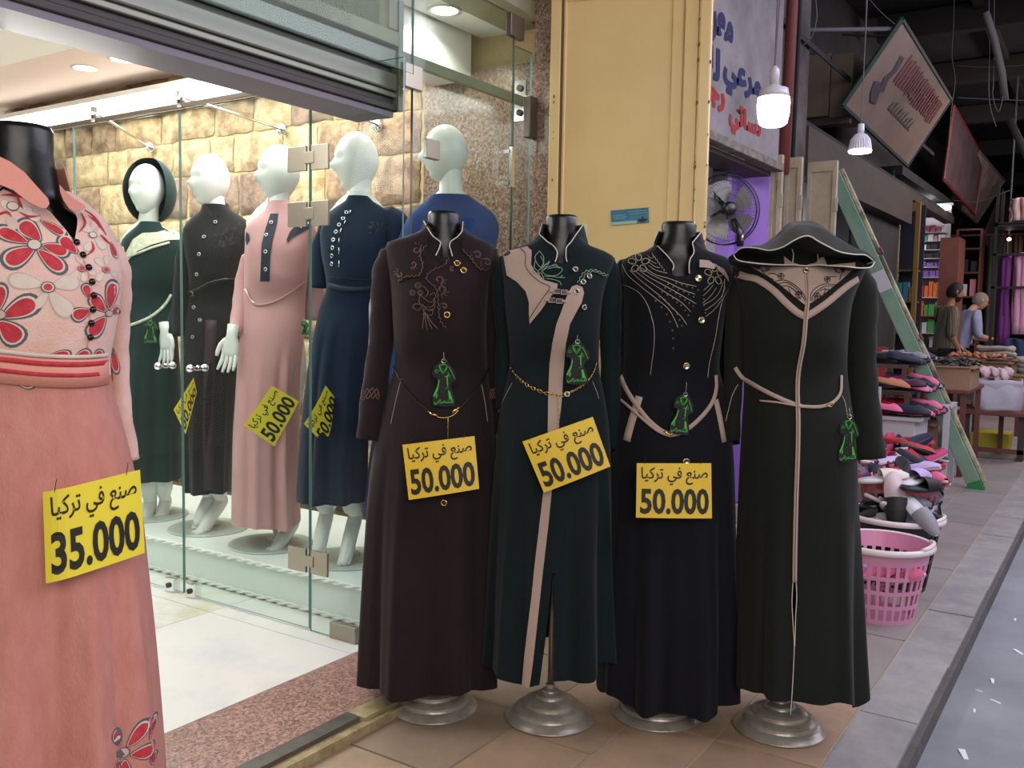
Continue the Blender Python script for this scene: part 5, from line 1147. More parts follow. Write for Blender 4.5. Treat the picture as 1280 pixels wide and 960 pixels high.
def hang_tag(k, top, w, h, label, cord=.02, tilt=0.0):
    bx, by, a = FRAME[k]; c = Vector(top)
    t = thing('hang_tag', label, 'tag', frame_pt(k, c), a, 'dress-shaped hang tags')
    t.rotation_euler = (0, tilt, math.radians(a))
    def S(x, y, o=0): return Vector(((x - 340) / 270 * w, -o, -(y - 180) / 570 * h))
    out = [(335,178),(300,205),(232,268),(212,340),(222,400),(258,402),(272,470),(240,570),(212,650),(222,735),(330,752),(465,742),(474,665),(440,560),(420,500),(442,445),(484,430),(472,335),(405,238),(375,190)]
    n = len(out); F = [S(x, y) for x, y in out]; B = [p + Vector((0, .002, 0)) for p in F]
    MB().add(F + B, [tuple(range(n)), tuple(range(2*n-1, n-1, -1))] + [(i, n+i, n+(i+1) % n, (i+1) % n) for i in range(n)]).build('card', M_tagb, t)
    g = MB()
    def pl(pts): g.add([S(x, y, .0006) for x, y in pts], [tuple(range(len(pts)))])
    def ln(pts, r=.0009): g.tube([S(x, y, .0006) for x, y in pts], r, 4)
    pl([(285,415),(268,510),(222,615),(232,640),(262,590),(282,520),(292,440)]); pl([(262,600),(250,640),(262,650),(275,600)])
    pl([(392,548),(412,560),(442,660),(404,662),(395,600)]); pl([(370,388),(384,392),(392,500),(380,500)]); pl([(345,388),(385,372),(388,330),(394,340),(392,385),(350,392)])
    ln([(288,258),(300,310),(332,352),(362,310),(378,262),(340,240),(288,258)], .0016); ln([(300,275),(332,330),(368,275)], .0008)
    ln([(396,268),(430,335),(462,412)], .0011); ln([(235,325),(262,305),(285,318),(262,340),(240,335)], .0009); ln([(395,400),(415,385),(400,360)], .0008); ln([(360,540),(385,510),(398,530)], .0008)
    for y in (420, 460, 510, 570): g.lathe([(.0001, 0), (.0016, 0), (.0001, .0008)], 6, S(320, y, .0006))
    V, Fc = text_unit(NAME, .02); g.add([S(lerp(230, 450, v.x), lerp(728, 662, v.y), .0008) for v in V], Fc)
    g.build('print', M_tagg, t)
    MB().tube([S(340, 195, .001), S(338, 120, .0), S(334, 180 - cord / h * 570, -.004)], .0007, 5).build('string', M_thread_w, t)
    MB().tube([S(340 + 26 * math.cos(q * .524), 200 + 26 * math.sin(q * .524), .001) for q in range(13)], .0010, 5, cap=False).build('ring', M_silver, t)
    return t
hang_tag(1, [(0.0307,-0.145,1.1132)][0], .070, .140, 'green printed dress-shaped hang tag on the dark brown abaya')
hang_tag(2, [(0.0499,-0.15,1.1781)][0], .068, .128, 'green printed dress-shaped hang tag on the bottle green abaya', .014)
hang_tag(3, [(0.032,-0.15,1.0291)][0], .060, .124, 'green printed dress-shaped hang tag behind the tied belt of the midnight blue abaya', .03, math.radians(8))
hang_tag(4, [(0.1223,-0.135,0.9793)][0], .056, .136, 'green printed dress-shaped hang tag hanging at the side of the hooded abaya', .02)

# ------------------------------------------------------------------ full-body mannequins in the display
M_man = mat('white_mannequin_gloss', '#e9e9e6', .28, spec=.5)
M_disc = mat('thick_glass_disc', '#b9c4bf', .1, spec=.8)
ZP = .19
def hand_geo(g, m):
    """relaxed right-sized hand hanging down (-z), palm thickness along y, thumb towards +x"""
    def T(p): return m @ Vector(p)
    g.rings([[T((sx * w, sy * t, z)) for sx, sy in ((-1, -.6), (-.6, -1), (.6, -1), (1, -.6), (1, .6), (.6, 1), (-.6, 1), (-1, .6))] for z, w, t in ((.05, .021, .018), (.0, .022, .015), (-.03, .034, .014), (-.065, .038, .013), (-.085, .036, .011))])
    for i, (x, L, sp) in enumerate(((-.029, .058, -.16), (-.010, .070, -.05), (.010, .074, .04), (.029, .066, .14))):
        g.tube([T((x, 0, -.075)), T((x + sp * L * .35, -.004, -.085 - L * .35)), T((x + sp * L * .7, -.012, -.085 - L * .7)), T((x + sp * L, -.022, -.085 - L))], [.0095, .0088, .0078, .005], 8)
    g.tube([T((.026, 0, -.02)), T((.045, -.008, -.045)), T((.052, -.014, -.075)), T((.052, -.018, -.095))], [.013, .011, .0095, .006], 8)
def shop_mannequin(k, label, head, yaw, neck_x, zsh, feet, hands=(), group='white mannequins on the pedestal', hh=.125):
    bx, by, a = FRAME[k]; t = thing('shop_mannequin', label, 'mannequin', (bx, by, ZP), a, group)
    o = Vector((0, 0, -ZP)); hd = Vector(head) + o; y = math.radians(yaw); R = Matrix.Rotation(y, 3, 'Z')
    g = MB(); nu, nv = 40, 28; rs = []
    for j in range(nv + 1):
        ph = PI * j / nv; cz = -math.cos(ph); sr = math.sin(ph); ring = []
        for i in range(nu):
            th = 2 * PI * i / nu; dx, dy = math.cos(th) * sr, math.sin(th) * sr   # face towards -y
            w = .076; d = .093; lo = max(0, -cz)
            x = dx * w * (1 - .34 * lo ** 1.4); yy = dy * d * (1 - (.30 if dy > 0 else .12) * lo ** 1.3); z = cz * hh
            f = max(0, -dy) * 1.0
            if dy < 0:
                ax = abs(x)
                yy -= .028 * math.exp(-((ax) / .011) ** 2) * math.exp(-((cz + .18) / .17) ** 2) * (1 if cz < .1 else .6)     # nose
                yy += .011 * math.exp(-((ax - .030) / .014) ** 2) * math.exp(-((cz - .08) / .11) ** 2)                       # eye sockets
                yy -= .007 * math.exp(-((ax) / .020) ** 2) * math.exp(-((cz + .52) / .07) ** 2)                              # lips
                yy -= .018 * math.exp(-((ax) / .020) ** 2) * math.exp(-((cz + .84) / .12) ** 2)                              # chin
                yy -= .005 * math.exp(-((cz - .26) / .09) ** 2) * math.exp(-(ax / .04) ** 2)
            v = R @ Vector((x, yy, 0)); ring.append(hd + Vector((v.x, v.y, z)))
        rs.append(ring)
    g.rings(rs)
    # neck and trunk in one loft
    nb = Vector((neck_x, .005, zsh - ZP)); hb = hd + (R @ Vector((0, .018, 0))) + Vector((0, 0, -hh * .55)); L = []
    for (p, rx, ry) in ((Vector((neck_x, 0, .55)), .09, .08), (Vector((neck_x, 0, .80)), .13, .09), (Vector((neck_x, 0, zsh - ZP - .40)), .10, .075), (Vector((neck_x, 0, zsh - ZP - .22)), .12, .09), (Vector((neck_x, 0, zsh - ZP - .06)), .13, .06), (nb, .085, .05), (nb + Vector((0, 0, .03)), .05, .048), (nb.lerp(hb, .5) + Vector((0, 0, .02)), .045, .046), (hb, .046, .05), (hb + Vector((0, 0, .04)), .044, .05)):
        L.append([p + Vector((rx * math.cos(2*PI*i/28), ry * math.sin(2*PI*i/28), 0)) for i in range(28)])
    g.rings(L)
    for (hip, ankle, toe) in feet:
        hip, ankle, toe = [Vector(q) + o for q in (hip, ankle, toe)]; kn = hip.lerp(ankle, .5); ball = ankle.lerp(toe, .68) + Vector((0, 0, -.018))
        ball.z = min(ball.z, ankle.z - .05); heel = ankle + (ankle - toe).normalized() * .02 + Vector((0, 0, -.01))
        P = smooth_line([tuple(hip) + (.062,), tuple(kn) + (.048,), tuple(kn.lerp(ankle, .5)) + (.044,), tuple(ankle + Vector((0, 0, .03))) + (.029,), tuple(heel.lerp(ankle, .4)) + (.031,), tuple(ankle.lerp(ball, .55)) + (.031,), tuple(ball) + (.029,), tuple(toe) + (.014,)], 5)
        g.tube([p[:3] for p in P], [p[3] for p in P], 16)
        d = (toe - ankle); d.z = 0; d.normalize(); sd = Vector((-d.y, d.x, 0))
        for q in range(5):
            b = ball + sd * (q - 2) * .0105 + Vector((0, 0, -.004)); e = toe + sd * (q - 2) * .0095 - d * abs(q - 1) * .006; e.z = ZP * 0 + .012
            g.tube([b, b.lerp(e, .6), e + d * .004], [.011, .0085, .006], 6)
    g.build('body', M_man, t, smooth=True)
    for (p, rx, rz, mir) in hands:
        m = Matrix.Translation(Vector(p) + o) @ Matrix.Rotation(math.radians(rz), 4, 'Z') @ Matrix.Rotation(math.radians(rx), 4, 'Y') @ Matrix.Diagonal((mir, 1, 1, 1))
        h = MB(); hand_geo(h, m); h.build('hand', M_man, t, smooth=True)
    MB().lathe([(.001, 0), (.185, 0), (.188, .004), (.185, .009), (.001, .009)], 48).build('glass_base', M_disc, t, smooth=False)
    MB().lathe([(.001, .009), (.034, .009), (.036, .018), (.016, .026), (.012, .034), (.012, .5), (.001, .5)], 20, (.02, .05, 0)).build('support_rod', M_man, t, smooth=True)
    return t
def idep(z0, sc=1.0): return [(z * sc + z0, f, b) for z, f, b in DEP]
M_hood = fabric('deep_teal_crepe', '#12302f', '#0e2626'); M_char = fabric('charcoal_crepe', '#221f22', '#1a181b'); M_rose = mat('dusty_rose_satin', '#cf9a9c', .5, bump=.08, scale=200, col2='#c68f92', cscale=4, sheen=.1)
M_nv = fabric('navy_satin', '#1b2a41', '#172336'); M_royal = fabric('royal_blue_crepe', '#26437e', '#22396b'); M_nvtrim = mat('navy_trim', '#20263c', .6)

# hooded green abaya, furthest left in the display
shop_mannequin(6, 'white mannequin with its head inside the green hood, deepest in the display', [(0.0071,-0.02,1.8311)][0], -45, (0.0089,1.6169)[0], (0.0166,1.6443)[1], [([(-0.0057,0,0.5372)][0], [(-0.0042,-0.02,0.253)][0], [(-0.0388,-0.1,0.117)][0]), ([(0.0513,0,0.5355)][0], [(0.0712,-0,0.2535)][0], [(0.0421,-0.06,0.1562)][0])], [([(0.0859,-0.14,1.13)][0], -8, -40, 1)])
a6 = garment_root(6, 'hooded_abaya', 'deep green hooded abaya with pale embroidered yoke seen through the left glass door')
rows = [(0.3863,-0.1765,0.1571),(0.5549,-0.1703,0.1588),(0.791,-0.152,0.1573),(0.949,-0.135,0.1511),(1.1074,-0.118,0.1412),(1.2662,-0.1121,0.1352),(1.3856,-0.1178,0.144),(1.5052,-0.1235,0.1604),(1.5655,-0.119,0.1762),(1.5975,-0.1003,0.1612),(1.6253,-0.0742,0.1236),(1.6486,-0.0481,0.0786),(1.6725,-0.0293,0.0638)]
G6 = Garment(rows, idep(.17, 1.03), [(250, 9, .02, 1.1), (280, 9, -.02, 1.1), (300, 9, .02, 1.1), (225, 8, -.015, 1.1)], ncol=96, nrow=56); G6.build('gown', M_hood, a6)
M_pale = mat('pale_embroidered_yoke', '#d6d6c2', .7, bump=.4, scale=90, col2='#a9ab93', cscale=45)
G6.patch([(-0.0939,1.5044),(-0.0568,1.5792),(-0.0129,1.612),(0.0528,1.6188),(0.112,1.6409),(0.1639,1.6472),(0.1709,1.5926),(0.104,1.582),(0.0301,1.5556),(-0.0358,1.522),(-0.0799,1.4739)], .005, .004).build('yoke', M_pale, a6, smooth=True)
g = MB(); G6.strip(g, [(-0.1077,1.5424),(-0.0868,1.4969),(-0.036,1.5104),(0.0299,1.54),(0.1112,1.5706)], .012, .008); g.build('chevron_band', M_pale, a6, smooth=True)
g = MB(); G6.strip(g, [(-0.1204,1.1465),(-0.0476,1.1708),(0.0261,1.2072),(0.082,1.2594),(0.116,1.3154)], .014, .006); g.build('belt', M_pale, a6, smooth=True)
sleeve('sleeve', M_hood, a6, [(0.1303,0,1.5501),(0.1603,-0.03,1.4296),(0.1594,-0.06,1.269),(0.1295,-0.1,1.1692),(0.0927,-0.13,1.1101)], [.045, .05, .045, .04, .036], .9)
# its hood
hc = Vector([(0.0071,-0.02,1.8311)][0]); g = MB(); rs = []
for j in range(13):
    t_ = j / 12; ph = math.radians(lerp(-62, 88, t_)); ring = []
    for i in range(25):
        th = math.radians(lerp(-28, 208, i / 24)) 
        r = 1.0; x = math.cos(th) * math.cos(ph) * .125; yy = math.sin(th) * math.cos(ph) * .135; z = math.sin(ph) * .165
        v = Matrix.Rotation(math.radians(-22), 3, 'Z') @ Vector((x, yy, 0)); ring.append(Vector((hc.x + v.x + .012, hc.y + v.y + .02, hc.z + z - .005)))
    rs.append(ring)
g.rings(rs, False, False, closed=False); g.build('hood', M_hood, a6, smooth=True)
# charcoal abaya
shop_mannequin(7, 'white bald mannequin turned left, wearing the charcoal buttoned abaya', [(0.0197,-0,1.848)][0], -62, (0.0388,1.6573)[0], (0.0391,1.6902)[1], [([(0.0435,0,0.58)][0], [(0.0532,-0.02,0.3182)][0], [(-0.0557,-0.14,0.1844)][0]), ([(-0.0157,0.02,0.5785)][0], [(-0.0029,0.02,0.3281)][0], [(-0.0589,-0.06,0.2233)][0])])
a7 = garment_root(7, 'abaya', 'charcoal buttoned abaya with black chest embroidery and narrow belt behind the glass')
rows = [(0.3848,-0.1184,0.1086),(0.5991,-0.1235,0.1173),(0.8217,-0.1213,0.1333),(1.0081,-0.1159,0.1491),(1.1954,-0.1035,0.1574),(1.327,-0.088,0.1544),(1.3835,-0.084,0.151),(1.4968,-0.0972,0.1735),(1.5726,-0.1071,0.1959),(1.6222,-0.1031,0.2182),(1.6598,-0.078,0.1963),(1.6933,-0.0422,0.1525),(1.7154,-0.0135,0.109),(1.7376,0.001,0.0873)]
G7 = Garment(rows, idep(.17, 1.03), [(250, 9, .02, 1.1), (280, 8, -.025, 1.1), (300, 9, .02, 1.1), (225, 8, -.015, 1.1)], ncol=96, nrow=56); G7.build('gown', M_char, a7)
sleeve('sleeve', M_char, a7, [(-0.0715,0,1.587),(-0.0938,0,1.4744),(-0.1084,-0.02,1.3053),(-0.1161,-0.04,1.1184)], [.04, .045, .042, .038], .9)
sleeve('sleeve', M_char, a7, [(0.1816,0.02,1.6367),(0.2034,0.04,1.5054),(0.1953,0.05,1.313),(0.172,0.05,1.1187)], [.04, .045, .042, .038], .9)
collar(None, 'collar', M_char, a7, G7, (0.0427,1.705)[0], (0.0426,1.6903)[1], (0.043,1.7451)[1], .058, .055, 8, 8)
g = MB(); random.seed(3)
for i in range(60):
    u = (0.1091,1.5758); x = u[0] + random.uniform(-.07, .06); z = u[1] + random.uniform(-.03, .05) + (x - u[0]) * .5
    G7.line(g, spiral(x, z, random.uniform(.004, .010), random.uniform(0, 6), .8, 7), .0009, .002, 1, 4)
g.build('embroidery', mat('charcoal_thread', '#3b3436', .5), a7, smooth=True)['kind'] = 'stuff'
me = button_mesh('pewter_snap', .0085, [M_silver, M_ink])
for u in ((0.0423,1.6501), (-0.0074,1.5785), (-0.029,1.4971), (-0.0403,1.4051), (-0.0555,1.2538), (-0.0279,1.1952), (-0.0602,1.117)): button(G7, me, a7, u[0], u[1], .004)
g = MB(); G7.strip(g, [(-0.0899,1.3194),(-0.0408,1.3352),(0.0156,1.3661),(0.0795,1.3826),(0.151,1.3845)], .012, .006); g.build('belt', M_darkbelt, a7, smooth=True)
g = MB(); G7.line(g, [(-0.1069,1.3519),(-0.0898,1.3267),(-0.0619,1.3237),(-0.0621,1.3053),(-0.0969,1.3155)], .0022, .010, 3); g.build('belt_buckle', M_gold, a7, smooth=True)
g = MB(); G7.strip(g, [(0.0215,1.1959),(0.0125,0.9346),(0.007,0.6712),(0.0086,0.4052)], .05, .003); g.build('front_pleat', mat('plum_pleat', '#33212d', .7), a7, smooth=True)
# dusty rose dress
shop_mannequin(8, 'white bald mannequin looking left, wearing the dusty rose dress', [(0.0395,-0,1.8463)][0], -70, (0.0287,1.6788)[0], (0.0288,1.6924)[1], [([(0.0475,0,0.4828)][0], [(0.0892,-0.02,0.284)][0], [(-0.0016,-0.14,0.1871)][0])], [([(-0.159,-0.1,1.133)][0], 8, -30, -1)])
a8 = garment_root(8, 'abaya', 'dusty rose long dress with navy placket, snaps and thin belt behind the glass', 'dress')
rows = [(0.3028,-0.1715,0.132),(0.5104,-0.1669,0.125),(0.6824,-0.1625,0.125),(0.8552,-0.1513,0.1286),(1.0289,-0.1402,0.1391),(1.2037,-0.1224,0.1496),(1.3019,-0.1152,0.1531),(1.3794,-0.1114,0.16),(1.45,-0.1111,0.167),(1.5384,-0.1073,0.1774),(1.5846,-0.1071,0.1844),(1.6198,-0.0969,0.1808),(1.6551,-0.0663,0.1669),(1.6831,-0.0324,0.1322),(1.7036,-0.0119,0.0908),(1.7244,-0.0016,0.077)]
G8 = Garment(rows, idep(.17, 1.03), [(258, 7, .012, 1.1), (285, 7, -.022, 1.1), (298, 7, .022, 1.1), (240, 8, -.010, 1.1), (320, 8, -.012, 1.1)], hem=lambda a: -.02 * math.exp(-((a - 300) / 25) ** 2), ncol=120, nrow=64); G8.build('gown', M_rose, a8)
collar(None, 'collar', M_rose, a8, G8, (0.0355,1.6995)[0], (0.0321,1.6892)[1], (0.0322,1.73)[1], .050, .050, 6, 6)
sleeve('sleeve', M_rose, a8, [(0.1539,0.03,1.6341),(0.1828,0.05,1.5297),(0.1904,0.06,1.3864),(0.1831,0.05,1.2051)], [.036, .044, .048, .040], .9)
sleeve('sleeve', M_rose, a8, [(-0.1017,0.03,1.4835),(-0.1192,0.03,1.3775),(-0.1254,0,1.2713),(-0.1379,-0.04,1.1839),(-0.1536,-0.07,1.1495)], [.02, .03, .036, .034, .028], .9)
G8.patch([(0.002,1.664),(0.0354,1.6655),(0.0286,1.6174),(0.0118,1.5484),(0.0016,1.4796),(-0.0021,1.3696),(-0.0421,1.3686),(-0.0385,1.4441),(-0.0349,1.5297),(-0.0181,1.5985)], .004, .003, .014).build('placket', M_nvtrim, a8, smooth=True)
for pts in ([(0.1634,1.6642),(0.177,1.651),(0.1736,1.6095),(0.1363,1.5874),(0.0889,1.5581),(0.0754,1.537),(0.0687,1.5505),(0.0822,1.5853),(0.116,1.6278)], [(-0.1008,1.585),(-0.0877,1.572),(-0.0845,1.5449),(-0.0978,1.524),(-0.1042,1.551)]): G8.patch(pts, .004, .003, .014).build('shoulder_inset', M_nvtrim, a8, smooth=True)
me = button_mesh('silver_snap_small', .0085, [M_chromeb, M_ink])
for u in ((0.0053,1.6233), (-0.0149,1.5679), (-0.0184,1.4961), (-0.0186,1.4207), (0.1261,1.6111), (0.1566,1.633)): button(G8, me, a8, u[0], u[1], .006)
g = MB(); G8.strip(g, [(-0.1052,1.3397),(-0.0856,1.2921),(-0.0558,1.2687),(0.0078,1.2802),(0.0752,1.3162),(0.1499,1.3735)], .010, .006); g.build('belt', M_rose, a8, smooth=True)
g = MB(); G8.line(g, [(-0.1052,1.3362),(-0.0822,1.2922),(-0.0657,1.2753)], .003, .012); g.build('belt_clip', M_chromeb, a8, smooth=True)
# navy dress
shop_mannequin(9, 'white bald mannequin washed out by glare, wearing the navy dress', [(0.0339,-0,1.8632)][0], -70, (0.043,1.6978)[0], (0.043,1.7042)[1], [([(0.0197,0,0.533)][0], [(0.0305,-0,0.3673)][0], [(-0.0145,-0.14,0.2055)][0]), ([(-0.0881,0.02,0.5304)][0], [(-0.0901,0,0.3795)][0], [(-0.1217,-0.08,0.2457)][0])])
a9 = garment_root(9, 'abaya', 'navy puff-shouldered dress with a double row of snaps behind the glass door hinge', 'dress')
rows = [(0.4568,-0.2129,0.0875),(0.6241,-0.2029,0.0865),(0.8184,-0.1864,0.0921),(1.0142,-0.1635,0.0977),(1.1456,-0.1407,0.1036),(1.2612,-0.1147,0.1095),(1.3508,-0.0887,0.1157),(1.4106,-0.0953,0.1286),(1.4772,-0.1085,0.1481),(1.5606,-0.1151,0.1674),(1.6173,-0.1022,0.1803),(1.6572,-0.0763,0.1734),(1.6835,-0.0438,0.1401),(1.7031,-0.0177,0.1069),(1.7227,-0.0047,0.0871)]
G9 = Garment(rows, idep(.17, 1.03), [(250, 8, .018, 1.2), (235, 7, -.02, 1.2), (265, 7, -.02, 1.2), (285, 8, .02, 1.2), (305, 8, -.015, 1.2)], ncol=110, nrow=60); G9.build('gown', M_nv, a9)
sleeve('sleeve', M_nv, a9, [(0.1469,0,1.6538),(0.1904,-0,1.5989),(0.1946,0,1.4826),(0.1692,0,1.3148),(0.1503,0,1.1463)], [.05, .07, .065, .052, .042], .95)
sleeve('sleeve', M_nv, a9, [(-0.0842,0.03,1.6097),(-0.1114,0.05,1.5108),(-0.1243,0.05,1.3433)], [.03, .04, .04], .9)
me2 = button_mesh('silver_snap_small', .0085, [M_chromeb, M_ink])
for i in range(7):
    for s in ((430, 265), (421, 270)): pass
for u in ((-0.0047,1.6482), (-0.0174,1.6222), (-0.0332,1.596), (-0.0458,1.5668), (-0.0553,1.5344), (-0.0584,1.5022), (-0.0615,1.47), (-0.0614,1.4378)): button(G9, me2, a9, u[0], u[1], .004)
g = MB()
for pts in ([(0.0112,1.6583),(0.0081,1.6454)], [(-0.0078,1.6161),(-0.0141,1.5998)], [(-0.0236,1.5835),(-0.0299,1.5608)], [(-0.033,1.5415),(-0.033,1.5222)], [(-0.0329,1.5029),(-0.0328,1.4772)], [(-0.0328,1.4514),(-0.0327,1.4256)]): G9.line(g, pts, .0022, .004, 0)
g.build('clasp', M_chromeb, a9, smooth=True)
g = MB(); G9.strip(g, [(-0.0804,1.3534),(-0.0292,1.3416),(0.035,1.3365),(0.1156,1.3447)], .022, .005); G9.strip(g, [(-0.0709,1.386),(-0.0133,1.3808),(0.0509,1.3758),(0.1154,1.3837)], .003, .006); g.build('belt', M_nvtrim, a9, smooth=True)
g = MB()
for i in range(26):
    u = (0.1335,1.5883); x = u[0] + random.uniform(-.05, .05); z = u[1] + random.uniform(-.03, .03)
    G9.line(g, spiral(x, z, random.uniform(.004, .009), random.uniform(0, 6), .8, 7), .0009, .002, 1, 4)
g.build('embroidery', mat('navy_thread', '#4a4f58', .5), a9, smooth=True)['kind'] = 'stuff'
# royal blue dress behind the front glass
shop_mannequin(10, 'white bald mannequin behind the front glass, wearing the royal blue dress', [(0.0309,-0,1.9015)][0], -72, (0.0558,1.7012)[0], (0.0556,1.7202)[1], [([(-0.1444,0,0.4037)][0], [(-0.0753,0,0.2669)][0], [(-0.1336,-0.08,0.2016)][0])], hh=.118)
a10 = garment_root(10, 'abaya', 'royal blue long dress standing nearest the granite wall behind the front glass', 'dress')
rows = [(0.3903,-0.2964,0.1273),(0.568,-0.2805,0.1417),(0.7615,-0.2548,0.1557),(0.9565,-0.2225,0.173),(1.12,-0.1902,0.1906),(1.2514,-0.1645,0.202),(1.3834,-0.1457,0.2199),(1.516,-0.1434,0.2444),(1.5989,-0.1375,0.2564),(1.6481,-0.1148,0.2423),(1.6808,-0.0821,0.2087),(1.7133,-0.0428,0.1554),(1.7328,-0.0232,0.1287)]
G10 = Garment(rows, idep(.17, 1.03), [(250, 8, .018, 1.2), (235, 7, -.02, 1.2), (285, 8, .02, 1.2)], ncol=90, nrow=50); G10.build('gown', M_royal, a10)
sleeve('sleeve', M_royal, a10, [(-0.1011,0,1.596),(-0.1332,0,1.4804),(-0.1451,0,1.315),(-0.1504,0,1.1486)], [.04, .05, .045, .04], .9)
# price signs inside
price_sign(7, [(-0.1414,-0.19,0.7883),(-0.0542,-0.19,0.9338),(-0.0422,-0.16,0.8652),(-0.092,-0.17,0.6711)], '50.000', 'yellow price sign seen edge-on on the skirt of the charcoal abaya, behind glass', M_card, .004, threads=False)
price_sign(8, [(-0.1092,-0.165,0.7524),(0.0071,-0.165,0.9237),(0.1213,-0.15,0.8525),(0.0165,-0.155,0.6588)], '50.000', 'yellow price sign turned diagonally on the dusty rose dress, behind glass', M_card, .006, threads=False)
price_sign(9, [(-0.1649,-0.2,0.797),(-0.0807,-0.2,0.951),(-0.0399,-0.12,0.8858),(-0.0807,-0.13,0.6964)], '50.000', 'yellow price sign cut by the glass edge on the navy dress', M_card, .01, threads=False)
hang_tag(6, [(0.0212,-0.15,1.1959)][0], .07, .125, 'green printed dress-shaped hang tag on the hooded abaya inside the shop', .03)
hang_tag(9, [(-0.1678,-0.12,1.2097)][0], .03, .06, 'small green tag half hidden at the side of the navy dress', .01)

# ================================================================== the arcade beyond the shop
random.seed(21)
M_signw = mat('painted_sign_white', '#837d7f', .8, bump=.2, scale=10, col2='#5a5557', cscale=2.2, contrast=(.4, .75))
M_blue = mat('sign_blue', '#17174c', .8); M_redp = mat('sign_red', '#8a1c22', .8)
M_purple = mat('purple_wall_paint', '#9a74cf', .6, bump=.1, scale=12)
M_wwall = mat('shop_white_wall', '#b9b6bd', .7)
M_creamd = mat('cream_old_paint', '#a99c86', .55, bump=.3, scale=16, col2='#94866f', cscale=5)
M_rust = mat('rusty_red_pipe', '#6a2f2c', .7, bump=.3, scale=30)
M_wood = mat('dark_red_wood', '#6b3b33', .5, col2='#5a2f2a', cscale=4, stretch=(1, 1, .15))
M_woodd = mat('old_brown_wood', '#3d302a', .7, col2='#2e2420', cscale=6, stretch=(.2, 1, 1))
M_blk = mat('black_plastic', '#101114', .35); M_wire = mat('grey_wire', '#56555a', .6)
# facade of the next shops (Y = 1.95), opened by two shopfronts
def fac(name, x0, x1, z0, z1, m, y0=1.95, y1=2.15): return struct(name, MB().box(x0, x1, y0, y1, z0, z1), m)
fac('wall_facade_upper', 3.62, 6.0, 3.3, 4.4, M_oldwall)
fac('wall_facade_mid', 6.13, 6.9, 0, 4.4, M_oldwall, 2.02, 2.2)
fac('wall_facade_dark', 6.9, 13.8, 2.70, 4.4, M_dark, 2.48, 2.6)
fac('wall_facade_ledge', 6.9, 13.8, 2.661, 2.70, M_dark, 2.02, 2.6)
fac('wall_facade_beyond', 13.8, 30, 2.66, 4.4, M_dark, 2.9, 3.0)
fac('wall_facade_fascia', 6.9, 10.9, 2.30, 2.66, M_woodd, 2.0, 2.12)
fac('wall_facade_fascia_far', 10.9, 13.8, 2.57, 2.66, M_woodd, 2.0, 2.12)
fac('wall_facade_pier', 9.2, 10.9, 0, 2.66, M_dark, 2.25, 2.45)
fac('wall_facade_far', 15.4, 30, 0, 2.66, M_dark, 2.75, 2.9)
struct('wall_end', MB().box(29, 29.3, -3, 4, 0, 4.4), M_dark)
struct('wall_opposite', MB().box(-4, 30, -3.3, -3.1, 0, 4.4), M_oldwall)
struct('wall_street_end', MB().box(-4.3, -4.0, -3.3, 2.3, 0, 4.4), M_oldwall)
# next shop interior
struct('wall_next_side', MB().box(6.0, 6.12, 2.30, 4.6, 0, 2.8), M_wwall)
struct('wall_next_back', MB().box(3.7, 6.0, 4.6, 4.7, 0, 2.8), M_wwall)
struct('wall_next_near', MB().box(3.62, 3.72, 2.15, 4.6, 0, 2.8), M_wwall)
struct('ceiling_next', MB().box(3.7, 6.0, 2.15, 4.6, 2.7, 2.8), M_wwall)
struct('trim_purple_pier', MB().box(5.99, 6.12, 1.98, 2.30, 0, 2.27).box(5.90, 5.99, 2.2, 2.30, 0, 2.3), M_purple)
# second shop interior
struct('wall_second_back', MB().box(6.9, 9.3, 2.9, 3.0, 0, 2.8), mat('pale_blue_wall', '#b9c3d6', .7))
struct('ceiling_second', MB().box(6.9, 9.3, 2.12, 2.9, 2.6, 2.7), M_wwall)
struct('wall_second_side', MB().box(9.2, 9.3, 2.46, 2.9, 0, 2.7), M_wwall)
struct('wall_pier_back', MB().box(10.85, 10.95, 2.2, 4.1, 0, 2.9), M_dark)
struct('wall_pier_front', MB().box(9.25, 10.85, 2.12, 2.24, 0, 2.66), M_dark)
# lit haberdashery
struct('wall_third_side', MB().box(14.3, 14.4, 2.12, 4, 0, 2.9), M_wwall)
struct('ceiling_third', MB().box(10.9, 14.3, 2.12, 4, 2.85, 2.95), M_dark)
struct('wall_third_back', MB().box(10.9, 14.3, 4, 4.1, 0, 2.9), M_dark)
area('next_shop_lamp', (4.9, 3.2, 2.6), (4.9, 3.0, 0), .8, 22, (.97, .97, 1.0))
area('second_shop_lamp', (8.0, 2.5, 2.5), (8.0, 2.6, 0), .5, 18, (.9, .95, 1.0))
area('third_shop_lamp', (13.2, 2.5, 2.8), (13.9, 2.4, 1.2), .5, 60, (1, .97, .97))

# roof
rf = struct('ceiling_arcade', MB().box(-4.3, 30, -3.3, 4.2, 4.4, 4.5), M_dark)
M_beam = mat('dark_timber_beam', '#26231f', .8, bump=.4, scale=12)
for i, x in enumerate((4.6, 6.4, 8.2, 10.2, 12.4, 15, 18, 22)):
    MB().box(x, x + .14, -3.2, 2.3, 4.12, 4.38).build('beam', M_beam, rf, bevel=.01)
for y in (-1.2, 0.2, 1.3): MB().box(3, 29, y, y + .09, 4.30, 4.40).build('purlin', M_beam, rf)
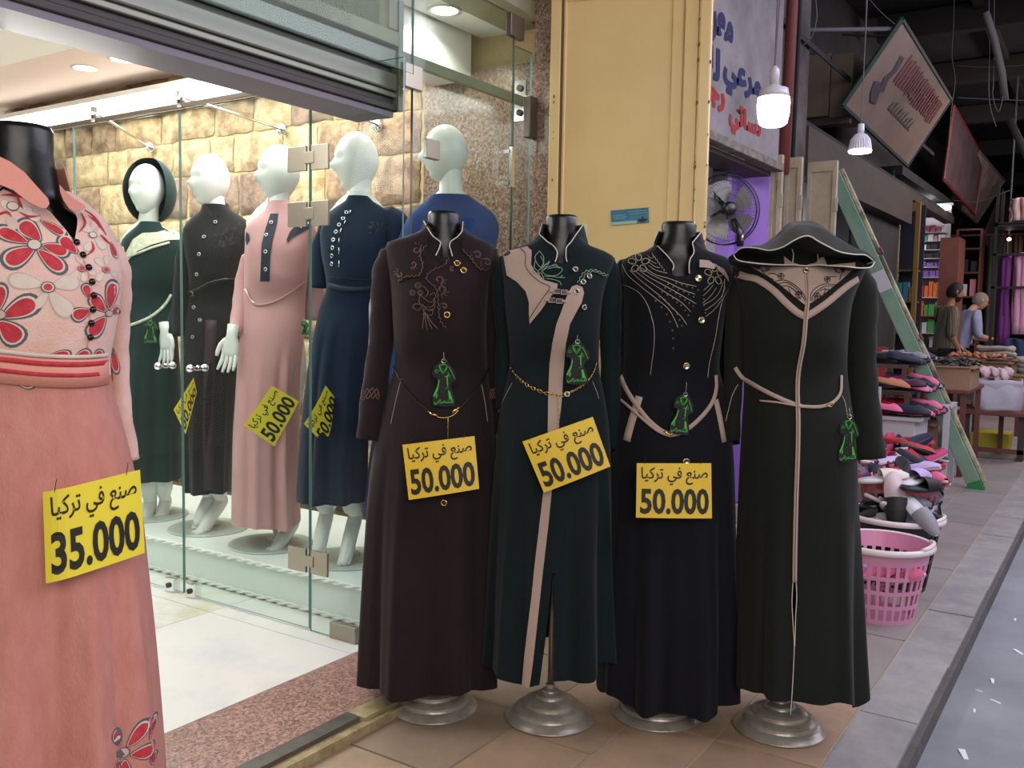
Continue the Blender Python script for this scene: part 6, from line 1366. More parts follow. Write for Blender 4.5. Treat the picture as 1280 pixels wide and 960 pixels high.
# sign board over the next shop
sg = thing('shop_sign', 'grimy white painted shop sign with blue and red Arabic lettering over the fan shop', 'sign', (3.72, 1.95, 2.22))
MB().box(0, 2.2, -.045, .0, .02, 1.15).build('board', M_signw, sg)
MB().box(0, 2.24, -.075, .0, -.03, .02).build('ledge', mat('worn_sign_ledge', '#7f756c', .8, bump=.3, scale=30, col2='#4d4440', cscale=14), sg, bevel=.005)
MB().box(0, 2.2, .0, .20, -.06, -.03).build('soffit', M_woodd, sg)
def on_sign(body, x0, x1, z0, z1, m, bold=.06):
    V, F = text_unit(body, .03); g = MB()
    for k, (dx, dz) in enumerate(((0, 0), (.007, .003), (-.007, -.003), (.003, -.005), (-.003, .005))): g.add([(lerp(x0, x1, v.x) - 3.72 + dx, -.047 - k * .0003, lerp(z0, z1, v.y) - 2.22 + dz) for v in V], F)
    g.build('lettering', m, sg)
on_sign('\uFEBD\uFEAE\uFECC\uFEE3', 4.42, 5.04, 2.70, 2.93, M_blue)
on_sign('\uFEF2\uFECB\uFEAE\uFEE3', 4.92, 5.54, 2.49, 2.67, M_blue)
on_sign('\uFEA3\uFEF8\uFEDF', 4.40, 4.86, 2.52, 2.72, M_blue)
on_sign('\uFEF2\uFE8B\uFE8E\uFEB4\uFEE7', 5.03, 5.56, 2.29, 2.46, M_redp, .05)
on_sign('\uFEF2\uFEDF\uFE8E\uFE9F\uFEAD', 4.42, 4.95, 2.34, 2.53, M_redp, .05)

# ------------------------------------------------------------------ wall fan
fc = Vector((5.44, 2.06, 1.905)); fn = thing('wall_fan', 'black wall-mounted fan with grey translucent blades in front of the purple wall', 'fan', tuple(fc), -56.5 + 8)
g = MB(); R = .215
for k, (r, y) in enumerate(((R, 0), (R * .98, .035), (.19, -.03), (.165, -.045), (.125, -.058), (.085, -.066), (.19, .07), (.13, .10))):
    g.tube([(r * math.cos(q * PI / 20), y, r * math.sin(q * PI / 20)) for q in range(41)], .0042 if k < 2 else .0011, 5, cap=False)
for k in range(60):
    a = k * PI / 30; c, s_ = math.cos(a), math.sin(a)
    g.tube([(c * .04, -.07, s_ * .04), (c * .12, -.06, s_ * .12), (c * .19, -.03, s_ * .19), (c * R, 0, s_ * R), (c * .19, .07, s_ * .19), (c * .06, .11, s_ * .06)], .0008, 3)
g.build('wire_guard', M_blk, fn, smooth=True)
hub = MB(); hub.lathe([(.001, -.078), (.03, -.078), (.042, -.068), (.042, -.05), (.001, -.05)], 24, mtx=Matrix.Rotation(0, 4, 'X')) if False else None
rx = Matrix.Rotation(PI/2, 4, 'X')
hub.lathe([(.001, .078), (.026, .078), (.040, .070), (.042, .055), (.03, .04), (.03, -.02), (.001, -.02)], 24, mtx=rx); hub.build('hub', M_blk, fn, smooth=True)
MB().lathe([(.001, -.02), (.05, -.03), (.065, -.07), (.06, -.14), (.001, -.15)], 24, mtx=rx).build('motor', M_blk, fn, smooth=True)
M_blade = mat('smoky_blade', '#6d6a66', .25)
for k in range(5):
    a0 = k * 2 * PI / 5 + .35; vs = []
    for i in range(7):
        r = lerp(.035, .175, i / 6)
        for j in range(5):
            t_ = j / 4 - .5; a = a0 + t_ * (.75 + .3 * math.sin(PI * i / 6)) + .25 * i / 6; vs.append((r * math.cos(a), .012 - .035 * t_ - .02, r * math.sin(a)))
    MB().add(vs, [(i*5+j, i*5+j+1, i*5+j+6, i*5+j+5) for i in range(6) for j in range(4)]).build('blade', M_blade, fn, smooth=True)
MB().tube([(0, .14, 0), (.02, .17, .05), (.02, .19, .2)], [.03, .035, .03], 12).box(-.03, .07, .17, .24, .18, .36).build('wall_bracket', M_blk, fn)
cb = MB(); cb.tube([(.05, .0, -.06), (.085, -.03, -.14), (.09, -.02, -.22)], [.03, .040, .034], 14, flat=.6); cb.build('control_box', M_blk, fn, smooth=True)
MB().tube([(.086, -.052, -.15), (.09, -.05, -.19)], .010, 10).build('dial', M_silver, fn, smooth=True)
# dark counter things below the fan
t = thing('stacked_boxes', 'dark boxes piled under the wall fan, a pink shoe on top', 'box', (5.55, 2.25, 0))
MB().box(-.25, .3, -.1, .35, 0, 1.1).build('cabinet', M_blk, t); MB().box(-.16, .18, -.05, .2, 1.1, 1.62).build('box', M_blk, t); 
tag(MB().tube([(5.30, 2.02, 1.56), (5.38, 2.0, 1.58), (5.47, 1.98, 1.55)], [.02, .035, .018], 10, flat=.6).tube([(5.3, 2.02, 1.52), (5.47, 1.98, 1.52)], [.03, .02], 8, flat=.4).build('pink_slipper', mat('pink_plush', '#e79ec0', .8), smooth=True), 'small pink slipper lying below the wall fan', 'slipper')
MB().box(-.31, .10, -.31, -.02, 1.44, 1.50).build('lid', M_blk, t)

# ------------------------------------------------------------------ folded cream door leaves
def leaf(x, y0, y1, label, z1=2.31, rz=0):
    t = thing('folded_door_leaf', label, 'door leaf', (x, y0, .02), rz, 'folded cream door leaves'); w = y1 - y0
    MB().box(0, .03, 0, w, 0, z1 - .02).build('panel', M_creamd, t, bevel=.003)
    for nm, a, b, c, d in (('stile', 0, .028, 0, z1 - .02), ('stile', w - .028, w, 0, z1 - .02), ('rail', .028, w - .028, z1 - .09, z1 - .02), ('rail', .028, w - .028, 1.0, 1.08), ('rail', .028, w - .028, 0, .12)):
        MB().box(-.012, .0, a, b, c, d).build(nm, M_creamd, t, bevel=.002)
    for z in (.4, 1.2, 1.95): MB().box(-.016, -.0, -.012, .012, z, z + .09).build('hinge', M_creamd, t, bevel=.003)
    return t
leaf(6.02, 1.905, 1.985, 'narrow cream folded door leaf against the purple wall')
leaf(6.16, 1.82, 1.93, 'cream folded door leaf in the middle of the three')
leaf(6.40, 1.655, 1.85, 'widest cream folded door leaf with a framed panel, behind the olive hood')
pp = thing('drain_pipe', 'rusty red vertical pipe on the grimy wall beside the hanging lamp', 'pipe', (6.12, 1.93, 2.2))
MB().tube([(0, 0, 0), (.02, -.01, 1.1), (.04, -.02, 2.2)], .036, 14).build('pipe', M_rust, pp, smooth=True)
for z in (.45, 1.5): MB().tube([(.01, 0, z), (.01, 0, z + .04)], .042, 14).box(-.02, .04, .03, .10, z, z + .04).build('clamp', M_rust, pp)
for (x, dx, r) in ((5.9, -.02, .02), (6.32, .03, .025), (6.5, .0, .015)):
    tag(MB().tube([(x, 1.99, 2.3), (x + dx, 1.98, 3.2), (x, 1.98, 4.4)], r, 8).build('cable_conduit', M_dark, smooth=True), {5.9: 'thin dark conduit left of the rusty red pipe', 6.32: 'thick dark conduit right of the rusty red pipe', 6.5: 'thinnest dark conduit furthest right of the rusty red pipe'}[x], 'conduit')

# ------------------------------------------------------------------ hanging lamps
M_led = mat('led_diffuser', '#f4f1ff', emit=16.0); M_ledw = mat('lamp_white_plastic', '#c9c5cf', .35)
def wire(label, pts, r=.003, name='hanging_wire', m=None, grp='wires under the arcade roof'):
    return tag(MB().tube(smooth_line(pts, 6), r, 5).build(name, m or M_wire, smooth=True), label, 'wire', grp)
b1 = thing('hanging_bulb', 'large glowing LED bulb hanging in front of the Arabic shop sign', 'lamp', (3.92, 1.29, 2.062), group='hanging bulbs')
MB().lathe([(.001, 0), (.045, .002), (.058, .012), (.066, .05), (.068, .09), (.066, .118), (.001, .118)], 32).build('diffuser', M_led, b1, smooth=True)
MB().lathe([(.066, .118), (.062, .135), (.058, .155), (.03, .165), (.022, .172), (.001, .172)], 32).build('housing', M_ledw, b1, smooth=True)
MB().lathe([(.001, .172), (.019, .172), (.019, .205), (.021, .21), (.019, .235), (.008, .25), (.001, .25)], 18).build('socket', M_ledw, b1, smooth=True)
MB().tube([(0, 0, .25), (.004, .0, 1.2), (.012, .02, 2.35)], .003, 5).tube([(0, 0, .24), (.03, .0, .55), (.05, .0, 1.2), (.06, .02, 2.35)], .0025, 5).build('cord', M_wire, b1)
def bulb_light(parent, e, z=-.03, r=.06, col=(.93, .92, 1)):
    l = bpy.data.lights.new('bulb_lamp', 'POINT'); l.energy = e; l.shadow_soft_size = r; l.color = col
    o = bpy.data.objects.new('bulb_lamp', l); COL.objects.link(o); o.parent = parent; o.location = (0, 0, z); return o
bulb_light(b1, 3.2, -.08)
b2 = thing('hanging_bulb', 'smaller ribbed reflector lamp hanging below the tilted sign board', 'lamp', (5.28, 1.25, 2.155), group='hanging bulbs')
MB().lathe([(.001, 0), (.058, .002), (.061, .012), (.001, .014)], 28).build('diffuser', M_led, b2, smooth=True)
g = MB(); n = 56; prof = ((.061, .012), (.058, .04), (.052, .07), (.034, .095), (.018, .105))
g.rings([[((r * (1 if i % 2 else .93)) * math.cos(2*PI*i/n), (r * (1 if i % 2 else .93)) * math.sin(2*PI*i/n), z) for i in range(n)] for r, z in prof], False, True); g.build('ribbed_housing', M_ledw, b2)
MB().lathe([(.001, .105), (.016, .105), (.018, .12), (.017, .155), (.001, .158)], 18).build('socket', M_ledw, b2, smooth=True)
MB().tube([(0, 0, .158), (.01, 0, .9), (.015, 0, 2.25)], .003, 5).build('cord', M_wire, b2)
bulb_light(b2, 5, -.05)

# ------------------------------------------------------------------ tilted sign boards on the facade
M_board = mat('faded_board', '#8b7468', .5, col2='#75635b', cscale=2.5, contrast=(.3, .7)); M_gframe = mat('green_frame', '#1f3a32', .6)
M_foil = mat('crumpled_foil_board', '#c9b1ab', .3, .25, bump=1.0, scale=5, col2='#94807b', cscale=3)
def tilted_board(label, a, b, ua, ub, m, frame, deco=None, t_=.03):
    a, b, ua, ub = map(Vector, (a, b, ua, ub)); n = (b - a).cross(ua - a).normalized()
    if n.z > 0: n = -n
    t = thing('tilted_sign_board', label, 'sign board', tuple(a)); o = a
    P = lambda u, v, d=0: a.lerp(b, u).lerp(ua.lerp(ub, u), v) - o + n * d
    MB().hexa([P(0,0,-t_), P(1,0,-t_), P(1,1,-t_), P(0,1,-t_), P(0,0), P(1,0), P(1,1), P(0,1)]).build('board', m, t)
    for (u0, v0, u1, v1) in ((0,0,1,0), (1,0,1,1), (1,1,0,1), (0,1,0,0)): MB().tube([P(u0, v0, -.01), P(u1, v1, -.01)], .022, 6).build('frame_bar', frame, t)
    # iron stays back to the wall
    for u in (.15, .85): MB().tube([P(u, .95, -t_), P(u, .95, -t_) + Vector((0, .5, .1))], .012, 6).build('stay', M_dark, t)
    if deco: deco(t, P)
    return t
def deco1(t, P):
    g = MB(); random.seed(5)
    def q(u0, u1, v0, v1, sk=0, d=.002): g.add([P(u0, v0, d), P(u1, v0, d), P(u1 + sk, v1, d), P(u0 + sk, v1, d)], [(0, 1, 2, 3)])
    u = .26
    while u < .93:
        w = random.uniform(.012, .026); q(u, u + w, .58 - random.uniform(0, .03), .86 + random.uniform(0, .03)); 
        if random.random() < .45: v = random.choice((.60, .72, .84)); q(u, u + w * 2.6, v, v + .03)
        u += w + .014
    g.build('red_lettering', mat('faded_red_print', '#6e2a34', .6), t)['kind'] = 'stuff'
    g = MB(); g.add([P(u_, v_, .002) for u_, v_ in ((.17,.78),(.22,.80),(.23,.66),(.21,.52),(.24,.40),(.19,.36),(.16,.5),(.19,.62))], [tuple(range(8))]); g.add([P(u_, v_, .002) for u_, v_ in ((.10,.40),(.16,.44),(.21,.36),(.24,.24),(.18,.22),(.13,.30))], [tuple(range(6))])
    g.build('figure_print', mat('faded_violet_print', '#3a3040', .6), t)
    g = MB(); V, F = text_unit(NAME, .03)
    g.add([P(lerp(.38, .72, v.x), lerp(.30, .44, v.y), .002) for v in V], F) if False else None
    for i in range(9): u = .38 + i * .04; g.add([P(u, .34, .002), P(u + .012, .34, .002), P(u + .03, .42 + .03 * (i % 3), .002), P(u + .018, .43 + .03 * (i % 2), .002)], [(0, 1, 2, 3)]); g.add([P(u, .32, .002), P(u + .035, .31, .002), P(u + .036, .335, .002), P(u + .004, .345, .002)], [(0, 1, 2, 3)])
    g.build('dark_script', mat('faded_grey_print', '#4a4242', .6), t)['kind'] = 'stuff'
tilted_board('largest tilted board with green frame and faded red stripes of lettering', (7.65, 1.95, 2.94), (10.28, 1.95, 2.84), (7.65, 1.54, 3.54), (10.28, 1.57, 3.47), M_board, M_gframe, deco1)
tilted_board('tilted board with a thin red frame behind the largest board', (12.9033,2,3.0484), (15.843,2,2.8946), (12.9,1.9332,3.9575), (15.9,1.9283,3.7454), mat('grey_mauve_board', '#6a565a', .45, col2='#574548', cscale=3), mat('red_frame', '#7a2a2c', .5))
tilted_board('first crumpled shiny board, glinting, beyond the red framed board', (15.1787,2.25,3.0529), (18.0851,2.25,2.9732), (15.3,1.9134,3.7488), (17.6,1.8013,3.6163), M_foil, mat('grey_frame', '#6f6060', .5))
tilted_board('second crumpled shiny board, furthest down the arcade', (19.375,2.3,2.7798), (22.1061,2.3,2.6154), (20.6,2.1283,3.8657), (24.5,2.2908,3.8684), M_foil, MATS['grey_frame'])
aw = thing('beige_awning_box', 'dull beige boxed awning hanging high left of the largest tilted board', 'awning', (8.0, 1.80, 2.93))
MB().box(0, .5, .18, .36, 0, .52).build('cloth_panel', mat('dull_beige_canvas', '#6d6053', .8, bump=.3, scale=10), aw, bevel=.01)
MB().box(.0, .5, .365, .62, .02, .54).build('cloth_panel', MATS['dull_beige_canvas'], aw, bevel=.01)
MB().box(-.02, .02, .18, .66, -.06, .0).build('lower_bar', M_woodd, aw)

# pipes and wires under the roof
tag(MB().tube([(6.9,2.1837,3.3652), (7.7,1.5961,3.4956)], .018, 8).build('thin_steel_pipe', M_wire, smooth=True), 'thin horizontal pipe running to the largest tilted board', 'pipe')
tag(MB().tube([(8.4,1.066,3.7286), (8.5,1.0031,3.5254), (8.6,0.9489,3.2876), (8.7,0.9246,3.0805)], .030, 8).build('rolled_cable', mat('dusty_taped_cable', '#5a5552', .8), smooth=True), 'thick dusty taped cable hanging at the top right', 'cable')
wire('wire loop hanging beside the rusty red pipe', [(6,1.7409,3.3009), (6,1.7197,3.1505), (6,1.7446,3.0315), (6,1.8027,2.9806)])
wire('wire slanting down to the top of the largest tilted board', [(7,1.6558,3.5447), (7,1.564,3.43), (7,1.4632,3.3262)])
wire('straight wire hanging over the beige awning box', [(6.4,1.5194,3.3591), (6.4,1.5162,3.1758), (6.4,1.5159,2.9461)])
wire('wire hanging right of the largest tilted board', [(9,1.3976,4.1303), (9,1.3898,3.8434), (9,1.3892,3.5699), (9,1.3532,3.3595), (9,1.3718,3.0862), (9,1.3851,2.5666)])
wire('first of the two wires dangling near the taped cable', [(8.6,1.0759,3.9445), (8.6,1.047,3.4927), (8.6,1.0364,3.1699), (8.6,1.0163,3.0063), (8.6,0.9674,2.8528)])
wire('second of the two wires dangling near the taped cable', [(8.6,1.0346,3.9374), (8.6,1.0059,3.2627), (8.6,1.0036,3.1017), (8.6,0.9557,2.9677), (8.6,0.9273,3.093)])
wire('long wire crossing the roof space to the right', [(9.5,1.4213,3.606), (9.5,1.1609,3.5578), (9.5,0.8101,3.5331)])
wire('long lower wire crossing the roof space to the right', [(9.5,1.4069,3.3147), (9.5,1.1463,3.2712), (9.5,0.7934,3.2179)], .006)
wire('wire strung between the crumpled shiny boards', [(12,1.7702,2.6749), (12,1.4971,2.6421), (12,1.1738,2.7517)])
tag(MB().tube([(9,0.9112,2.9713), (9,0.7493,2.6228)], .03, 8).build('slanting_pole', M_beam, smooth=True), 'dark slanting pole at the right edge under the roof', 'pole')
tag(MB().box(4.4, 12, 1.99, 2.0, 3.2, 3.24).build('cable_tray', M_dark), 'thin dark cable tray along the grimy wall', 'tray')

# ------------------------------------------------------------------ green and cream painted plank post leaning on the facade
M_pg = mat('pale_green_paint', '#7f9c86', .5, bump=.3, scale=20, col2='#6d8a76', cscale=4); M_pc = mat('chipped_cream_paint', '#b3ab8c', .6, bump=.5, scale=26, col2='#5e5142', cscale=5, contrast=(.42, .6)); M_pe = mat('bright_green_paint', '#1f7a3e', .5)
A = Vector((7.60, .79, .0)); B = Vector((7.50, 1.93, 2.42)); d = (B - A).normalized(); sd = Vector((1, 0, 0)); nn = d.cross(sd).normalized()
ps = thing('leaning_post', 'long pale green plank leaning diagonally, its edge cream and chipped, foot bright green', 'plank', tuple(A))
def beam_(t0, t1, w0, w1, h0, h1, nm, m, bev=.006):
    L = (B - A).length; c = [d * (L * t0) + nn * w + sd * h for w, h in ((w0, h0), (w1, h0), (w1, h1), (w0, h1))]; e = [d * (L * t1) + nn * w + sd * h for w, h in ((w0, h0), (w1, h0), (w1, h1), (w0, h1))]
    return MB().hexa(c + e).build(nm, m, ps, bevel=bev)
beam_(.03, 1, .0, .105, 0, .05, 'plank', M_pg); beam_(.0, .03, .0, .105, 0, .05, 'painted_foot', M_pe)
beam_(.02, .45, -.032, -.0015, .01, .05, 'edge_strip', M_pc); beam_(.455, .72, -.028, -.0015, .005, .05, 'edge_strip', M_pc); beam_(.725, 1.0, -.032, -.0015, .01, .05, 'edge_strip', M_pc)
for t0 in (.449, .7215): beam_(t0, t0 + .02, -.042, -.033, .0, .04, 'nail_plate', M_rust, .002)
beam_(.62, .68, .005, .10, -.003, .0, 'white_smear', M_wwall, 0)

# ------------------------------------------------------------------ laundry baskets full of slippers
def basket(name, label, loc, r0, r1, h, cols, m, mrim, rows_=4, rim_h=.02, rz=0):
    t = thing(name, label, 'basket', loc, rz); g = MB(); n = cols * 2; zs = [0, .02]; kinds = [0]
    for k in range(rows_): zs += [zs[-1] + (h - .02 - .05) / rows_ * .74, zs[-1] + (h - .02 - .05) / rows_]; kinds += [1, 0]
    zs += [h - .018, h]; kinds += [2, 0]; zs = zs[:2 + 2 * rows_] + [h - .03, h]; kinds = [0] + [1, 0] * rows_ + [0, 0]
    R_ = lambda z: lerp(r0, r1, z / h); vs = []
    for z in zs:
        for i in range(n): 
            w = 2 * PI * (i + (.12 if i % 2 else -.12)) / n; vs.append((R_(z) * math.cos(w), R_(z) * math.sin(w), z))
    fs = []
    for j in range(len(zs) - 1):
        for i in range(n):
            if kinds[j] == 1 and i % 2 == 0: continue
            fs.append((j*n + i, j*n + (i+1) % n, (j+1)*n + (i+1) % n, (j+1)*n + i))
    fs.append(tuple(range(n-1, -1, -1)))
    g.add(vs, fs); o = g.build('slotted_wall', m, t); s = o.modifiers.new('thickness', 'SOLIDIFY'); s.thickness = .004
    g = MB(); g.rings([[(rr * math.cos(2*PI*i/48), rr * math.sin(2*PI*i/48), z) for i in range(48)] for rr, z in ((r1 - .004, h - rim_h), (r1 - .003, h + .002), (r1 + .006, h + .006), (r1 + .016, h - .002), (r1 + .016, h - rim_h * .9), (r1 + .010, h - rim_h))], False, False)
    g.build('rim', mrim, t, smooth=True)
    for s in (-1, 1):
        g = MB(); g.tube([((r1 + .006) * math.cos(a), (r1 + .006) * math.sin(a), h + .012 * math.cos((a - (PI/2 if s > 0 else -PI/2)) * 2.2)) for a in [(PI/2 if s > 0 else -PI/2) + q for q in (-.5, -.35, -.2, 0, .2, .35, .5)]], .009, 8); g.build('handle', mrim, t, smooth=True)
    return t
M_bpink = mat('pink_plastic', '#cf8fae', .35); M_brim = mat('pale_pink_rim', '#dccfd0', .35); M_bblack = mat('black_basket_plastic', '#1d1a1d', .4); M_bred = mat('red_basket_plastic', '#a4303a', .35)
bs = [basket('laundry_basket', 'pink slotted basket with pale rim beside the hooded abaya', (4.06, .80, 0), .14, .195, .32, 30, M_bpink, M_brim),
      basket('laundry_basket', 'black slotted basket with pale pink rim behind the pink basket', (4.56, .84, 0), .14, .20, .34, 30, M_bblack, M_brim),
      basket('laundry_basket', 'red basket full of slippers behind the black basket', (5.42, .98, 0), .15, .225, .38, 30, M_bred, M_bred),
      basket('laundry_basket', 'further red basket heaped with red and navy slippers', (6.15, 1.12, 0), .15, .24, .36, 26, M_bred, M_bred)]
PALM = {n: mat('shoe_' + n, c, .6, bump=.2, scale=80) for n, c in dict(black='#17171b', navy='#1f2338', pink='#d9668f', magenta='#b42f6a', red='#a8252e', grey='#8b8890', lilac='#b9a0d0', cream='#d8cfc4', plum='#4a2742', tan='#a5693f', teal='#2b4746').items()}
M_sole = {n: mat('sole_' + n, c, .6) for n, c in dict(pale='#c9b3ba', white='#d0ced4', dark='#202024').items()}
SHOE = {}
def shoe_meshes(closed=True):
    """slipper pointing towards +x, sole at z=0, length .24"""
    if closed in SHOE: return SHOE[closed]
    out = []; N = 24
    for i in range(N):
        a = 2 * PI * i / N; x = .12 * math.cos(a); w = .040 - .008 * math.cos(a + 0) * (1 if x < 0 else -.3); out.append((x, w * math.sin(a) + .006 * math.sin(x * 14)))
    g = MB(); g.rings([[(x * .97, y * .94, 0) for x, y in out], [(x, y, .006) for x, y in out], [(x, y, .016) for x, y in out]]); so = g
    g2 = MB(); rs = []; xe = -.115 if closed else -.01
    for k in range(10):
        x = lerp(xe, .118, k / 9); w = .041 * math.sqrt(max(0, 1 - (x / .121) ** 2)) ** .8 + .003; hgt = (.050 if closed else .045) * (1 - max(0, (x - .03) / .095) ** 1.6 * .75); op = closed and x < .03
        ring = []
        for j in range(13):
            a = PI * j / 12; r_ = 1
            y = w * math.cos(a); z = .012 + hgt * math.sin(a) * (1 if not op else 1)
            if op and 3 < j < 9: z = .012 + hgt * math.sin(PI * 3 / 12) ; y = w * math.cos(PI * (3 if j < 6 else 9) / 12) * (1 if j != 6 else 0); z = .03 if j == 6 else z
            ring.append((x, y, z))
        rs.append(ring)
    g2.rings(rs, False, False, closed=False)
    mes = []
    for nm, gg in (('shoe_sole', so), ('shoe_upper', g2)):
        me = bpy.data.meshes.new(nm); me.from_pydata(gg.v, [], gg.f); me.polygons.foreach_set('use_smooth', [True] * len(me.polygons)); me.materials.append(None); mes.append(me)
    SHOE[closed] = mes; return mes
SM = {}
def shoe(loc, rot, col, sole='dark', closed=True, label='', grp=None, s=1.0):
    t = thing('slipper', label, 'shoe', loc, 0, grp); t.rotation_euler = [math.radians(a) for a in rot]; t.scale = (s, s, s)
    ms = shoe_meshes(closed)
    for nm, me, m in (('sole', ms[0], M_sole[sole]), ('upper', ms[1], PALM[col])):
        k = (closed, nm, m.name)
        if k not in SM: q = me.copy(); q.materials[0] = m; SM[k] = q
        o = bpy.data.objects.new(nm, SM[k]); COL.objects.link(o); o.parent = t
    return t
def heap(center, r, n, cols, label, grp, z0, zh, closed=True, s=1.0):
    for i in range(n):
        a = i * 2.4; rr = r * math.sqrt((i + .5) / n); c = cols[i % len(cols)]
        shoe((center[0] + rr * math.cos(a), center[1] + rr * math.sin(a), z0 + zh * (1 - (rr / r) ** 2) + (i % 3) * .012), (random.uniform(-35, 35), random.uniform(-25, 25), random.uniform(0, 360)), c, random.choice(('pale', 'dark', 'white')), closed, (label % c) + ', ' + ('right at the top', 'just below the top', 'second from the top')[i % 3] * (i < 3) + (('on the near side', 'on the kerb side', 'on the far side', 'on the wall side')[int(((math.degrees(a) + 225) % 360) // 90)] + (' close to the rim' if i > n * .6 else ' halfway out')) * (i >= 3), grp, s)
heap((4.04, .80), .12, 9, ['pink', 'lilac', 'red', 'pink'], '%s slipper lying low inside the pink basket', 'slippers in the pink basket', .17, .03, True, .85)
heap((4.58, .86), .13, 14, ['black', 'navy', 'grey', 'cream', 'black'], '%s slipper heaped in the black basket', 'slippers in the black basket', .30, .07, False)
shoe((4.46, .83, .42), (0, 70, 205), 'black', 'pale', False, 'black slipper showing its pale pink sole, standing in the black basket', None, 1.15)
shoe((4.44, .72, .37), (15, 40, 240), 'grey', 'white', False, 'slipper showing its white sole at the front of the black basket')
shoe((4.56, .74, .47), (10, 5, -30), 'black', 'dark', False, 'black slipper lying across the top of the black basket', None, 1.1)
shoe((4.60, .78, .50), (8, -6, -20), 'lilac', 'white', False, 'lilac slipper on top of the black basket')
shoe((4.52, .90, .50), (4, -6, -60), 'cream', 'white', False, 'cream slipper on top of the black basket')
g = MB(); random.seed(9); P_ = []
for i in range(13):
    for j in range(7):
        a = -2.3 + i * .28; P_.append((4.58 + (.185 + .018 * math.sin(i * 2.1 + j)) * math.cos(a), .84 + (.185 + .018 * math.sin(i * 1.7 + j * 2)) * math.sin(a), .30 + j * .030 + .008 * math.sin(i * 3 + j)))
g.add(P_, [(i*7+j, i*7+j+1, i*7+j+8, i*7+j+7) for i in range(12) for j in range(6)]); tag(g.build('plastic_bag', glass_mat('clear_film', '#e6e8ee', 1.3, 2.2, .12), smooth=True), 'clear crinkled plastic film around the slippers in the black basket', 'plastic film')
heap((5.42, .98), .17, 20, ['plum', 'lilac', 'navy', 'pink', 'black', 'red'], '%s slipper heaped in the nearer red basket', 'slippers in the nearer red basket', .36, .08)
heap((6.15, 1.12), .20, 20, ['navy', 'red', 'navy', 'magenta', 'black', 'red'], '%s slipper heaped in the further red basket', 'slippers in the further red basket', .36, .10)
bw = thing('white_board', 'narrow pale board standing on edge just behind the hooded abaya', 'board', (3.93, .925, 0), 0)
MB().box(-.01, .01, -.03, .03, 0, .60).build('panel', M_brim, bw, bevel=.004); MB().tube([(0, -.03, .60), (0, -.032, .58), (0, -.03, .48)], .014, 8).build('cloth_edge', M_wwall, bw, smooth=True)

# ------------------------------------------------------------------ shoe tiers and white cabinet
M_wcab = mat('white_laminate', '#bdb6bd', .5)
wc = thing('white_shoe_cabinet', 'low white cabinet with a slot pattern carrying tiers of shoes', 'cabinet', (6.55, 1.10, 0))
MB().box(0, .5, .02, .42, 0, .58).build('body', M_wcab, wc, bevel=.005); MB().box(-.02, .55, -.02, .46, .58, .605).build('top', M_wcab, wc, bevel=.003)
MB().box(-.03, .0, .24, .40, .62, .80).build('slotted_panel', M_wcab, wc)
for z in (.64, .69, .74): MB().box(-.034, -.030, .27, .34, z, z + .025).build('slot', M_blk, wc)
for q in range(2): MB().box(.9 + q*.35, .94 + q*.35, -.06, -.02, 0, .62).build('leg', M_wcab, wc)
MB().box(.52, 1.3, -.06, .44, .60, .625).build('side_shelf', M_wcab, wc)
sh = thing('shoe_shelf', 'brown shelf tiers loaded with dark and pink shoes above the white cabinet', 'shelf', (6.75, 1.08, .605))
MB().box(0, .9, .12, .5, .13, .155).box(.3, 1.2, .2, .62, .30, .325).build('tier', mat('brown_board', '#4d3a33', .6), sh); MB().box(.0, .03, .12, .15, 0, .13).box(.3, .33, .2, .23, .155, .30).box(0, .03, .46, .5, 0, .13).build_each('bracket', MATS['brown_board'], sh)
k = 0
for (x0, y0, z0, n, cols, lab, dx) in ((6.55, 1.14, .605, 9, ['navy', 'pink', 'magenta', 'black', 'red'], '%s shoe on the lowest tier above the white cabinet', .085), (6.85, 1.22, .76, 9, ['plum', 'pink', 'grey', 'black', 'magenta'], '%s shoe on the middle tier', .09), (7.15, 1.32, .93, 8, ['navy', 'black', 'navy', 'grey'], '%s shoe on the top tier', .1)):
    for i in range(n):
        for jj in range(2):
            c = cols[(i + jj) % len(cols)]; shoe((x0 + i * dx, y0 + jj * .16, z0 + .002 + (.03 if i % 3 == 0 else 0)), (random.uniform(-6, 10), random.uniform(-5, 12), -90 + random.uniform(-14, 14)), c, 'dark', True, (lab % c) + (', toe outwards, ' if jj == 0 else ', behind the ') + ('nearest', 'second', 'third', 'fourth', 'fifth', 'sixth', 'seventh', 'eighth', 'furthest')[i], 'shoes on the tiers'); k += 1
tag(shoe((6.66, 1.30, .80), (0, 10, -70), 'tan', 'dark', True, 'tan shoe standing apart on the slotted panel side'), group='shoes on the tiers')
# leg table and cartons
M_cart = mat('brown_cardboard', '#9b7a5e', .8, bump=.1, scale=30, col2='#8a6a50', cscale=3); M_cartd = mat('darker_cardboard', '#7a5c45', .8, col2='#6b4f3b', cscale=3)
def carton(label, loc, sx, sy, sz, m=None, rz=0, flaps=True, grp='cartons on the market tables'):
    t = thing('carton_box', label, 'box', loc, rz, grp); m = m or M_cart; e = .006
    for nm, a in (('side', (0, sx, 0, e)), ('side', (0, sx, sy - e, sy)), ('side', (0, e, e, sy - e)), ('side', (sx - e, sx, e, sy - e))): MB().box(a[0], a[1], a[2], a[3], 0, sz).build(nm, m, t)
    MB().box(e, sx - e, e, sy - e, 0, e).build('bottom', m, t)
    if flaps: MB().box(-.02, e, 0, sy, sz - .012, sz - .006).build('flap', m, t); MB().box(0, sx, -.03, .0, sz - .02, sz - .012).build('flap', m, t)
    return t
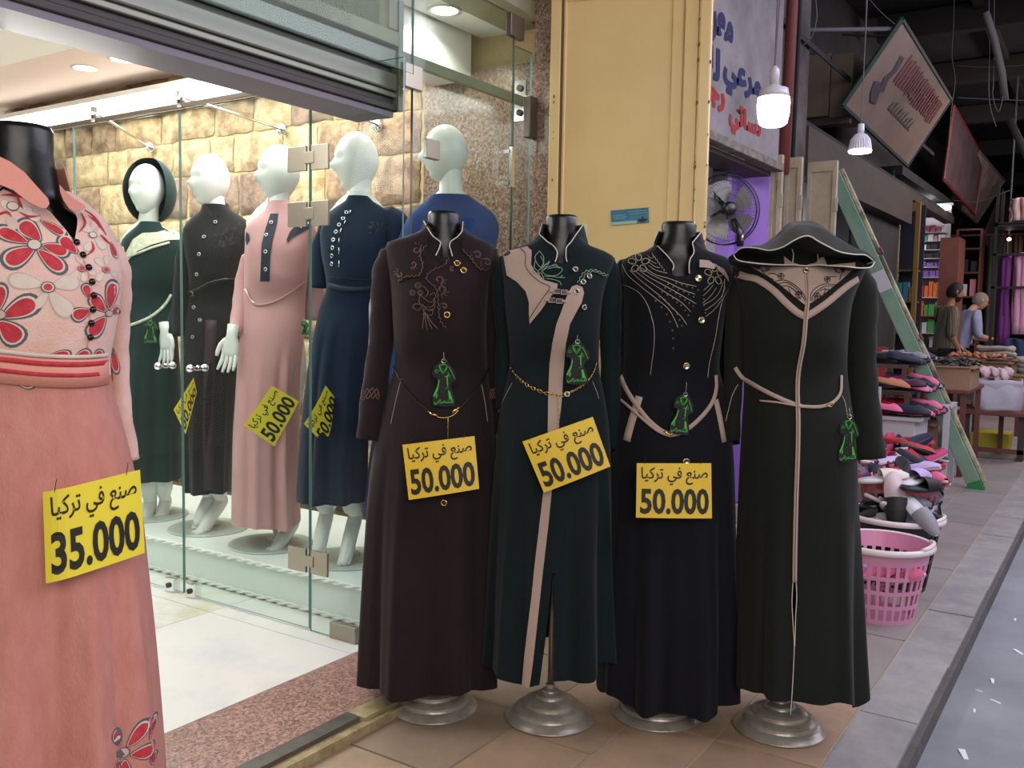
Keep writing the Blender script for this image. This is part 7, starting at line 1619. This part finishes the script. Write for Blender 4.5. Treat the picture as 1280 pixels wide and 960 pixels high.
def table(label, loc, sx, sy, h, m, mt):
    t = thing('market_table', label, 'table', loc, 0); MB().box(0, sx, 0, sy, h - .03, h).build('table_top', mt, t, bevel=.004)
    for x in (.02, sx - .06):
        for y in (.02, sy - .06): MB().box(x, x + .04, y, y + .04, 0, h - .03).build('leg', m, t)
    return t
table('dark wooden table under the open carton of belts', (8.1, 1.0, 0), 1.0, .75, .70, M_wood, M_wood)
carton('open carton full of dark belts and trinkets behind the leaning plank', (8.15, 1.0, .70), .55, .36, .19)
carton('carton standing on the pavement below the dark table', (8.0, 1.25, 0), .4, .4, .42, M_cartd)
g = MB(); random.seed(4)
for i in range(70):
    x = random.uniform(8.2, 8.66); y = random.uniform(1.03, 1.33); a = random.uniform(0, 6); z = .87 + .06 * math.exp(-((x - 8.42) / .16) ** 2)
    g.tube([(x, y, z), (x + .05 * math.cos(a), y + .05 * math.sin(a), z + .02), (x + .09 * math.cos(a + .6), y + .09 * math.sin(a + .6), z)], random.uniform(.006, .014), 5)
tag(g.build('belt_tangle', mat('tangled_dark_goods', '#2a2826', .45, col2='#6f675c', cscale=60, contrast=(.5, .7)), smooth=True), 'tangle of dark belts and trinkets spilling from the open carton', 'belts', kind='stuff')
table('far table carrying cartons and folded grey sacks', (9.8, .88, 0), 1.7, .75, .72, M_wood, M_cartd)
for i, (x, y, z, a, b, c, lab) in enumerate(((9.9, .9, .72, .35, .22, .15, 'small carton at the front of the far table'), (9.9, 1.16, .72, .4, .3, .17, 'carton at the left end of the far table'), (10.4, .9, .72, .45, .3, .16, 'carton in the middle of the far table'), (9.6, .62, .42, .3, .26, .2, 'carton beside the white sack'), (10.6, 1.22, .72, .4, .3, .14, 'carton at the back of the far table'), (9.75, .60, .62, .28, .24, .14, 'small brown carton on top beside the white sack'))):
    carton(lab, (x, y, z), a, b, c, M_cart if i % 2 else M_cartd)
g = MB()
for i in range(26):
    x = random.uniform(9.95, 10.7); y = random.uniform(.95, 1.4); a = random.uniform(0, 6); g.tube([(x, y, .9), (x + .06 * math.cos(a), y + .06 * math.sin(a), .925), (x + .12 * math.cos(a), y + .12 * math.sin(a), .9)], [.015, .03, .012], 7, flat=.6)
tag(g.build('sandal_pile', mat('orange_tan_sandals', '#a86a45', .6, col2='#5a4234', cscale=14, contrast=(.45, .6)), smooth=True), 'pile of orange tan sandals over the cartons of the far table', 'sandals', kind='stuff')
# white sack on a red-brown stool
st = thing('wooden_stool', 'low red-brown wooden stool carrying the white sack at the kerb', 'stool', (9.35, .72, 0))
MB().box(0, .75, -.06, .5, .40, .44).build('seat', M_wood, st, bevel=.006)
for x in (.03, .66):
    for y in (-.03, .42): MB().box(x, x + .05, y, y + .05, 0, .40).build('leg', M_woodd, st)
MB().box(.03, .71, -.03, .0, .06, .10).box(.03, .06, -.03, .47, .06, .10).build('stretcher', M_wood, st)
M_sack = mat('white_woven_sack', '#b9b2bd', .8, bump=.3, scale=90, col2='#a69fae', cscale=6); M_sackg = mat('grey_cloth', '#9a938c', .85, bump=.4, scale=30, col2='#847d76', cscale=8)
def sack(label, loc, rx_, ry_, h, m, fold=True, grp=None):
    t = thing('sack', label, 'sack', loc, 0, grp); rs = []
    for j in range(12):
        v = j / 11; k_ = 1.0 + .10 * math.sin(PI * v) - .12 * v; ring = []
        for i in range(32):
            a = 2 * PI * i / 32; w = 1 + .035 * math.sin(a * 5 + v * 4) + .02 * math.sin(a * 9 - v * 7); ring.append((rx_ * k_ * w * spow(math.cos(a), .75), ry_ * k_ * w * spow(math.sin(a), .75), h * v + .006 * math.sin(a * 4)))
        rs.append(ring)
    MB().rings(rs, True, False).build('body', m, t, smooth=True)
    if fold: MB().rings([[(p[0] * s_, p[1] * s_, p[2] + dz) for p in rs[-1]] for s_, dz in ((.97, -.03), (1.0, .01), (1.06, .012), (1.09, -.02), (1.06, -.06))], False, False).build('rolled_rim', m, t, smooth=True)
    return t
sack('white woven sack with rolled rim, full of pink cloth, on the red-brown stool', (9.62, .93, .44), .24, .20, .27, M_sack)
g = MB(); random.seed(2)
for i in range(16):
    a = random.uniform(0, 6.28); r_ = random.uniform(0, .16); p = Vector((9.62 + r_ * math.cos(a), .93 + r_ * math.sin(a), .70 + random.uniform(0, .07)))
    g.tube([p, p + Vector((.03, .02, .05)), p + Vector((.08, -.01, .03))], [.02, .045, .02], 8, flat=.7)
tag(g.build('cloth_bundle', mat('pink_white_cloth', '#c99aa8', .85, col2='#c9c2c4', cscale=14), smooth=True), 'bundle of pink and white cloth heaped out of the white sack', 'cloth', kind='stuff')
sack('small pale blue bag behind the white sack', (9.98, .76, .44), .10, .10, .13, mat('pale_blue_bag', '#a9b6c4', .6), False)
tag(MB().box(10.0, 10.35, .86, 1.2, .0, .17).build('yellow_crate', mat('yellow_green_plastic', '#b3a52c', .5), bevel=.01), 'yellow-green plastic crate under the red-brown stool', 'crate')
tag(MB().box(9.5, 11.2, .66, .72, .0, .07).build('grey_kerb_beam', mat('grey_timber', '#5d5a62', .7), bevel=.01), 'grey beam lying on the pavement beside the stool', 'beam')
# folded grey cloth piles
for i, (x, y, n, lab) in enumerate(((11.0, 1.12, 5, 'tall pile of folded grey sacks on the far table'), (11.1, .80, 3, 'lower pile of folded grey sacks at the right edge'))):
    t = thing('folded_sack_pile', lab, 'sacks', (x, y, .72), 0, 'folded sacks')
    for j in range(n):
        a = random.uniform(-.1, .1); s_ = random.uniform(.92, 1.05)
        MB().rings([[(.17 * s_ * q * spow(math.cos(2*PI*i2/24), .6) + .01 * math.sin(i2), (.19 - i*.04) * s_ * q * spow(math.sin(2*PI*i2/24), .6), .055 * j + z + .012 * math.sin(i2 * .8 + j)) for i2 in range(24)] for q, z in ((.9, 0), (1.0, .015), (1.02, .035), (.93, .052))]).build('folded_sack', M_sackg, t, smooth=True)

# ------------------------------------------------------------------ lit shelf wall of packages
M_ywood = mat('yellow_brown_wood', '#8b6a2c', .45, col2='#77581f', cscale=5, stretch=(1, 1, .2))
cb = thing('glazed_cabinet', 'tall yellow-brown wooden display cabinet with glass beside the lit shelves', 'cabinet', (11.0, 1.93, 0))
for (y0, y1, z0, z1) in ((0, .05, 0, 2.55), (.21, .26, 0, 2.55), (.05, .21, 2.45, 2.55), (.05, .21, .0, .4)): MB().box(-.02, .03, y0, y1, z0, z1).build('frame', M_ywood, cb, bevel=.004)
MB().box(.3, .33, 0, .26, 0, 2.55).build('back', mat('navy_back', '#20263a', .7), cb); MB().box(-.005, .0, .05, .21, .4, 2.45).build('pane', M_glass, cb)
for z in (.75, 1.1, 1.45, 1.8): MB().box(.03, .3, .02, .24, z, z + .015).build('shelf', M_ywood, cb)
pk = {n: mat('pack_' + n, c, .5) for n, c in dict(orange='#d9713a', white='#cfd0d8', purple='#7a5aa8', yellow='#d9a83a', red='#b02f35', blue='#4a7fb5', green='#4f9a52', black='#26262a', pink='#c77a94', teal='#3f9a8a').items()}
for zz in (.75, 1.1, 1.45):
    for j in range(3):
        c = random.choice(list(pk)); 
        tag(MB().box(11.06, 11.14, 1.965 + j*.065, 2.02 + j*.065, zz + .016, zz + .016 + random.uniform(.1, .22)).build('package', pk[c]), c + ' package inside the glazed cabinet, ' + ('right', 'middle', 'left')[j] + ' on its ' + {.75: 'lowest', 1.1: 'middle', 1.45: 'top'}[zz] + ' shelf', 'package', 'packages in the glazed cabinet')
sw = thing('lit_shelf_unit', 'brightly lit wall of shelves crowded with small colourful packages', 'shelf', (13.95, 2.12, 0))
MB().box(.28, .3, 0, .6, 0, 2.6).build('back', M_wwall, sw); levels = [.62, .85, 1.08, 1.32, 1.58, 1.86, 2.0, 2.12, 2.24, 2.36, 2.48]
for i, z in enumerate(levels): MB().box(0, .28, 0, .6, z - .012, z).build('board', pk['red'] if i in (0, 3) else M_wwall, sw)
ORD = ('first', 'second', 'third', 'fourth', 'fifth', 'sixth', 'seventh', 'eighth', 'ninth', 'tenth', 'eleventh', 'twelfth')
def pack(x, y0, y1, z0, h, c, lv=0, k=0): return tag(MB().box(x, x + .12, y0, y1, z0 + .001, z0 + h).build('package', pk[c]), c + ' package, ' + ORD[k] + ' from the left on the ' + ORD[lv] + ' lit shelf from below', 'package', 'packages on the lit shelves')
pal = {.62: ('white', 'black', 'orange'), .85: ('white', 'black', 'teal', 'white'), 1.08: ('blue', 'green', 'white', 'yellow'), 1.32: ('orange', 'green', 'white', 'orange'), 1.58: ('yellow', 'orange', 'white', 'red'), 1.86: ('purple',), 2.0: ('purple',), 2.12: ('white', 'black'), 2.24: ('white', 'teal', 'black'), 2.36: ('pink', 'white', 'teal'), 2.48: ('white', 'pink')}
for i, z in enumerate(levels):
    nx = levels[i + 1] if i + 1 < len(levels) else z + .14; y = 2.135; kk = 0
    while y < 2.66:
        w = random.uniform(.05, .10); pack(13.99, y, y + w - .01, z, (nx - z - .02) * random.uniform(.6, .95), random.choice(pal[z]), i, kk); y += w; kk += 1
tb = thing('tube_lamp', 'short bright tube lamp above the lit shelves', 'lamp', (13.3, 2.16, 2.72), 60)
MB().tube([(-.22, 0, 0), (.22, 0, 0)], .03, 10).build('tube', mat('tube_glow', '#ffffff', emit=10), tb); MB().box(-.25, .25, -.03, .03, .03, .06).build('housing', M_wwall, tb)
# brown wardrobe side and dark red shelves
wb = thing('brown_wardrobe', 'tall plain reddish brown wardrobe side beyond the striped man', 'wardrobe', (13.0, 1.80, 0)); MB().box(0, .5, 0, .23, 0, 2.32).build('body', mat('plain_red_brown', '#7d4a40', .5, col2='#6e3f37', cscale=2), wb, bevel=.004); MB().box(-.01, .0, .0, .05, 1.44, 1.455).build('handle', M_gold, wb)
ds = thing('dark_red_shelves', 'open dark red shelves beside the brown wardrobe', 'shelf', (15.0, 1.78, 0)); 
for y in (0, .32): MB().box(0, .3, y, y + .03, 0, 2.6).build('side', M_wood, ds)
for z in (.5, .9, 1.25, 1.6, 1.95, 2.3, 2.58): MB().box(0, .3, .03, .32, z, z + .025).build('board', M_wood, ds)
for z in (.925, 1.275, 1.625, 1.975):
    for j in range(2):
        c = random.choice(('white', 'black', 'red', 'pink')); tag(MB().box(15.05, 15.15, 1.84 + j*.12, 1.92 + j*.12, z + .001, z + random.uniform(.12, .26)).build('package', pk[c]), c + ' package at ' + f'{("the right", "the left")[j]} of the ' + {.925: 'lowest', 1.275: 'second', 1.625: 'third', 1.975: 'top'}[z] + ' dark red shelf', 'package', 'packages on the dark red shelves')
# hanging dark cloths
for i, (x, y, w, h, c, lab) in enumerate(((15.69, 1.62, .16, 1.7, '#3f3d33', 'dark olive cloth hanging beside the dark red shelves'), (15.71, 1.46, .14, 1.6, '#4d4434', 'brown cloth hanging behind the grey-haired man'), (15.70, 1.32, .12, 1.3, '#5a3f38', 'short reddish cloth hanging next to the garment rack'))):
    g = MB(); P_ = []
    for j in range(13):
        for k2 in range(9): P_.append((x + .03 * math.sin(j * 1.2 + k2 * .1), y + w * j / 12, 2.55 - h * k2 / 8 + .01 * math.sin(j)))
    g.add(P_, [(j*9+k2, j*9+k2+1, (j+1)*9+k2+1, (j+1)*9+k2) for j in range(12) for k2 in range(8)]); o = g.build('hanging_cloth', mat('cloth_' + str(i), c, .9), smooth=True); s_ = o.modifiers.new('t', 'SOLIDIFY'); s_.thickness = .01; tag(o, lab, 'cloth')
tag(MB().tube([(15.7, 1.2, 2.565), (15.7, 2.8, 2.565)], .015, 8).build('cloth_rail', M_wood), 'rail from which the dark cloths hang beside the red shelves', 'rail')
# garment rack at the right edge
rk = thing('garment_rack', 'black garment rack holding purple and pink clothes at the right edge', 'rack', (11.5, .80, 0)); M_iron = mat('black_iron', '#141316', .5)
for (y, x) in ((.42, 0), (-.1, 0), (.42, .5), (-.1, .5)): MB().box(x, x + .03, y, y + .03, .75, 2.75).build('post', M_iron, rk)
for z in (1.62, 1.98, 2.32): MB().box(0, .03, -.1, .45, z, z + .025).build('bar', M_iron, rk)
MB().box(0, .53, -.1, .45, 2.3, 2.33).build('top_shelf', M_iron, rk)
for i, (y, w, zt, zb, c, lab) in enumerate(((1.08, .09, 2.02, 1.0, '#6a2a72', 'purple garment hanging on the black rack'), (.90, .14, 2.02, 1.12, '#cf9ab8', 'pale pink garment hanging on the black rack'), (.84, .05, 1.9, 1.1, '#b98aa4', 'dusky pink garment hanging at the far right of the black rack'), (.92, .2, 2.62, 2.36, '#c2a2a0', 'pale shiny bundles on the top of the black rack'), (.86, .3, 1.08, .80, '#2b3a63', 'folded blue jeans hanging under the black rack'))):
    g = MB(); P_ = []
    for j in range(11):
        for k2 in range(9): wv = 1 + .15 * math.sin(k2 * 1.3 + i); P_.append((11.58 + .03 * math.sin(j * 1.5 + k2 * .2), y + (j / 10 - .5) * w * wv + w/2, lerp(zt, zb, k2 / 8) + (-.03 * abs(j - 5) / 5 if k2 == 0 else 0)))
    g.add(P_, [(j*9+k2, j*9+k2+1, (j+1)*9+k2+1, (j+1)*9+k2) for j in range(10) for k2 in range(8)]); o = g.build('hanging_garment', mat('garment_c' + str(i), c, .8), smooth=True); s_ = o.modifiers.new('t', 'SOLIDIFY'); s_.thickness = .03; tag(o, lab, 'garment')
tag(MB().box(13.0, 17, .9, 1.1, 2.62, 2.78).build('timber_lintel', mat('warm_timber', '#7a5f47', .7, col2='#65503d', cscale=4)), 'warm brown timber lintel behind the garment rack', 'lintel')
for i, (px_, z, lab) in enumerate(((1.20, 1.72, 'tiny warm bulb left of the garment rack'), (1.19, 2.23, 'tiny warm bulb under the crumpled board'))):
    t = thing('small_bulb', lab, 'lamp', (12.4, px_, z)); MB().lathe([(.001, -.02), (.02, -.012), (.024, 0), (.02, .012), (.001, .02)], 12).build('glow', mat('warm_glow', '#ffe6d2', emit=6), t, smooth=True); MB().tube([(0, 0, .02), (0, 0, .06)], .012, 8).build('socket', M_iron, t); MB().tube([(0, 0, .06), (.01, 0, 4.38 - z)], .003, 4).build('cord', M_wire, t)
# dark under-table clutter near the lit shop
table('low dark counter in front of the lit shelves', (12.6, 2.05, 0), 1.2, .5, .62, M_wood, M_wood)
tag(MB().box(8.9, 9.0, 1.8, 2.05, 0, 1.0).build('red_panel', mat('deep_red_panel', '#8a1f22', .5)), 'narrow deep red panel left of the leaning plank', 'panel')

# ------------------------------------------------------------------ two men in the arcade
M_skin = mat('skin_tan', '#a87458', .55); M_skin2 = mat('skin_pale', '#b98468', .55)
def stripes(name, cols, n):
    m = bpy.data.materials.new(name); m.use_nodes = True; nt = m.node_tree; N = nt.nodes; L = nt.links; b = N['Principled BSDF']; b.inputs['Roughness'].default_value = .85
    tc = N.new('ShaderNodeTexCoord'); sp_ = N.new('ShaderNodeSeparateXYZ'); at = N.new('ShaderNodeMath'); at.operation = 'ARCTAN2'; mu = N.new('ShaderNodeMath'); mu.operation = 'MULTIPLY'; mu.inputs[1].default_value = n
    fr = N.new('ShaderNodeMath'); fr.operation = 'FRACT'; r = N.new('ShaderNodeValToRGB'); r.color_ramp.interpolation = 'CONSTANT'
    L.new(tc.outputs['Object'], sp_.inputs[0]); L.new(sp_.outputs[0], at.inputs[0]); L.new(sp_.outputs[1], at.inputs[1]); L.new(at.outputs[0], mu.inputs[0]); L.new(mu.outputs[0], fr.inputs[0]); L.new(fr.outputs[0], r.inputs[0]); L.new(r.outputs[0], b.inputs['Base Color'])
    e = r.color_ramp.elements; e[0].position = 0; e[0].color = srgb(cols[0]); e[1].position = .3; e[1].color = srgb(cols[1])
    for p, c in ((.5, cols[2]), (.62, cols[3])): q = e.new(p); q.color = srgb(c)
    return m
def skin_body(name, joints, edges, m, parent, sub=2):
    """joints: name -> (x, y, z, radius); first joint is the root (pelvis)"""
    ks = list(joints); me = bpy.data.meshes.new(name); me.from_pydata([joints[k][:3] for k in ks], [(ks.index(a), ks.index(b)) for a, b in edges], []); me.materials.append(m)
    o = bpy.data.objects.new(name, me); COL.objects.link(o); o.parent = parent; md = o.modifiers.new('skin', 'SKIN'); md.use_smooth_shade = True
    for i, k in enumerate(ks):
        v = me.skin_vertices[0].data[i]; r = joints[k][3]; v.radius = r if isinstance(r, tuple) else (r, r); v.use_root = i == 0
    s_ = o.modifiers.new('sub', 'SUBSURF'); s_.levels = sub; s_.render_levels = sub
    return o
def man(label, loc, rz, H, lean, arms, skin, shirt, trousers, hair, beard=None, bald=False, glasses=False, head_dn=.0, sc=1.0):
    """faces local +x. lean: forward offset of the chest; arms: list of (elbow, hand) in local metres for y = -1, +1 side"""
    t = thing('person', label, 'person', loc, rz); k = H / 1.75
    J = dict(pel=(0, 0, .95*k, (.09, .08)), belly=(lean*.3, 0, 1.12*k, (.09, .08)), chest=(lean*.75, 0, 1.32*k, (.095, .085)), neckb=(lean, 0, 1.47*k, .06), neck=(lean + .02, 0, 1.52*k, .052), head=(lean + .05 + head_dn*.3, 0, (1.60 - head_dn*.3)*k, .055))
    E_ = [('pel', 'belly'), ('belly', 'chest'), ('chest', 'neckb'), ('neckb', 'neck'), ('neck', 'head')]
    for s_, (el, hd) in zip((-1, 1), arms):
        n = 'L' if s_ < 0 else 'R'
        J['sh' + n] = (lean * .95, s_ * .17, 1.42*k, .055); J['el' + n] = (el[0], s_ * el[1], el[2]*k, .042); J['wr' + n] = (hd[0], s_ * hd[1], hd[2]*k, .028)
        J['hip' + n] = (0, s_ * .09, .90*k, .07); J['kn' + n] = (.02, s_ * .11, .50*k, .055); J['an' + n] = (-.02, s_ * .11, .09*k, .04); J['toe' + n] = (.13, s_ * .13, .035, .035)
        E_ += [('chest', 'sh' + n), ('sh' + n, 'el' + n), ('el' + n, 'wr' + n), ('pel', 'hip' + n), ('hip' + n, 'kn' + n), ('kn' + n, 'an' + n), ('an' + n, 'toe' + n)]
    skin_body('body', J, E_, skin, t)
    hc = Vector(J['head'][:3]) + Vector((.015, 0, .045*k)); tilt = Matrix.Rotation(head_dn * 2.2, 3, 'Y'); rs = []; nu = 32; nv = 22
    def headpt(th, cz, sr, grow=0):
        dx, dy = math.cos(th) * sr, math.sin(th) * sr; lo = max(0, -cz); x = dx * .098 * (1 - .12 * lo) if dx > 0 else dx * .092 * (1 - .25 * lo); y = dy * .076 * (1 - .30 * lo ** 1.4); z = cz * .118
        if dx > 0:
            ay = abs(y); x += .026 * math.exp(-(ay / .010) ** 2) * math.exp(-((cz + .16) / .16) ** 2) - .010 * math.exp(-((ay - .030) / .013) ** 2) * math.exp(-((cz - .08) / .1) ** 2) + .008 * math.exp(-(ay / .022) ** 2) * math.exp(-((cz + .5) / .07) ** 2) + .010 * math.exp(-(ay / .022) ** 2) * math.exp(-((cz + .85) / .12) ** 2)
        v = Vector((x, y, z)); v += v.normalized() * grow; return hc + tilt @ v
    for j in range(nv + 1):
        ph = PI * j / nv; rs.append([headpt(2*PI*i/nu, -math.cos(ph), math.sin(ph)) for i in range(nu)])
    g = MB(); g.rings(rs)
    for s_ in (-1, 1): g.tube([hc + tilt @ Vector((-.008, s_ * .070, -.03)), hc + tilt @ Vector((-.012, s_ * .082, .0)), hc + tilt @ Vector((-.006, s_ * .078, .03))], [.008, .016, .012], 8)
    g.build('head', skin, t, smooth=True)
    def cap(lo_cz, front_cz, name, m, grow=.010, only_back=False, below=None):
        g = MB(); vs = []; fs = []; idx = {}
        for j in range(nv + 1):
            ph = PI * j / nv; cz = -math.cos(ph)
            for i in range(nu): idx[(j, i)] = len(vs); vs.append(headpt(2*PI*i/nu, cz, math.sin(ph), grow))
        for j in range(nv):
            cz = -math.cos(PI * (j + .5) / nv)
            for i in range(nu):
                th = 2*PI*(i+.5)/nu; fr = math.cos(th); lim = lerp(lo_cz, front_cz, max(0, fr) ** .6)
                ok = cz > lim if below is None else (cz < below and fr > -.1 and cz > -.97)
                if only_back and fr > .45 and below is None: ok = False
                if only_back and cz > .82: ok = ok and not bald
                if ok: fs.append((idx[(j, i)], idx[(j, (i+1) % nu)], idx[(j+1, (i+1) % nu)], idx[(j+1, i)]))
        g.add(vs, fs); g.build(name, m, t, smooth=True)
    cap(-.45, .55, 'hair', hair, .012, bald)
    if beard: cap(0, 0, 'beard', beard, .008, below=-.38)
    for s_ in (-1, 1):
        p = hc + tilt @ Vector((.078, s_ * .030, .008)); g = MB(); g.lathe([(.001, -.008), (.008, -.004), (.009, 0), (.008, .004), (.001, .008)], 10, p); g.build('eye', M_blk, t, smooth=True)
    if glasses:
        g = MB()
        for s_ in (-1, 1):
            c = hc + tilt @ Vector((.098, s_ * .032, .008)); g.tube([c + tilt @ Vector((0, .022 * math.cos(q * PI / 6), .016 * math.sin(q * PI / 6))) for q in range(13)], .002, 4, cap=False); g.tube([c + tilt @ Vector((0, s_ * .022, .005)), hc + tilt @ Vector((-.01, s_ * .085, .01))], .002, 4)
        g.build('glasses', M_iron, t)
    # shirt and trousers
    S = {a: (b[0], b[1], b[2], ((.165, .135) if isinstance(b[3], tuple) else b[3] + .022)) for a, b in J.items() if a in ('belly', 'chest', 'neckb') or a[:2] in ('sh', 'el')}
    S = dict([('chest', S['chest'])] + [(a, b) for a, b in S.items() if a != 'chest']); S['hem'] = (0, 0, .84*k, (.165, .145)); S['pelv'] = (0, 0, .97*k, (.165, .145))
    SE = [('chest', 'belly'), ('belly', 'pelv'), ('pelv', 'hem'), ('chest', 'neckb')]
    for n in 'LR':
        e = S['el' + n]; w = J['wr' + n]; S['cf' + n] = (lerp(e[0], w[0], .25), lerp(e[1], w[1], .25), lerp(e[2], w[2], .25), .052); SE += [('chest', 'sh' + n), ('sh' + n, 'el' + n), ('el' + n, 'cf' + n)]
    skin_body('shirt', S, SE, shirt, t)
    T = dict(pel=(0, 0, .93*k, (.140, .120))); TE = []
    for n, s_ in (('L', -1), ('R', 1)): T['h' + n] = (0, s_ * .09, .86*k, .098); T['k' + n] = (.02, s_ * .11, .50*k, .078); T['a' + n] = (-.015, s_ * .11, .10*k, .070); TE += [('pel', 'h' + n), ('h' + n, 'k' + n), ('k' + n, 'a' + n)]
    skin_body('trousers', T, TE, trousers, t)
    for n, s_ in (('L', -1), ('R', 1)):
        a = Vector(J['an' + n][:3]); g = MB(); g.tube([(a.x - .05, a.y, .035), (a.x + .05, a.y, .05), (a.x + .15, a.y + s_*.01, .035), (a.x + .20, a.y + s_*.015, .025)], [.04, .048, .044, .02], 12, flat=.8); g.build('shoe', M_blk, t, smooth=True)
        w = Vector(J['wr' + n][:3]); e = Vector(J['el' + n][:3]); dd = (w - e).normalized(); q = dd.to_track_quat('-Z', 'Y').to_matrix().to_4x4()
        m_ = Matrix.Translation(w + dd * .03) @ q; h = MB(); hand_geo(h, m_); h.build('hand', skin, t, smooth=True)
    return t
# bearded man seen from behind his shoulder, facing right in the picture
p1 = (12.3828,1.8268,1.2642)
man('bearded dark-haired man in a striped olive and cream shirt, seen from the side', (p1[0], p1[1], 0), -60, 1.70, .03, [((-.02, .22, 1.14), (.10, .20, .92)), ((.02, .21, 1.14), (.20, .14, 1.0))], M_skin, stripes('striped_shirt', ('#5d5346', '#8f8672', '#4a453c', '#6f6a58'), 4.2), mat('dark_trousers', '#1f1f26', .8), mat('black_hair', '#151213', .7), beard=mat('dark_beard', '#1d1716', .8))
p2 = (13.6896,1.8519,1.2687)
man('older grey-haired man with glasses in a pale blue shirt bending over his hands', (p2[0], p2[1], 0), -62, 1.66, .16, [((.16, .24, 1.12), (.40, .10, 1.08)), ((.18, .22, 1.10), (.42, .06, 1.06))], M_skin2, mat('pale_blue_shirt', '#8f96b8', .8, col2='#7f86a8', cscale=9), MATS['dark_trousers'], mat('grey_hair', '#7a736c', .8), bald=True, glasses=True, head_dn=.12)
